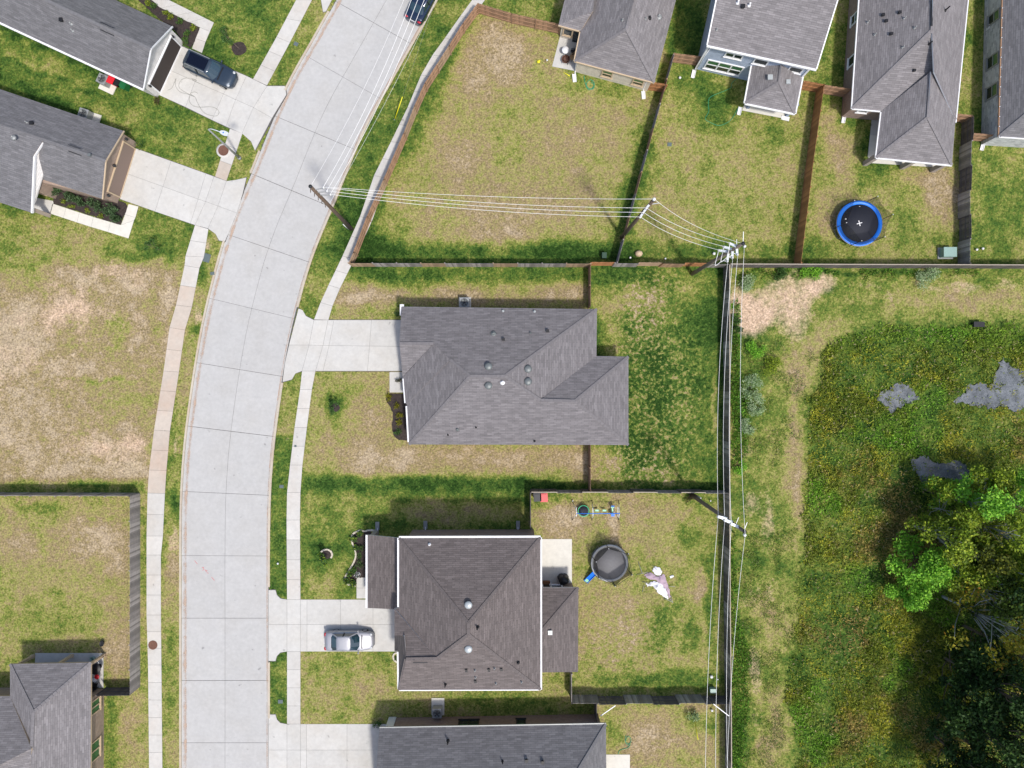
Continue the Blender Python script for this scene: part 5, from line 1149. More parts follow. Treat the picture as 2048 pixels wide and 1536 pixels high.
# ---------------------------------------------------------------- utility poles and wires
def pole(label, bpx, tpx, mat, h=None):
    c = Vector((1024, 768)); b = Vector(bpx) - c; t_ = Vector(tpx) - c
    h = h or CH * (1 - b.length / t_.length); base = G(*bpx); t = thing("utility_pole", label, "utility pole", base); top = P(*tpx, h)
    mb = MB(); mb.tube([base + Vector((0, 0, -0.2)), base.lerp(top, 0.5), top], [0.19, 0.165, 0.13], 12); mb.build("shaft", mat, t)
    mb = MB(); mb.lathe([(0.14, 0), (0.15, 0.05), (0.0, 0.1)], top, 10); mb.build("pole_cap", M['metal_d'], t)
    return t, base, top, h
def arm(t, a, b, wd=0.12, mat='galv', name="bracket"):
    mb = MB(); mb.bar(a, b, wd, wd); o = mb.build(name, M[mat], t)
    d = (b - a).normalized(); mb = MB()
    mb.lathe([(0.03, -0.02), (0.09, 0.0), (0.06, 0.05), (0.09, 0.08), (0.06, 0.13), (0.08, 0.16), (0.03, 0.2)], b, 10); mb.build("insulator", M['white'], o); return b + Vector((0, 0, 0.2))
def wire(label, pts, sag, r=0.015, mat='wire', grp="overhead wires"):
    out = []
    for (a, b), sg in zip(zip(pts, pts[1:]), sag if isinstance(sag, (list, tuple)) else [sag] * (len(pts) - 1)):
        n = 20
        for k in range(n): u = k / n; out.append(a.lerp(b, u) - Vector((0, 0, sg * 4 * u * (1 - u))))
    out.append(pts[-1]); mb = MB(); mb.tube(out, r, 5); o = mb.build("overhead_wire", M[mat], None, out[0]); return tag(o, label, "wire", grp)
p1, b1, t1, h1 = pole("dark utility pole leaning over the street edge beside the cedar fence", (703, 458), (621, 373), M['pole'])
p2, b2, t2, h2 = pole("utility pole standing on the fence between two upper yards", (1243, 475), (1307, 400), M['pole'])
p3, b3, t3, h3 = pole("grey utility pole at the fence corner with six brackets", (1384, 548), (1486, 487), M['pole_g'])
p4, b4, t4, h4 = pole("utility pole beside the dark fence above the trampoline yard", (1383, 990), (1489, 1063), M['pole_g'], 14.4)
I1 = []
for k, (x, y) in enumerate(((648, 376), (655, 383), (662, 390))):
    z = h1 - 0.9 - 0.7 * k; s_ = b1.lerp(t1, z / h1); e = P(x, y, z); I1.append(arm(p1, s_, e, 0.07, 'metal_g'))
for k in range(5):
    z = h1 - 0.4 - k * 1.1; s_ = b1.lerp(t1, z / h1); mb = MB(); mb.bar(s_ + Vector((-0.12, -0.1, 0)), s_ + Vector((-0.22, -0.2, -0.45)), 0.06, 0.05); mb.build("step_bolt", M['pole'], p1)
mb = MB(); q = b1 + Vector((-0.28, -0.05, 0)); mb.tube([q, q + Vector((0, 0, 2.2))], 0.035, 6); mb.build("conduit", M['white'], p1)
I2 = []
for k, (xa, ya, xb, yb) in enumerate(((1296, 412, 1302, 414), (1290, 421, 1296, 422), (1284, 430, 1290, 432))):
    z = h2 - 1.2 - 0.9 * k; s_ = b2.lerp(t2, z / h2); e = P(xa - 4, ya + 5, z); mb = MB(); mb.bar(s_ + (s_ - e) * 0.3, e, 0.16, 0.16); mb.build("bracket", M['galv'], p2); I2.append(arm(p2, s_, e, 0.1))
mb = MB(); mb.lathe([(0.12, 0), (0.12, 0.25), (0.05, 0.3)], t2 + Vector((0, 0, 0.05)), 8); mb.build("pole_top_fitting", M['white'], p2)
mb = MB(); mb.bar(b2.lerp(t2, 0.9), b2.lerp(t2, 0.9) + Vector((0.7, 0.1, 0.1)), 0.04, 0.04); mb.build("guard_arm", M['galv'], p2)
I3a = []; I3b = []
for k, ((xa, ya), (xb, yb)) in enumerate((((1459, 487), (1474, 510)), ((1447, 494), (1464, 516)), ((1437, 501), (1454, 523)))):
    z = h3 - 1.3 - 1.0 * k; s_ = b3.lerp(t3, z / h3); ea, eb = P(xa, ya, z), P(xb, yb, z - 0.2); I3a.append(arm(p3, s_, ea, 0.17)); I3b.append(arm(p3, b3.lerp(t3, (z - 0.2) / h3), eb, 0.17))
    mid = (ea + eb) / 2 + (ea - s_).normalized() * 0.35 + (eb - s_).normalized() * 0.75
    mb = MB(); pts = [ea, ea + (eb - s_) * 0.55, mid + Vector((0, 0, -0.25)), eb + (ea - s_) * 0.45, eb]; mb.tube(catmull(pts, 6), 0.025, 5); mb.build("jumper_wire", M['wire'], p3)
for a_ in ((0.0, 0.85, 0.1), (0.12, -0.1, 0)):
    mb = MB(); mb.bar(t3, t3 + Vector(a_), 0.04, 0.04); mb.build("lightning_pin", M['wire'], p3)
mb = MB(); mb.lathe([(0.1, -0.1), (0.1, 0.1), (0.04, 0.15)], t3 + Vector((0.15, -0.2, -0.1)), 8); mb.build("pole_top_fitting", M['white'], p3)
mb = MB(); q = b3.lerp(t3, 0.9); mb.bar(q, q + Vector((0, 0.6, 0)), 0.04, 0.04); mb.build("guard_arm", M['wire'], p3)
I4 = []
for k, (x, y, x2, y2) in enumerate(((1462, 1047, 1473, 1052), (1449, 1040, 1462, 1043), (1436, 1033, 1451, 1036))):
    z = h4 - 1.0 - 0.95 * k; s_ = b4.lerp(t4, z / h4); e = P(x - 1, y, z); mb = MB(); mb.bar(e, P(x2 + 3, y2 + 1, z), 0.2, 0.16); mb.build("bracket", M['galv'], p4); I4.append(arm(p4, s_, e, 0.12))
mb = MB(); mb.lathe([(0.12, -0.05), (0.12, 0.12), (0.05, 0.2)], t4 + Vector((0, -0.25, 0)), 8); mb.build("pole_top_fitting", M['white'], p4)
for z_, d_ in ((0.99, (0.25, 0.65, 0)), (0.86, (0.25, 0.6, 0))):
    q = b4.lerp(t4, z_); mb = MB(); mb.bar(q, q + Vector(d_), 0.04, 0.04); mb.build("guard_arm", M['wire'], p4)
mb = MB(); q = b4 + Vector((0.2, 0.12, 0)); mb.tube([q, q + Vector((0, 0, 2.6))], 0.06, 6); mb.build("conduit", M['metal_g'], p4)
nm = ("first", "second", "third")
for k in range(3):
    wire(f"{nm[k]} main conductor counted from the top between street pole and yard pole", [I1[k], I2[k]], 1.5)
    wire(f"{nm[k]} main conductor counted from the top between yard pole and corner pole", [I2[k], I3a[k]], 1.1)
    wire(f"{('right', 'middle', 'left')[k]} conductor of the three running down from corner pole to trampoline-yard pole", [I3b[k], I4[k]], 1.2)
    wire(f"{('right', 'middle', 'left')[k]} conductor of the three running off the bottom edge along the fence", [I4[k], P((1458, 1432, 1410)[k], 1640, 11.5)], [0.9])
    wire(f"{('left', 'middle', 'right')[k]} conductor running up over the navy car to the top edge", [I1[k], P((856, 870, 884)[k], -95, h1 - 1.2)], [1.5], 0.019)
wire("thin top wire between street pole and yard pole", [P(652, 374, h1 - 0.3), t2 + Vector((0, 0, 0.3))], 1.0, 0.013)
wire("thin top wire sagging between yard pole and corner pole", [t2 + Vector((0, 0, 0.3)), t3], 1.3, 0.013)
wire("thin top wire at the far right running down from corner pole", [t3 + Vector((0.1, -0.2, 0)), t4 + Vector((0, -0.25, 0.15))], 1.0, 0.013)
wire("thin top wire at the far right running off the bottom edge", [t4 + Vector((0, -0.25, 0.15)), P(1452, 1640, 12.3)], [0.9], 0.013)
wire("thin wire over the street running to the top edge left of the conductors", [t1, P(845, -95, h1 - 0.6)], [1.2], 0.012)
wire("slack thin wire over the verge right of the navy car", [b1.lerp(t1, 0.62), P(915, -95, 8.0)], [1.0], 0.009)
# guy wires with yellow guards
def guy(label, a, b, gt):
    t = thing("guy_wire", label, "guy wire", b); mb = MB(); mb.tube([a, b], 0.008, 4); mb.build("strand", M['metal_g'], t)
    mb = MB(); d = (a - b).normalized(); mb.tube([b + d * 0.15, b + d * gt], 0.04, 6); mb.build("guard", M['yellow'], t)
    mb = MB(); mb.lathe([(0.05, -0.1), (0.05, 0.15), (0.02, 0.2)], b, 6); mb.build("anchor", M['metal_g'], t)
guy("guy wire with bright yellow guard on the verge beside the sidewalk", P(905, -100, 11), G(789, 240), 2.5)
guy("guy wire with yellow guard beside the bush in the bottom yard", P(1425, 1650, 9), G(1389, 1438), 2.2)

# street lamp
def street_lamp():
    b = G(480, 317); c = Vector((1024, 768)); h = CH * (1 - (Vector((480, 317)) - c).length / (Vector((417, 259)) - c).length); top = P(417, 259, h); t = thing("street_lamp", "grey street lamp with curved arm beside the short sidewalk stretch", "street lamp", b)
    mb = MB(); mb.tube([b, b.lerp(top, .5), top], [0.11, 0.085, 0.06], 10); mb.lathe([(0.17, 0), (0.17, 0.25), (0.11, 0.3)], b, 12); mb.build("shaft", M['metal_g'], t)
    e = P(441, 264, h + 0.5); mb = MB(); mb.tube(catmull([top, top + (e - top) * 0.4 + Vector((0, 0, 0.35)), e], 8), 0.035, 8); mb.build("arm", M['galv'], t)
    d = (e - top); d.z = 0; d.normalize(); q = Vector((-d.y, d.x, 0)); mb = MB()
    pr = [(-.05, .06), (.1, .16), (.35, .2), (.6, .17), (.68, .08)]
    mb.prism([tuple((e + d * x + q * y).xy) for x, y in pr] + [tuple((e + d * x - q * y).xy) for x, y in pr[::-1]], e.z - 0.06, e.z + 0.06); hd = mb.build("lamp_head", M['galv'], t)
    mb = MB(); mb.lathe([(0.05, 0), (0.05, 0.07), (0.0, 0.09)], e + d * .28 + Vector((0, 0, .06)), 8); mb.build("photocell", M['blue_p'], hd)
street_lamp()

# ---------------------------------------------------------------- yard furniture
def condenser(label, px, py, rz, dark=True, s=0.85, pad=(1.15, 1.15), off=(0, 0)):
    b = G(px, py); t = thing("air_conditioner", label, "air conditioner", b, group="air conditioners beside the houses")
    mb = MB(); mb.box(b + Vector((off[0], off[1], 0.04)), (pad[0], pad[1], 0.1), rz); mb.build("pad", M['pale'], t)
    mb = MB(); mb.box(b + Vector((0, 0, 0.5)), (s, s, 0.82), rz); mb.box(b + Vector((0, 0, 0.925)), (s * 1.03, s * 1.03, 0.05), rz); cs = mb.build("case", M['metal_g'], t)
    mb = MB(); mb.lathe([(s * .44, 0.0), (s * .44, 0.035), (s * .40, 0.04), (s * .38, 0.008), (0, 0.008)], b + Vector((0, 0, 0.952)), 20, caps=False); mb.build("fan_shroud", M['vent_g'], cs)
    mb = MB()
    for k in range(5):
        a = k * 2 * math.pi / 5 + 0.3; c = b + Vector((math.cos(a) * s * .22, math.sin(a) * s * .22, 0.985)); mb.box(c, (s * .32, s * .13, 0.012), a)
    mb.lathe([(s * .1, 0), (s * .1, .06), (0, .07)], b + Vector((0, 0, 0.97)), 10); mb.build("fan", M['metal_d'], cs)
    mb = MB()
    for k in range(4): mb.tube([b + Vector((s * (.12 + .09 * k) * math.cos(q), s * (.12 + .09 * k) * math.sin(q), 1.01)) for q in np.linspace(0, 2 * math.pi, 21)], .007, 4)
    mb.build("grille", M['metal_g'], cs)
condenser("air conditioner on a pale pad behind the top edge of the middle house's roof", 930, 607, 0.0)
condenser("air conditioner between the brown-roofed house and the bottom house", 876, 1418, 0.0, pad=(1.2, 1.6), off=(0, 0.25))
condenser("air conditioner against the tan-brick house's upper wall", 178, 234, R(-18), pad=(1.6, 1.0), off=(0.3, -0.1))
condenser("air conditioner beside the red-lidded trash bin", 215, 166, R(-25), pad=(1.5, 1.5), off=(0.15, -0.15))
def bin_cart(label, px, py, rz, body, lid):
    b = G(px, py); t = thing("trash_bin", label, "trash bin", b, group="wheeled bins"); u = Vector((math.cos(rz), math.sin(rz), 0)); v = Vector((-u.y, u.x, 0))
    mb = MB(); i = len(mb.v)
    for sz, z in ((.24, .08), (.31, .95)):
        for x, y in ((-1, -1), (1, -1), (1, 1), (-1, 1)): mb.v.append(tuple(b + u * x * sz + v * y * sz * 1.15 + Vector((0, 0, z))))
    for q in ((3, 2, 1, 0), (4, 5, 6, 7), (0, 1, 5, 4), (1, 2, 6, 5), (2, 3, 7, 6), (3, 0, 4, 7)): mb.addf(q)
    mb.build("bin_body", M[body], t)
    mb = MB(); mb.box(b + Vector((0, 0, 1.0)), (.70, .80, .05), rz); mb.box(b + Vector((0, 0, 1.045)), (.5, .55, .04), rz); mb.build("lid", M[lid], t)
    mb = MB(); mb.bar(b + v * .42 + u * -.25 + Vector((0, 0, .97)), b + v * .42 + u * .25 + Vector((0, 0, .97)), .05, .05); mb.build("handle", M['black'], t)
    for q in (-1, 1):
        mb = MB(); c = b + v * .27 + u * q * .25 + Vector((0, 0, .12)); mb.tube([c - u * .04, c + u * .04], .12, 12); mb.build("wheel", M['rubber'], t)
bin_cart("bright red trash bin beside the top-left house", 234, 168, R(-25), 'red', 'red')
bin_cart("dark green trash bin next to the red one", 256, 177, R(-25), 'green_p', 'green_p')
bin_cart("green trash bin with black lid wedged against the top-left house", 247, 173, R(-25), 'green_p', 'black')
bin_cart("faded red bin standing in the fence corner of the trampoline yard", 1087, 992, 0.05, 'pinkred', 'pinkred')
bin_cart("black bin standing in the fence corner of the trampoline yard", 1074, 991, 0.05, 'black', 'metal_d')

def trampoline(label, px, py, r, hz, pad, matm, net, npoles, nph, a0, lean=0.0, nettop=1.0, padw=0.32):
    c = P(px, py, hz); b = Vector((c.x, c.y, GZ)); t = thing("trampoline", label, "trampoline", b); up = Vector((0, 0, 1))
    mb = MB(); mb.lathe([(0.0, -.03), (r - padw + .02, -.03), (r - padw + .02, -.005), (0, -.005)], b + up * hz, 48); mb.build("jump_mat", matm, t)
    mb = MB(); mb.lathe([(r - padw, .0), (r - padw, .035), (r - .05, .05), (r, .02), (r, -.03), (r - padw, .0)], b + up * hz, 48, caps=False); pd = mb.build("edge_pad", pad, t)
    mb = MB(); mb.tube([b + Vector((r * math.cos(a), r * math.sin(a), hz - .06)) for a in np.linspace(0, 2 * math.pi, 49)], .035, 6); mb.build("frame", M['metal_g'], t)
    for k in range(4):
        a = a0 + k * math.pi / 2 + .2; mb = MB(); pts = [b + Vector((r * math.cos(a + q), r * math.sin(a + q), z)) for q, z in ((-.3, hz - .06), (-.28, .05), (.28, .05), (.3, hz - .06))]; mb.tube(pts, .03, 6); mb.build("leg", M['metal_g'], t)
    tops = []
    for k in range(npoles):
        a = a0 + 2 * math.pi * k / npoles; p0 = b + Vector(((r + .06) * math.cos(a), (r + .06) * math.sin(a), .3)); p1_ = b + Vector(((r + .02 + lean * math.cos(a - .2)) * math.cos(a), (r + .02 + lean * math.cos(a - .2)) * math.sin(a), nph)); tops.append(p1_)
        mb = MB(); mb.tube([p0, p1_], .028, 6); po = mb.build("net_pole", M['black'], t); mb = MB(); mb.lathe([(.04, -.03), (.04, .04), (0, .07)], p1_, 8); mb.build("pole_cap", M['white'], po)
    mb = MB(); n = npoles
    for k in range(n):
        p, q = tops[k], tops[(k + 1) % n]; seg = 5
        for j in range(seg):
            u0, u1 = j / seg, (j + 1) / seg; A = 2 * math.pi / n
            def lo(u): a = a0 + A * (k + u); return b + Vector(((r - .1) * math.cos(a), (r - .1) * math.sin(a), hz + .04))
            def hi(u): v = p.lerp(q, u); w_ = 4 * u * (1 - u); c_ = Vector((b.x, b.y, v.z)); return v.lerp(c_, .06 * w_) - up * .18 * w_
            mb.face([lo(u0), lo(u1), hi(u1), hi(u0)], 0, None, True)
    mb.build("safety_net", net, t)
    return t, b, tops
tb, bb, _ = trampoline("trampoline with bright blue rim and white cross on its mat", 1718, 447, 2.12, 0.85, M['blue_p'], M['mat_t'], M['net'], 6, 2.75, R(10), padw=0.36)
for a in (R(15), R(105)):
    mb = MB(); mb.box(bb + Vector((0, 0, .856 - .005 * (a > 1))), (.52, .07, .008), a); mb.build("mat_cross", M['white'], tb)
for x, y, m_, s_ in ((1691, 438, 'white', .22), (1684, 425, 'pinkred', .16), (1719, 413, 'white', .12), (1758, 442, 'white', .1)):
    p = P(x, y, .9); mb = MB(); mb.lathe([(0, -.03), (s_ * .5, -.02), (s_ * .5, .02), (0, .05)], p, 8, sx=1.5); o = mb.build("toy", M[m_], None, p); tag(o, {1691: "white toy lying on the blue-rimmed trampoline's mat", 1684: "reddish toy lying on the blue-rimmed trampoline's rim", 1719: "tiny white toy at the upper edge of the blue-rimmed trampoline", 1758: "tiny white toy at the right edge of the blue-rimmed trampoline"}[x], "toy", "toys on the blue trampoline")
tb2, bb2, tops2 = trampoline("black-netted trampoline with pale grey rim and blue ladder", 1219, 1126, 1.72, 0.8, M['greyvinyl'], M['mat_t2'], M['net_d'], 6, 2.35, R(40), lean=0.25, padw=0.22)
mb = MB()
for k in range(6): mb.tube([tops2[k], tops2[(k + 1) % 6]], .02, 5)
mb.build("top_rail", M['black'], tb2)
mb = MB(); la, lb = P(1194, 1141, .85), G(1171, 1163) + Vector((0, 0, .05)); d_ = (lb - la); s_ = Vector((-d_.y, d_.x, 0)).normalized(); z_ = Vector((0, 0, 1))
ax = (d_.normalized(), s_, d_.normalized().cross(s_)); mb.box((la + lb) / 2, (d_.length, .40, .03), ax=ax)
for q in (-1, 1): mb.box((la + lb) / 2 + s_ * q * .2 + z_ * .06, (d_.length, .04, .12), ax=ax)
sl = mb.build("slide", M['blue_p'], tb2)
mb = MB(); mb.box(lb - d_.normalized() * .2 + z_ * .05, (.3, .3, .03), ax=ax); mb.build("slide_foot", M['mint'], sl)

def swing_set():
    b = G(1190, 1020); t = thing("swing_set", "child's swing set with blue top bar and green saucer swing", "swing set", b); hz = 1.85
    a, e = P(1153, 1027, hz), P(1240, 1027, hz); mb = MB(); mb.tube([a, e], .035, 8); mb.build("top_bar", M['blue_p'], t)
    for u in (0.02, 0.40, 0.985):
        p = a.lerp(e, u)
        for s_ in (-1, 1):
            q = Vector((p.x + (-.35 if u < .1 else .2 if u > .9 else 0), p.y + s_ * .95, GZ)); mb = MB(); mb.tube([p, q], .028, 6); lg = mb.build("leg", M['galv'], t)
            mb = MB(); mb.tube([q, q + (p - q) * .32], .034, 6); mb.build("leg_sleeve", M['metal_d'], lg)
        mb = MB(); c1, c2 = p + Vector((0, .45, -.9)), p + Vector((0, -.45, -.9)); mb.bar(c1, c2, .03, .03); mb.build("cross_brace", M['galv'], t)
    c = P(1167, 1022, 0.55); mb = MB(); mb.lathe([(.48, 0), (.53, .03), (.55, .0), (.53, -.03), (.48, 0)], c, 28, caps=False); rg = mb.build("saucer_ring", M['green_b'], t)
    mb = MB(); mb.lathe([(0.0, -.08), (.47, -.03), (.47, -.01), (0, -.05)], c, 28); mb.build("saucer_mat", M['mat_t'], rg)
    for k in range(4):
        a_ = k * math.pi / 2 + .7; mb = MB(); mb.tube([c + Vector((.5 * math.cos(a_), .5 * math.sin(a_), 0)), Vector((c.x + .2 * (1 if math.cos(a_) > 0 else -1), a.y, hz))], .008, 4); mb.build("rope", M['greyvinyl'], t)
    for x in (1194, 1209):
        c = P(x, 1021, .5); mb = MB(); mb.box(c, (.34, .16, .03)); mb.box(c + Vector((-.17, 0, .02)), (.03, .16, .07)); mb.box(c + Vector((.17, 0, .02)), (.03, .16, .07)); s_ = mb.build("swing_seat", M['mint'], t)
        for q in (-.17, .17): mb = MB(); mb.tube([c + Vector((q, 0, 0)), Vector((c.x + q, a.y, hz))], .007, 4); mb.build("chain", M['greyvinyl'], t)
    c = P(1225, 1021, .5); mb = MB(); mb.box(c, (.12, 1.0, .05)); mb.box(c + Vector((0, .35, .08)), (.32, .2, .05)); mb.box(c + Vector((0, -.35, .08)), (.32, .2, .05)); gl = mb.build("glider", M['mint'], t)
    mb = MB(); mb.bar(c + Vector((0, -.5, .25)), c + Vector((0, -.2, .25)), .3, .1); mb.bar(c + Vector((0, .5, .25)), c + Vector((0, .38, .25)), .3, .1); mb.build("glider_footrest", M['blue_p'], gl)
    for q in (-.3, .3): mb = MB(); mb.tube([c + Vector((0, q, 0)), Vector((c.x, a.y + q * .3, hz))], .012, 4); mb.build("hanger", M['galv'], t)
    p = G(1145, 1001); mb = MB(); mb.lathe([(.06, 0), (.07, .2), (.03, .3)], p, 8); o = mb.build("leg_anchor", M['white'], t)
swing_set()

def collapsed_canopy():
    b = G(1320, 1165); t = thing("collapsed_canopy", "collapsed white and mauve canopy lying crumpled on the lawn", "canopy", b); rr = random.Random(3)
    def sheet(name, poly, mat, hmax, seed):
        x0, x1 = min(p[0] for p in poly), max(p[0] for p in poly); y0, y1 = min(p[1] for p in poly), max(p[1] for p in poly); st = 1.6
        gx = np.arange(x0, x1 + st, st); gy = np.arange(y0, y1 + st, st); X, Y = np.meshgrid(gx, gy)
        ins = inpoly(X + (fbm(X, Y, .15) - .5) * 6, Y + (fbm(X + 50, Y, .15) - .5) * 6, poly); dd = pdist(X, Y, poly)
        Z = GZ + .03 + hmax * np.clip(dd / 8, 0, 1) * (0.25 + 1.2 * np.abs(fbm(X + seed * 9, Y * .8 + seed, .11, 3) - .5) * 2) + .05 * fbm(X, Y, .5, 2)
        mb = MB(); idx = {}
        for j in range(len(gy) - 1):
            for i in range(len(gx) - 1):
                if ins[j, i] and ins[j + 1, i] and ins[j, i + 1] and ins[j + 1, i + 1]:
                    f = []
                    for jj, ii in ((j + 1, i), (j + 1, i + 1), (j, i + 1), (j, i)):
                        if (jj, ii) not in idx: idx[(jj, ii)] = len(mb.v); mb.v.append(tuple(G(gx[ii], gy[jj], float(Z[jj, ii]))))
                        f.append(idx[(jj, ii)])
                    mb.addf(f, 0, True)
        return mb.build(name, mat, t)
    sheet("mauve_panel", [(1285, 1150), (1300, 1143), (1314, 1152), (1330, 1146), (1336, 1168), (1342, 1190), (1344, 1203), (1337, 1192), (1326, 1172), (1312, 1161), (1292, 1156)], M['cloth_m'], .32, 2)
    sheet("white_panel", [(1303, 1141), (1311, 1131), (1321, 1135), (1326, 1145), (1319, 1152), (1308, 1149)], M['cloth_w'], .5, 4)
    sheet("white_panel", [(1288, 1164), (1297, 1167), (1304, 1160), (1314, 1162), (1324, 1166), (1333, 1178), (1340, 1201), (1330, 1196), (1317, 1187), (1305, 1174), (1295, 1173)], M['cloth_w'], .5, 6)
    for a, c in (((1276, 1123), (1284, 1146)), ((1273, 1149), (1296, 1143)), ((1284, 1163), (1300, 1166)), ((1336, 1172), (1349, 1172)), ((1326, 1196), (1345, 1203)), ((1305, 1131), (1312, 1137)), ((1285, 1183), (1288, 1168)), ((1342, 1190), (1344, 1204))):
        mb = MB(); mb.tube([G(*a) + Vector((0, 0, .06)), G(*c) + Vector((0, 0, .25))], .022, 5); mb.build("frame_tube", M['metal_g'], t)
    p = G(1343, 1153); mb = MB(); mb.box(p + Vector((0, 0, .04)), (.32, .2, .06), R(30)); mb.lathe([(.12, 0), (.1, .06), (0, .07)], p + Vector((.1, .05, .06)), 7); o = mb.build("cloth_scrap", M['cloth_w'], None, p); tag(o, "small white cloth scrap right of the collapsed canopy", "cloth")
collapsed_canopy()

def covered_grill(label, px, py):
    b = G(px, py); t = thing("covered_grill", label, "grill", b); rr = random.Random(5)
    mb = MB(); n = 20; prof = [(.52, 0), (.5, .3), (.47, .7), (.44, .95), (.3, 1.1), (.1, 1.18), (0.0, 1.19)]; i0 = len(mb.v)
    for r_, z in prof:
        for k in range(n):
            a = 2 * math.pi * k / n; f = 1 + .09 * math.sin(3 * a + z * 2) + .05 * math.sin(7 * a + z * 5); mb.v.append((b.x + r_ * f * math.cos(a), b.y + r_ * f * .92 * math.sin(a), b.z + .02 + z))
    for j in range(len(prof) - 1):
        for k in range(n): a_ = i0 + j * n + k; b_ = i0 + j * n + (k + 1) % n; mb.addf([a_, b_, b_ + n, a_ + n], 0, True)
    mb.build("cover", M['black'], t)
    mb = MB(); mb.box(b + Vector((.05, .52, .85)), (.2, .16, .1)); mb.build("side_shelf", M['black'], t)
covered_grill("grill under a black cover on the cream concrete patio", 1126, 1156)
def storage_box():
    b = G(1092, 1166); t = thing("storage_box", "brown wooden box by the back door of the brown-roofed house", "box", b); mb = MB(); mb.box(b + Vector((0, 0, .3)), (.7, .5, .55)); mb.build("box_body", M['wood_bx'], t); mb = MB(); mb.box(b + Vector((0, 0, .6)), (.76, .56, .05)); mb.build("lid", M['wood_bx'], t)
storage_box()
def patio_set():
    b = G(1130, 107); t = thing("patio_table", "small white round table on the cream house's patio", "table", b)
    mb = MB(); mb.lathe([(.0, .70), (.33, .70), (.34, .72), (.33, .74), (0, .745)], b, 24); mb.build("table_top", M['white'], t)
    for k in range(3): a = k * 2.1; mb = MB(); mb.tube([b + Vector((.06 * math.cos(a), .06 * math.sin(a), .7)), b + Vector((.25 * math.cos(a), .25 * math.sin(a), .03))], .02, 5); mb.build("leg", M['white'], t)
    b = G(1131, 122); t = thing("fire_pit", "rusty round fire pit with legs on the cream house's patio", "fire pit", b)
    mb = MB(); mb.lathe([(.1, .25), (.3, .3), (.4, .42), (.38, .42), (.28, .33), (0, .3)], b, 20); mb.build("bowl", M['rust'], t)
    mb = MB(); mb.lathe([(.30, .45), (.2, .55), (0, .58)], b, 20); mb.build("spark_screen", M['rust'], t)
    for k in range(4): a = k * math.pi / 2 + .5; mb = MB(); mb.tube([b + Vector((.3 * math.cos(a), .3 * math.sin(a), .4)), b + Vector((.42 * math.cos(a), .42 * math.sin(a), .02))], .018, 5); mb.build("leg", M['metal_d'], t)
    def chair(label, px, py, rz, m_):
        b = G(px, py); t = thing("patio_chair", label, "chair", b); u = Vector((math.cos(rz), math.sin(rz), 0)); v = Vector((-u.y, u.x, 0)); z = Vector((0, 0, 1))
        mb = MB(); mb.box(b + z * .42, (.5, .5, .06), rz); mb.build("seat", M[m_], t); mb = MB(); mb.box(b - u * .26 + z * .7, (.06, .5, .55), rz); mb.build("backrest", M[m_], t)
        for i in (-1, 1):
            for j in (-1, 1): mb = MB(); mb.box(b + u * .22 * i + v * .22 * j + z * .2, (.04, .04, .4), rz); mb.build("leg", M['metal_d'], t)
            mb = MB(); mb.box(b + v * .25 * i + z * .62, (.45, .05, .04), rz); mb.build("armrest", M[m_], t)
    chair("black patio chair beside the cream house's roof edge", 1147, 108, R(190), 'black'); chair("brown wicker chair under the cream house's roof edge", 1145, 118, R(200), 'straw_w')
    chair("black patio chair on the lower-left house's patio", 194, 1368, R(80), 'black')
patio_set()
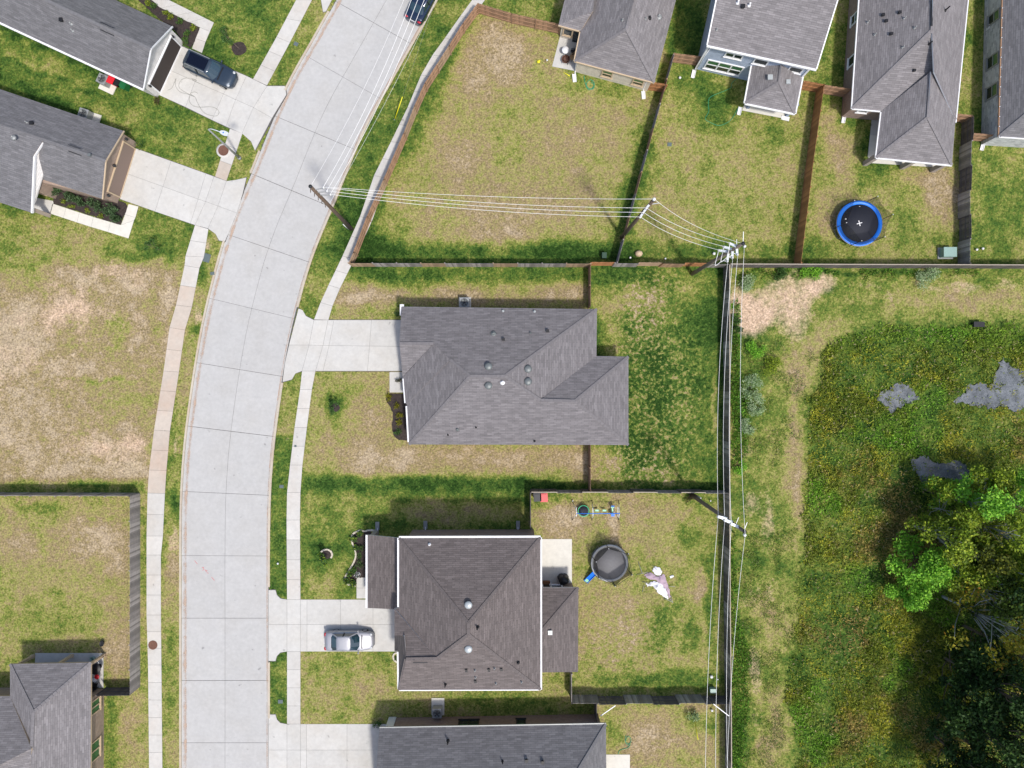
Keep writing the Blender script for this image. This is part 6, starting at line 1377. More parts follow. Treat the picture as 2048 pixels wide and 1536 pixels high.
def patio_clutter():
    b = G(199, 1332); t = thing("patio_table", "dark round table on the lower-left house's patio", "table", b); mb = MB(); mb.lathe([(0, .68), (.52, .68), (.54, .71), (.52, .74), (0, .745)], b, 24); mb.build("table_top", M['black'], t); mb = MB(); mb.lathe([(.25, .02), (.05, .08), (.05, .68)], b, 12); mb.build("pedestal", M['metal_d'], t)
    b = G(199, 1350); t = thing("stool", "red round stool on the lower-left house's patio", "stool", b); mb = MB(); mb.lathe([(0, .4), (.22, .4), (.23, .45), (.2, .48), (0, .48)], b, 16); mb.build("seat", M['red'], t)
    for k in range(3): a = k * 2.1; mb = MB(); mb.tube([b + Vector((.15 * math.cos(a), .15 * math.sin(a), .4)), b + Vector((.2 * math.cos(a), .2 * math.sin(a), .03))], .018, 5); mb.build("leg", M['metal_d'], t)
    # bicycle at the patio edge
    a, c = G(193, 1325) , G(207, 1314); d = (c - a); d.z = 0; L = 1.05; d.normalize(); t = thing("bicycle", "bicycle parked at the edge of the lower-left patio", "bicycle", (a + c) / 2); z = Vector((0, 0, 1)); m = (a + c) / 2
    w1, w2 = m - d * L / 2 + z * .33, m + d * L / 2 + z * .33; side = Vector((-d.y, d.x, 0))
    for w_ in (w1, w2): mb = MB(); mb.tube([w_ + (d * math.cos(q) + z * math.sin(q)) * .32 for q in np.linspace(0, 2 * math.pi, 21)], .022, 5); mb.build("wheel", M['rubber'], t)
    mb = MB(); bb_ = m + z * .3; st = m - d * .2 + z * .75; hd = m + d * .36 + z * .78
    for p, q in ((w1, bb_), (w1, st), (bb_, st), (bb_, hd), (st, hd), (hd, w2)): mb.tube([p, q], .018, 6)
    mb.build("frame", M['wire'], t); mb = MB(); mb.box(st + z * .1, (.25, .13, .05), math.atan2(d.y, d.x)); mb.build("saddle", M['black'], t); mb = MB(); mb.tube([hd + side * .28 + z * .15, hd + z * .14, hd - side * .28 + z * .15], .015, 5); mb.build("handlebar", M['wire'], t)
    for x, y, m_, nm_, lab in ((188, 1316, 'trans', "bucket", "grey bucket behind the bicycle on the lower-left patio"), (189, 1360, 'cloth_w', "cushion", "white cushion on the lower-left patio")):
        b = G(x, y); mb = MB(); mb.lathe([(.16, .02), (.22, .38), (.2, .38), (.14, .06), (0, .06)] if nm_ == "bucket" else [(.05, .02), (.22, .06), (.24, .14), (.1, .2), (0, .2)], b, 12); o = mb.build(nm_, M[m_], None, b); tag(o, lab, nm_)
    b = G(207, 1285); t = thing("plant_pot", "black oval pot standing alone on the lower-left lawn", "pot", b); mb = MB(); mb.lathe([(.12, 0), (.2, .32), (.22, .34), (.18, .34), (.15, .28)], b, 16, sy=1.25); mb.build("pot_wall", M['black'], t); mb = MB(); mb.lathe([(0.0, .22), (.16, .22), (.16, .27), (0, .27)], b, 16, sy=1.2); mb.build("soil", M['mulch'], t)
patio_clutter()
def ac_small(): pass

# utility boxes, lids, caps
def pad_box(name, label, cat, px, py, size, rz, mat, padc=None):
    b = G(px, py); t = thing(name, label, cat, b); 
    if padc: mb = MB(); mb.box(b + Vector((0, 0, .05)), (size[0] * 1.25, size[1] * 1.25, .1), rz); mb.build("pad", M[padc], t)
    mb = MB(); mb.box(b + Vector((0, 0, size[2] / 2 + .05)), size, rz); mb.build("case", M[mat], t)
    mb = MB(); mb.box(b + Vector((0, 0, size[2] + .07)), (size[0] * 1.06, size[1] * 1.06, .05), rz); mb.build("lid", M[mat], t)
    return t
pad_box("transformer_box", "sage-green utility transformer box by the grey fence", "utility box", 1890, 507, (1.15, .85, .75), 0, 'trans', 'metal_g')
pad_box("utility_box", "small dark green utility box near the yard pole", "utility box", 1207, 513, (.4, .5, .6), 0, 'dkgreen')
pad_box("utility_box", "small grey-green utility box below the white cap by the fence", "utility box", 1423, 1377, (.5, .35, .5), 0, 'trans')
b = G(1277, 508); mb = MB(); mb.lathe([(.3, 0), (.33, .2), (.28, .4), (.12, .5), (0, .52)], b, 9, sx=1.15, sy=.95); tag(mb.build("boulder", M['tan_p'], None, b), "tan rounded boulder beside the yard pole", "boulder")
for x, y, r_, lab in ((1260, 516, .1, "white drain cap left of the tan boulder's fence line"), (1330, 518, .09, "small white drain cap by the fence left of the corner pole"), (1427, 508, .14, "pale round cap below the corner pole's brackets"), (1951, 500, .12, "left white vent cap beside the grey fence at the right edge"), (1963, 498, .12, "right white vent cap beside the grey fence at the right edge"), (1422, 1352, .15, "white cap on the trampoline yard's right side above the grey-green box"), (1434, 1357, .07, "tiny white cap beside the dark back fence"), (1423, 1419, .12, "white cap below the alternating fence near the bush"), (1359, 157, .12, "white cap on the blue house's lawn"), (1094, 122, .09, "tiny white cap left of the small patio"), (1420, 1001, .07, "tiny pale cap under the pole beside the dark fence"), (557, 1126, .09, "white cap on the green verge beside the street")):
    b = G(x, y); mb = MB(); mb.lathe([(r_ * .8, 0), (r_ * .8, .18), (r_, .2), (r_ * .9, .26), (0, .29)], b, 12); tag(mb.build("lawn_cleanout", M['white'], None, b), lab, "cleanout", "white cleanouts on the lawns")
for x, y, sx, sy, rz, lab in ((414, 516, .6, .8, -15, "teal-grey meter lid on the verge between sidewalk and street"), (563, 973, .4, .3, 0, "dark meter lid on the green verge"), (561, 1403, .45, .35, 0, "dark meter lid on the lowest green verge"), (592, 88, .4, .35, -25, "dark meter lid on the verge at the top left of the street"), (1339, 289, .4, .35, 0, "dark lid on the blue house's lawn"), (591, 892, .2, .2, 0, "tiny dark valve lid on the sidewalk"), (425, 547, .4, .3, 10, "small dark lid on the verge below the teal-grey one")):
    b = G(x, y); mb = MB(); mb.box(b + Vector((0, 0, .02)), (sx, sy, .05), R(rz)); mb.box(b + Vector((0, 0, .05)), (sx * .8, sy * .8, .02), R(rz)); tag(mb.build("meter_lid", M['lid'], None, b), lab, "lid", "meter lids")
for x, y, r_, lab, ring in ((447, 301, .50, "rusty manhole cover in a round concrete collar near the street lamp", True), (306, 1290, .43, "rusty manhole cover on the white sidewalk", False)):
    b = G(x, y); t = thing("manhole", lab, "manhole", b)
    if ring: mb = MB(); mb.lathe([(.68, 0), (.68, .03), (.5, .035)], b, 28); mb.build("collar", M['walk'], t)
    mb = MB(); mb.lathe([(r_, .0), (r_, .045), (r_ * .93, .05), (r_ * .9, .04), (0, .04)], b, 28); cv = mb.build("cover", M['rust'], t)
    mb = MB()
    for k in range(-3, 4):
        hw_ = math.sqrt(max(0, (r_ * .85) ** 2 - (k * r_ * .22) ** 2)); mb.box(b + Vector((0, k * r_ * .22, .046)), (2 * hw_, .03, .012)); mb.box(b + Vector((k * r_ * .22, 0, .045)), (.03, 2 * hw_, .011))
    mb.build("tread_ribs", M['rust'], cv)
# hoses
def hose(label, pts, r, mat, z=.03, coil=None):
    pp = catmull([G(x, y) + Vector((0, 0, z)) for x, y in pts], 8); mb = MB(); mb.tube(pp, r, 5); o = mb.build("hose", M[mat], None, pp[0]); return tag(o, label, "hose")
def zm(x, y): return (340 + x * 180 / 1536, 60 + y * 180 / 1536)
hose("thin grey hose looping over the top-left driveway", [zm(*p) for p in ((-40, 1030), (40, 985), (105, 830), (95, 950), (170, 1055), (280, 1090), (420, 1140), (340, 1105), (170, 1000), (165, 900), (230, 835), (360, 825), (460, 865), (380, 850), (560, 940))] , .013, 'hose_g', .04)
hose("second loop of grey hose on the lower half of the top-left driveway", [zm(*p) for p in ((480, 1085), (420, 1060), (350, 1090), (430, 1150), (470, 1240), (560, 1390), (660, 1450), (790, 1470), (840, 1410), (800, 1350), (700, 1315), (500, 1320), (390, 1290), (335, 1220), (335, 1130))], .013, 'hose_g', .045)
def zb_(x, y): return (1380 + x / 5.906, 20 + y / 5.906)
hose("green garden hose curling on the blue house's lawn", [zb_(*p) for p in ((640, 800), (560, 810), (490, 870), (480, 920), (400, 960), (240, 1030), (215, 1110), (220, 1200), (180, 1285), (240, 1330), (350, 1365), (470, 1310), (540, 1210), (570, 1150))], .02, 'hose', .05)
hose("dark green hose tangle below the cream house's wall", [(1168, 152), (1170, 165), (1176, 176), (1186, 178), (1188, 166), (1180, 160), (1172, 170), (1178, 180), (1188, 172), (1182, 164)], .03, 'hose', .06)
hose("green hose coil on the bottom yard", [(1252, 1470), (1250, 1480), (1256, 1490), (1262, 1480), (1256, 1472), (1251, 1484), (1260, 1488), (1255, 1495), (1240, 1500), (1236, 1508)], .022, 'hose', .05)
for x, y, m_, lab in ((1077, 124, 'yellow', "bright yellow toy on the grass left of the small patio"), (1133, 148, 'yellow', "thin yellow toy bat on the grass below the small patio")):
    b = G(x, y); mb = MB()
    if x == 1077: mb.lathe([(0, 0), (.13, .04), (.16, .1), (.1, .18), (0, .2)], b, 10); mb.box(b + Vector((.08, .06, .1)), (.16, .1, .08), .5)
    else: mb.tube([b + Vector((-.3, .18, .05)), b, b + Vector((.3, -.2, .05))], [.02, .03, .045], 6)
    tag(mb.build("toy", M[m_], None, b), lab, "toy")
b = G(1951, 650); mb = MB(); mb.box(b + Vector((0, 0, .25)), (.9, .4, .5)); mb.box(b + Vector((0, 0.02, .52)), (1.0, .5, .08)); tag(mb.build("drain_inlet", M['black'], None, b), "dark drain inlet at the upper edge of the wet meadow", "drain")
# red survey scrawl on the street
mb = MB()
for a, c in (((389, 1121), (395, 1128)), ((404, 1136), (407, 1134)), ((407, 1134), (408, 1139)), ((408, 1139), (405, 1141)), ((410, 1139), (413, 1144)), ((411, 1142), (415, 1141)), ((414, 1145), (417, 1147)), ((423, 1154), (429, 1161))):
    mb.bar(P(*a, 0) + Vector((0, 0, .004)), P(*c, 0) + Vector((0, 0, .004)), .035, .004)
mb.build("survey_mark", M['scrawl'], road)

# ---------------------------------------------------------------- vegetation
vrs = np.random.RandomState(5)
def leaf_mesh(name, cen, size, cols, parent=None, org=None, upright=0.0, aspect=0.45, updir=None):
    """one quad leaf per centre; cols (n,3)"""
    n = len(cen); d = vrs.randn(n, 3); d[:, 2] = np.abs(d[:, 2]) * 0.5 + upright * 2.0; d /= np.linalg.norm(d, axis=1, keepdims=True)
    r_ = vrs.randn(n, 3); s_ = np.cross(d, r_); s_ /= np.linalg.norm(s_, axis=1, keepdims=True) + 1e-9
    L = size[:, None]; W = L * aspect
    o0 = np.array(org if org is not None else (0, 0, 0), float)
    a = cen - o0; p0 = a - s_ * W * 0.25; p1 = a + d * L * 0.5 - s_ * W * 0.5 if False else a + d * L * .5 + s_ * W * .5
    p2 = a + d * L; p3 = a + d * L * .5 - s_ * W * .5
    co = np.stack([a, p1, p2, p3], 1).reshape(-1, 3).astype(np.float32)
    me = bpy.data.meshes.new(name); me.vertices.add(4 * n); me.vertices.foreach_set("co", co.ravel())
    me.loops.add(4 * n); me.loops.foreach_set("vertex_index", np.arange(4 * n, dtype=np.int32)); me.polygons.add(n)
    me.polygons.foreach_set("loop_start", np.arange(0, 4 * n, 4, dtype=np.int32)); me.polygons.foreach_set("loop_total", np.full(n, 4, np.int32)); me.update(calc_edges=True)
    at = me.color_attributes.new("col", 'FLOAT_COLOR', 'POINT'); c4 = np.ones((4 * n, 4), np.float32); c4[:, :3] = np.repeat(np.clip(cols, 0, 1), 4, 0); at.data.foreach_set("color", c4.ravel())
    me.materials.append(M['leaf']); o = bpy.data.objects.new(name, me); COL.objects.link(o)
    if parent: o.parent = parent; o.location = Vector(o0) - WL.get(parent.name, Vector((0, 0, 0)))
    else: o.location = Vector(o0)
    WL[o.name] = Vector(o0); return o
def palette(n, cols, wts, jit=0.22):
    c = np.array(cols)[vrs.choice(len(cols), n, p=np.array(wts) / sum(wts))]; return c * (1 + vrs.uniform(-jit, jit, (n, 1)))
def px2w(X, Y, Z): k = (CH - Z) / FP; return np.stack([(X - 1024) * k, (768 - Y) * k, Z + 0 * X], -1)
# wet meadow: tall weeds and grasses
def meadow():
    n = 330000; X = vrs.uniform(1560, 2260, n); Y = vrs.uniform(630, 1720, n); bnd = (fbm(X, Y, .03) - .5) * 40
    keep = inpoly(X + bnd, Y + (fbm(X + 77, Y, .03) - .5) * 40, MEADOW)
    for pd in PONDS:
        ins = inpoly(X + (fbm(X, Y, .06) - .5) * 22, Y + (fbm(X + 9, Y, .06) - .5) * 22, pd); keep &= ~(ins & (vrs.rand(n) < np.clip(.75 + (fbm(X, Y, .09) - .35) * 1.2, .6, .99)))
    keep &= vrs.rand(n) < np.clip(.55 + (fbm(X, Y, .02) - .5) * 2.4, .2, 1)
    X, Y = X[keep], Y[keep]; n = len(X)
    big = fbm(X + 40, Y + 90, .011, 4); med = fbm(X, Y, .035, 4); fine = fbm(X, Y, .12, 3)
    w_br = np.clip((big - .50) * 6 + (fine - .5) * 3, 0, 1); w_yl = np.clip((med - .50) * 6 + (fine - .5) * 2, 0, 1)
    base = np.array([.19, .235, .026]); yl = np.array([.36, .355, .036]); br = np.array([.36, .25, .09]); lush = np.array([.17, .34, .03])
    ll = np.clip((fbm(X + 500, Y + 200, .014, 3) - .60) * 7, 0, 1) + np.clip((720 - Y) / 60, 0, 1) * .7
    ll = np.clip(ll, 0, 1)
    c = base * (1 - w_yl[:, None]) + yl * w_yl[:, None]; c = c * (1 - .75 * w_br[:, None]) + br * .75 * w_br[:, None]; c = c * (1 - ll[:, None]) + lush * ll[:, None]
    c = c * vrs.uniform(.6, 1.45, (n, 1)) * (0.75 + .5 * fine[:, None])
    dry_ = vrs.rand(n) < .06; c[dry_] = np.array([.40, .34, .18]) * vrs.uniform(.7, 1.2, (dry_.sum(), 1))
    hgt = .08 + .75 * np.clip(fbm(X, Y, .05, 3) - .15, 0, 1) * vrs.rand(n)
    co = px2w(X, Y, hgt); o = leaf_mesh("meadow_weeds", co, vrs.uniform(.12, .34, n), c, upright=.12, aspect=.36)
    tag(o, "tall green and brown weeds filling the wet meadow on the right", "weeds", kind="stuff")
meadow()
def weed_strip(label, poly, n, cols, wts, hmax, size, dens=0.0):
    x0, x1 = min(p[0] for p in poly), max(p[0] for p in poly); y0, y1 = min(p[1] for p in poly), max(p[1] for p in poly)
    X = vrs.uniform(x0 - 12, x1 + 12, n); Y = vrs.uniform(y0 - 12, y1 + 12, n); k = inpoly(X + (fbm(X, Y, .07) - .5) * 26, Y + (fbm(X + 9, Y, .07) - .5) * 26, poly)
    if dens: k &= fbm(X, Y, .045, 3) > dens
    X, Y = X[k], Y[k]; m = len(X); c = palette(m, cols, wts) * (.55 + .9 * fbm(X, Y, .1, 2)[:, None]); o = leaf_mesh("weeds", px2w(X, Y, .08 + hmax * vrs.rand(m) * np.clip(fbm(X, Y, .06) * 1.6, 0, 1)), vrs.uniform(*size, m), c, upright=.3, aspect=.4)
    tag(o, label, "weeds", kind="stuff")
gr = [(.11, .27, .03), (.17, .32, .035), (.07, .17, .022), (.28, .28, .09)]
weed_strip("lush green weeds hugging the long dark back fence, upper stretch", [(1464, 600), (1478, 610), (1480, 680), (1490, 800), (1492, 925), (1464, 925)], 9000, gr, (4, 3, 2, .3), .5, (.12, .3))
weed_strip("lush green weeds hugging the long dark back fence, lower stretch", [(1464, 1060), (1472, 1070), (1478, 1240), (1500, 1310), (1496, 1400), (1490, 1545), (1464, 1545)], 12000, gr, (4, 3, 2, .3), .5, (.12, .3))
weed_strip("low green weeds along the fence above the clay patch", [(1460, 540), (1650, 540), (1960, 540), (1960, 550), (1800, 556), (1660, 552), (1560, 556), (1460, 560)], 9000, gr, (3, 3, 2, 1), .3, (.1, .24), .4)
weed_strip("scattered bright weeds on the rough strip beside the meadow, upper part", [(1490, 690), (1560, 670), (1600, 760), (1620, 700), (1640, 720), (1600, 900), (1490, 960)], 16000, [(.19, .27, .05), (.11, .24, .03), (.32, .30, .15)], (3, 3, 1), .25, (.08, .2), .50)
weed_strip("scattered bright weeds on the rough strip beside the meadow, lower part", [(1480, 1080), (1590, 1050), (1590, 1280), (1560, 1340), (1580, 1545), (1490, 1545)], 22000, [(.19, .26, .05), (.10, .21, .03), (.32, .29, .15)], (3, 3, 1), .25, (.08, .2), .50)
# foliage of a bush or crown: clumps of leaves
def clump_points(cl, n):
    """cl: list of (centre Vector, radius, squash)"""
    w_ = np.array([c[1] ** 2 for c in cl]); idx = vrs.choice(len(cl), n, p=w_ / w_.sum()); d = vrs.randn(n, 3); d /= np.linalg.norm(d, axis=1, keepdims=True); r_ = vrs.rand(n) ** .45
    C = np.array([list(c[0]) for c in cl])[idx]; Rr = np.array([c[1] for c in cl])[idx]; S = np.array([c[2] for c in cl])[idx]
    p = d * (Rr * r_)[:, None]; p[:, 2] *= S; return C + p, r_
def shrub(label, px, py, r_, h, cols, wts, n=500, leaf=(.08, .16), name="shrub", cat="shrub", grp=None, clumps=7, aspect=.5):
    b = G(px, py); t = thing(name, label, cat, b, group=grp); cl = []
    for k in range(clumps):
        a = vrs.uniform(0, 6.28); q = r_ * math.sqrt(vrs.rand()) * .75; cl.append((b + Vector((q * math.cos(a), q * math.sin(a), h * vrs.uniform(.45, .8))), r_ * vrs.uniform(.35, .6), min(1.2, .45 * h / r_ + .3)))
    p, rr_ = clump_points(cl, n); p[:, 2] = np.maximum(p[:, 2], .1); c = palette(n, cols, wts); leaf_mesh("foliage", p, vrs.uniform(*leaf, n), c, t, b, upright=.1, aspect=aspect)
    mb = MB()
    for k in range(4):
        a = k * 1.6 + .3; mb.tube([b, b + Vector((r_ * .4 * math.cos(a), r_ * .4 * math.sin(a), h * .7))], [.025, .01], 5)
    mb.build("stem", M['bark'], t); return t
DG = [(.06, .13, .03), (.10, .20, .05), (.035, .08, .02)]; YG = [(.20, .27, .03), (.30, .33, .03), (.10, .16, .02)]; SG = [(.34, .46, .24), (.22, .34, .15), (.46, .54, .34)]; LG = [(.22, .50, .045), (.32, .60, .06), (.11, .28, .03)]; OG = [(.25, .36, .03), (.37, .45, .04), (.12, .18, .022)]
gp = "shrubs in the tan-brick house's bed"
for k, (x, y, r_) in enumerate(((118, 383, .62), (150, 396, .68), (166, 404, .58), (196, 414, .72), (226, 420, .7), (236, 436, .5))):
    shrub(("leftmost", "second", "third", "fourth", "fifth", "last")[k] + " dark leafy shrub in the tan-brick house's bed, counted from the left", x, y, r_, .9, [(.07, .13, .05), (.11, .18, .08), (.03, .06, .02)], (3, 2, 2), 420, (.12, .24), grp=gp)
for k, (x, y) in enumerate(((130, 405), (145, 414), (178, 422), (204, 432))):
    shrub(("first", "second", "third", "fourth")[k] + " small yellow-green plant along the front of the tan-brick house's bed", x, y, .3, .35, YG, (3, 2, 2), 160, (.07, .14), grp="small plants in the tan-brick house's bed")
for k, (x, y, r_) in enumerate(((372, 86, .42), (388, 58, .3), (362, 45, .36), (345, 37, .34), (312, 14, .36), (300, 8, .3), (378, 70, .28), (335, 28, .25))):
    shrub(("round green shrub at the garage corner of the top-left house", "yellowish plant at the outer corner of the top-left bed", "yellow-green plant in the middle of the top-left bed", "small plant beside the middle one in the top-left bed", "green plant at the top end of the top-left bed", "dark plant at the top edge in the top-left bed", "low plant between garage corner and walkway corner", "tiny plant in the upper half of the top-left bed")[k], x, y, r_, .5, YG if k % 2 else DG + [(.1, .16, .02)], (3, 2, 2) if k % 2 else (2, 2, 1, 2), 240, (.08, .16), grp="plants in the top-left house's bed")
for k, (x, y) in enumerate(((778, 795), (792, 811), (799, 829), (798, 845), (796, 862))):
    shrub(("topmost", "second", "third", "fourth", "lowest")[k] + " spiky yellow-green plant in the middle house's bed, counted from the top", x, y, .34, .4, [(.22, .22, .015), (.14, .15, .015), (.28, .26, .02)] if k < 4 else DG, (3, 2, 2), 150, (.12, .26), grp="plants in the middle house's bed", aspect=.25)
for k, (x, y) in enumerate(((720, 1066), (709, 1078), (712, 1092), (723, 1095), (721, 1112), (720, 1127), (702, 1145), (711, 1137), (696, 1160), (706, 1166))):
    shrub(("topmost", "second", "third", "fourth", "fifth", "sixth", "seventh", "eighth", "ninth", "lowest")[k] + " plant in the stone-edged curved bed, counted from the top", x, y, .33, .4, DG + [(.13, .16, .07)] if k in (3, 4, 5) else DG + YG[:1], (2, 2, 1, 2), 150, (.12, .28), grp="plants in the curved bed", aspect=.2 if k in (3, 4, 5) else .45)
b = G(716, 1148); t = thing("flower_clump", "white-flowering plant in the curved bed by the entry walk", "flowers", b); p, _ = clump_points([(b + Vector((0, 0, .25)), .32, .6)], 160); leaf_mesh("blossom", p, vrs.uniform(.05, .1, 160), palette(160, [(.75, .75, .78), (.05, .09, .03)], (1, 1)), t, b, aspect=.9); mb = MB(); mb.tube([b, b + Vector((0, 0, .25))], .02, 5); mb.build("stem", M['bark'], t)
# stone edging of the curved bed and of the tree ring
def stone_edge(label, pts, closed=False):
    root = thing("stone_edging", label, "edging", G(*pts[0])); pp = resample(catmull([(x, y, 0) for x, y in pts], 6), step=5.5)
    for a, c in zip(pp, pp[1:]):
        A, B = G(a.x, a.y), G(c.x, c.y); d = B - A; mb = MB(); mb.box((A + B) / 2 + Vector((0, 0, .05)), (d.length * .94, .13 + rnd.uniform(0, .04), .13 + rnd.uniform(0, .03)), math.atan2(d.y, d.x) + rnd.uniform(-.08, .08)); mb.build("edging_stone", M['stone_e'], root)
stone_edge("pale stone edging around the curved planting bed", [(752, 1061), (738, 1060), (728, 1063), (722, 1060), (706, 1068), (704, 1082), (710, 1098), (712, 1112), (706, 1128), (695, 1146), (689, 1160), (698, 1169), (712, 1171)])
stone_edge("pale stone ring around the grassy young tree", [(653 + 12 * math.cos(a), 1109 + 10.5 * math.sin(a)) for a in np.linspace(2.0, 7.0, 14)])
stone_edge("tiny stone edging at the garage corner of the brown-roofed house", [(796, 1305), (788, 1307), (787, 1316), (792, 1323), (798, 1324)])
# trees
def tree(label, px, py, h, cr, cols, wts, n=2600, leaf=(.16, .34), trunk=.16, bark='bark', crown_h=.55, clumps=16, name="tree", lean=(0, 0), grp=None, spread=1.0, at_crown=True):
    if at_crown: q_ = 1 - .68 * h / CH; px, py = 1024 + (px - 1024) * q_, 768 + (py - 768) * q_
    b = G(px, py); t = thing(name, label, "tree", b, group=grp); top = b + Vector((lean[0], lean[1], h * .95)); cl = []
    mb = MB(); mid = b.lerp(top, .5) + Vector((vrs.uniform(-.2, .2), vrs.uniform(-.2, .2), 0)); spine = catmull([b + Vector((0, 0, -.1)), b.lerp(mid, .5), mid, top], 4); N = len(spine); mb.tube(spine, [trunk * (1 - .8 * k / (N - 1)) for k in range(N)], 8); tr = mb.build("trunk", M[bark], t)
    for k in range(clumps):
        a = vrs.uniform(0, 6.28); zf = vrs.uniform(1 - crown_h, 1.0); q = cr * math.sqrt(vrs.rand()) * math.sin(max(.25, min(1, (1.08 - zf) / crown_h)) * 1.57) * spread; c = Vector((b.x + lean[0] * zf + q * math.cos(a), b.y + lean[1] * zf + q * math.sin(a), b.z + h * zf)); cl.append((c, cr * vrs.uniform(.22, .40), .75))
        s0 = spine[min(N - 1, int(zf * vrs.uniform(.55, .9) * N))]; m_ = s0.lerp(c, .5) + Vector((vrs.uniform(-.3, .3), vrs.uniform(-.3, .3), -.15)) * min(1, h / 6); mb = MB(); mb.tube([s0, m_, c], [trunk * .35, trunk * .22, .02], 5); mb.build("limb", M[bark], tr)
    p, rr_ = clump_points(cl, n); c = palette(n, cols, wts); leaf_mesh("crown", p, vrs.uniform(*leaf, n), c, t, b, aspect=.55); return t
# saplings in the front lawns
tree("young tree leaning over the round mulch ring beside the blue-grey vehicle", 478, 97, 2.4, .75, DG, (3, 3, 2), 520, (.10, .18), .035, crown_h=.5, clumps=7, lean=(-.75, .55), at_crown=False)
tree("sapling with dark soil ring on the middle house's front lawn", 671, 818, 2.2, .55, DG, (3, 2, 3), 420, (.08, .15), .03, crown_h=.6, clumps=7, lean=(0, .2), at_crown=False)
tree("small dark sapling on the lawn below the tan-brick house", 318, 500, 2.0, .55, DG, (3, 2, 3), 380, (.08, .15), .03, crown_h=.5, clumps=6, lean=(-.3, .2), at_crown=False)
tree("thin grassy-leaved young tree in the stone ring", 652, 1111, 1.9, .6, DG + OG[:1], (2, 2, 2, 2), 260, (.12, .3), .03, crown_h=.6, clumps=6, at_crown=False)
shrub("round pale-green bush against the alternating fence in the bottom yard", 1383, 1426, .62, .9, SG + DG[:1], (2, 2, 1, 2), 520, (.08, .16))
shrub("dry brown bush at the foot of the pole by the trampoline-yard fence", 1378, 997, .5, .6, [(.09, .06, .03), (.04, .03, .02), (.06, .09, .02)], (2, 2, 1), 300, (.08, .16))
shrub("dark clump at the garage corner of the bottom house", 757, 1444, .5, .7, DG, (3, 2, 2), 320, (.08, .16))
shrub("small tuft at the lamp corner of the tan-brick house's garage", 280, 292, .45, .4, DG + YG[:1], (2, 2, 1, 1), 220, (.08, .16))
shrub("small round plant in the tiny stone edging", 793, 1315, .22, .3, DG, (2, 2, 2), 100, (.06, .12))
shrub("dark shrub at the upper garage corner of the middle house", 797, 630, .32, .6, DG, (2, 2, 3), 180, (.07, .14)); shrub("reddish dark shrub beside the middle house's entry walk", 799, 762, .32, .5, [(.03, .05, .015), (.10, .06, .03), (.15, .13, .03)], (2, 1, 1), 180, (.07, .14))
shrub("dry clump at the driveway corner below the top-left garage", 318, 203, .4, .4, [(.10, .07, .03), (.06, .08, .02)], (2, 1), 180, (.08, .16))
for k, (x, y, r_, h, cc, lab) in enumerate(((1483, 566, .95, 1.0, SG, "pale grey-green bush beside the fence corner at the clay patch"), (1500, 775, 1.15, 1.1, SG, "large pale bush beside the back fence at mid height"), (1512, 815, .9, .9, SG, "pale bush just below the large pale one"), (1492, 852, .8, .8, SG, "small grey-green bush near the long back fence"), (1512, 697, 1.0, .8, LG, "yellow-green bush right of the back fence below the clay patch"), (1540, 735, 1.0, .7, OG, "low olive bush right of the yellow-green one"), (1622, 545, 1.1, .5, LG, "low bright weeds clump under the dark fence near the cedar fence end"), (1845, 548, 1.4, .5, SG, "pale weeds clump under the dark fence near the transformer"), (1555, 550, .7, .5, DG, "dark green clump under the fence above the clay patch"), (1470, 640, .45, .6, DG, "small dark bush against the fence beside the clay patch"), (1475, 660, .4, .5, DG, "tiny dark bush below the one against the fence"), (1478, 935, .7, .7, LG, "bright green bush at the fence near the yard corner"))):
    shrub(lab, x, y, r_, h, cc, (3, 2, 2), int(1100 * r_ + 200), (.08, .18), grp="bushes on the rough strip")
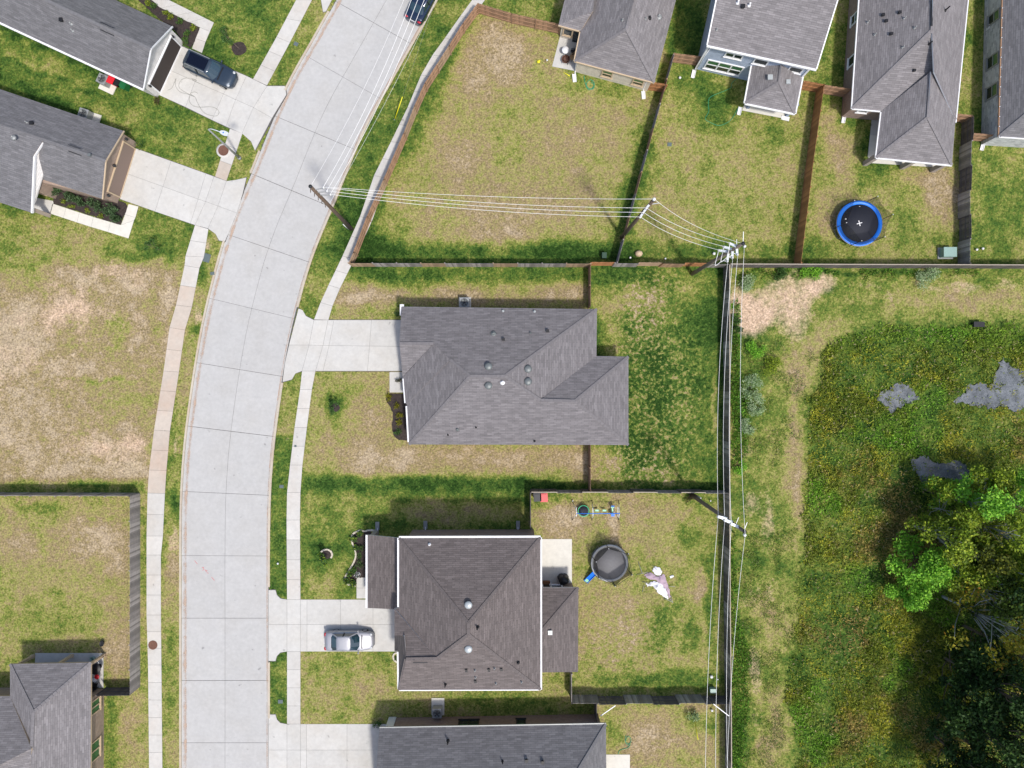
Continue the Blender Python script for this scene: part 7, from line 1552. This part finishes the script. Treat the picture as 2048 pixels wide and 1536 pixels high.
# wood at the lower right
tree("bright green bushy tree on the edge of the wood", 1862, 1130, 5.2, 2.7, LG, (3, 2, 2), 6500, (.16, .34), .13, crown_h=.75, clumps=34)
tree("second bright green crown just below the bushy tree", 1828, 1190, 4.0, 1.7, LG, (3, 3, 2), 3000, (.16, .32), .10, crown_h=.75, clumps=18)
tree("young olive-green tree beside the lowest muddy pool", 1886, 988, 4.6, 1.75, OG + LG[2:], (3, 2, 2, 2), 3000, (.14, .3), .09, crown_h=.7, clumps=20)
wood = [(1915, 1030, 7.5, 2.2, OG, "olive tree right of the lowest pool"), (1895, 1075, 9.5, 2.5, OG, "tall olive tree above the bright bushy tree"), (1960, 1010, 9, 2.6, LG, "green tree at the upper edge of the wood near the right frame"), (1985, 960, 5, 2.2, OG, "low olive tree right of the pool by the frame edge"), (2000, 1060, 11, 2.6, OG, "tall yellow-green tree at the right edge of the wood"), (1955, 1110, 10, 2.4, [(.17, .19, .02), (.11, .14, .015), (.05, .07, .012)], "yellowish tree behind the bright bushy tree"), (1935, 1150, 8, 2.2, OG, "olive tree right of the bright bushy tree"), (2010, 1135, 10, 2.5, OG, "olive tree at the right edge level with the bushy tree"), (1990, 1190, 11, 2.5, [(.10, .16, .02), (.07, .12, .015), (.03, .05, .01)], "green tree above the bare-branched one at the right edge"), (2055, 1010, 8, 2.5, LG, "green tree cut by the right edge beside the pools"), (2070, 1090, 12, 2.8, OG, "olive tree cut by the right edge above the bare-branched one")]
for x, y, h, cr, cc, lab in wood: tree(lab, x, y, h * .8, cr, cc, (3, 2, 3), int(1200 * cr), (.16, .36), .13, 'bark_p', .6, 18, grp="trees of the wood")
tree("sparse tree with bare pale trunk and yellow-orange leaf tufts", 1884, 1192, 9.5, 3.3, [(.22, .22, .02), (.30, .25, .02), (.12, .15, .015), (.35, .17, .02)], (4, 3, 2, .6), 1700, (.22, .42), .15, 'bark_p', .5, 24, lean=(1.4, -.6), spread=1.2, at_crown=False)
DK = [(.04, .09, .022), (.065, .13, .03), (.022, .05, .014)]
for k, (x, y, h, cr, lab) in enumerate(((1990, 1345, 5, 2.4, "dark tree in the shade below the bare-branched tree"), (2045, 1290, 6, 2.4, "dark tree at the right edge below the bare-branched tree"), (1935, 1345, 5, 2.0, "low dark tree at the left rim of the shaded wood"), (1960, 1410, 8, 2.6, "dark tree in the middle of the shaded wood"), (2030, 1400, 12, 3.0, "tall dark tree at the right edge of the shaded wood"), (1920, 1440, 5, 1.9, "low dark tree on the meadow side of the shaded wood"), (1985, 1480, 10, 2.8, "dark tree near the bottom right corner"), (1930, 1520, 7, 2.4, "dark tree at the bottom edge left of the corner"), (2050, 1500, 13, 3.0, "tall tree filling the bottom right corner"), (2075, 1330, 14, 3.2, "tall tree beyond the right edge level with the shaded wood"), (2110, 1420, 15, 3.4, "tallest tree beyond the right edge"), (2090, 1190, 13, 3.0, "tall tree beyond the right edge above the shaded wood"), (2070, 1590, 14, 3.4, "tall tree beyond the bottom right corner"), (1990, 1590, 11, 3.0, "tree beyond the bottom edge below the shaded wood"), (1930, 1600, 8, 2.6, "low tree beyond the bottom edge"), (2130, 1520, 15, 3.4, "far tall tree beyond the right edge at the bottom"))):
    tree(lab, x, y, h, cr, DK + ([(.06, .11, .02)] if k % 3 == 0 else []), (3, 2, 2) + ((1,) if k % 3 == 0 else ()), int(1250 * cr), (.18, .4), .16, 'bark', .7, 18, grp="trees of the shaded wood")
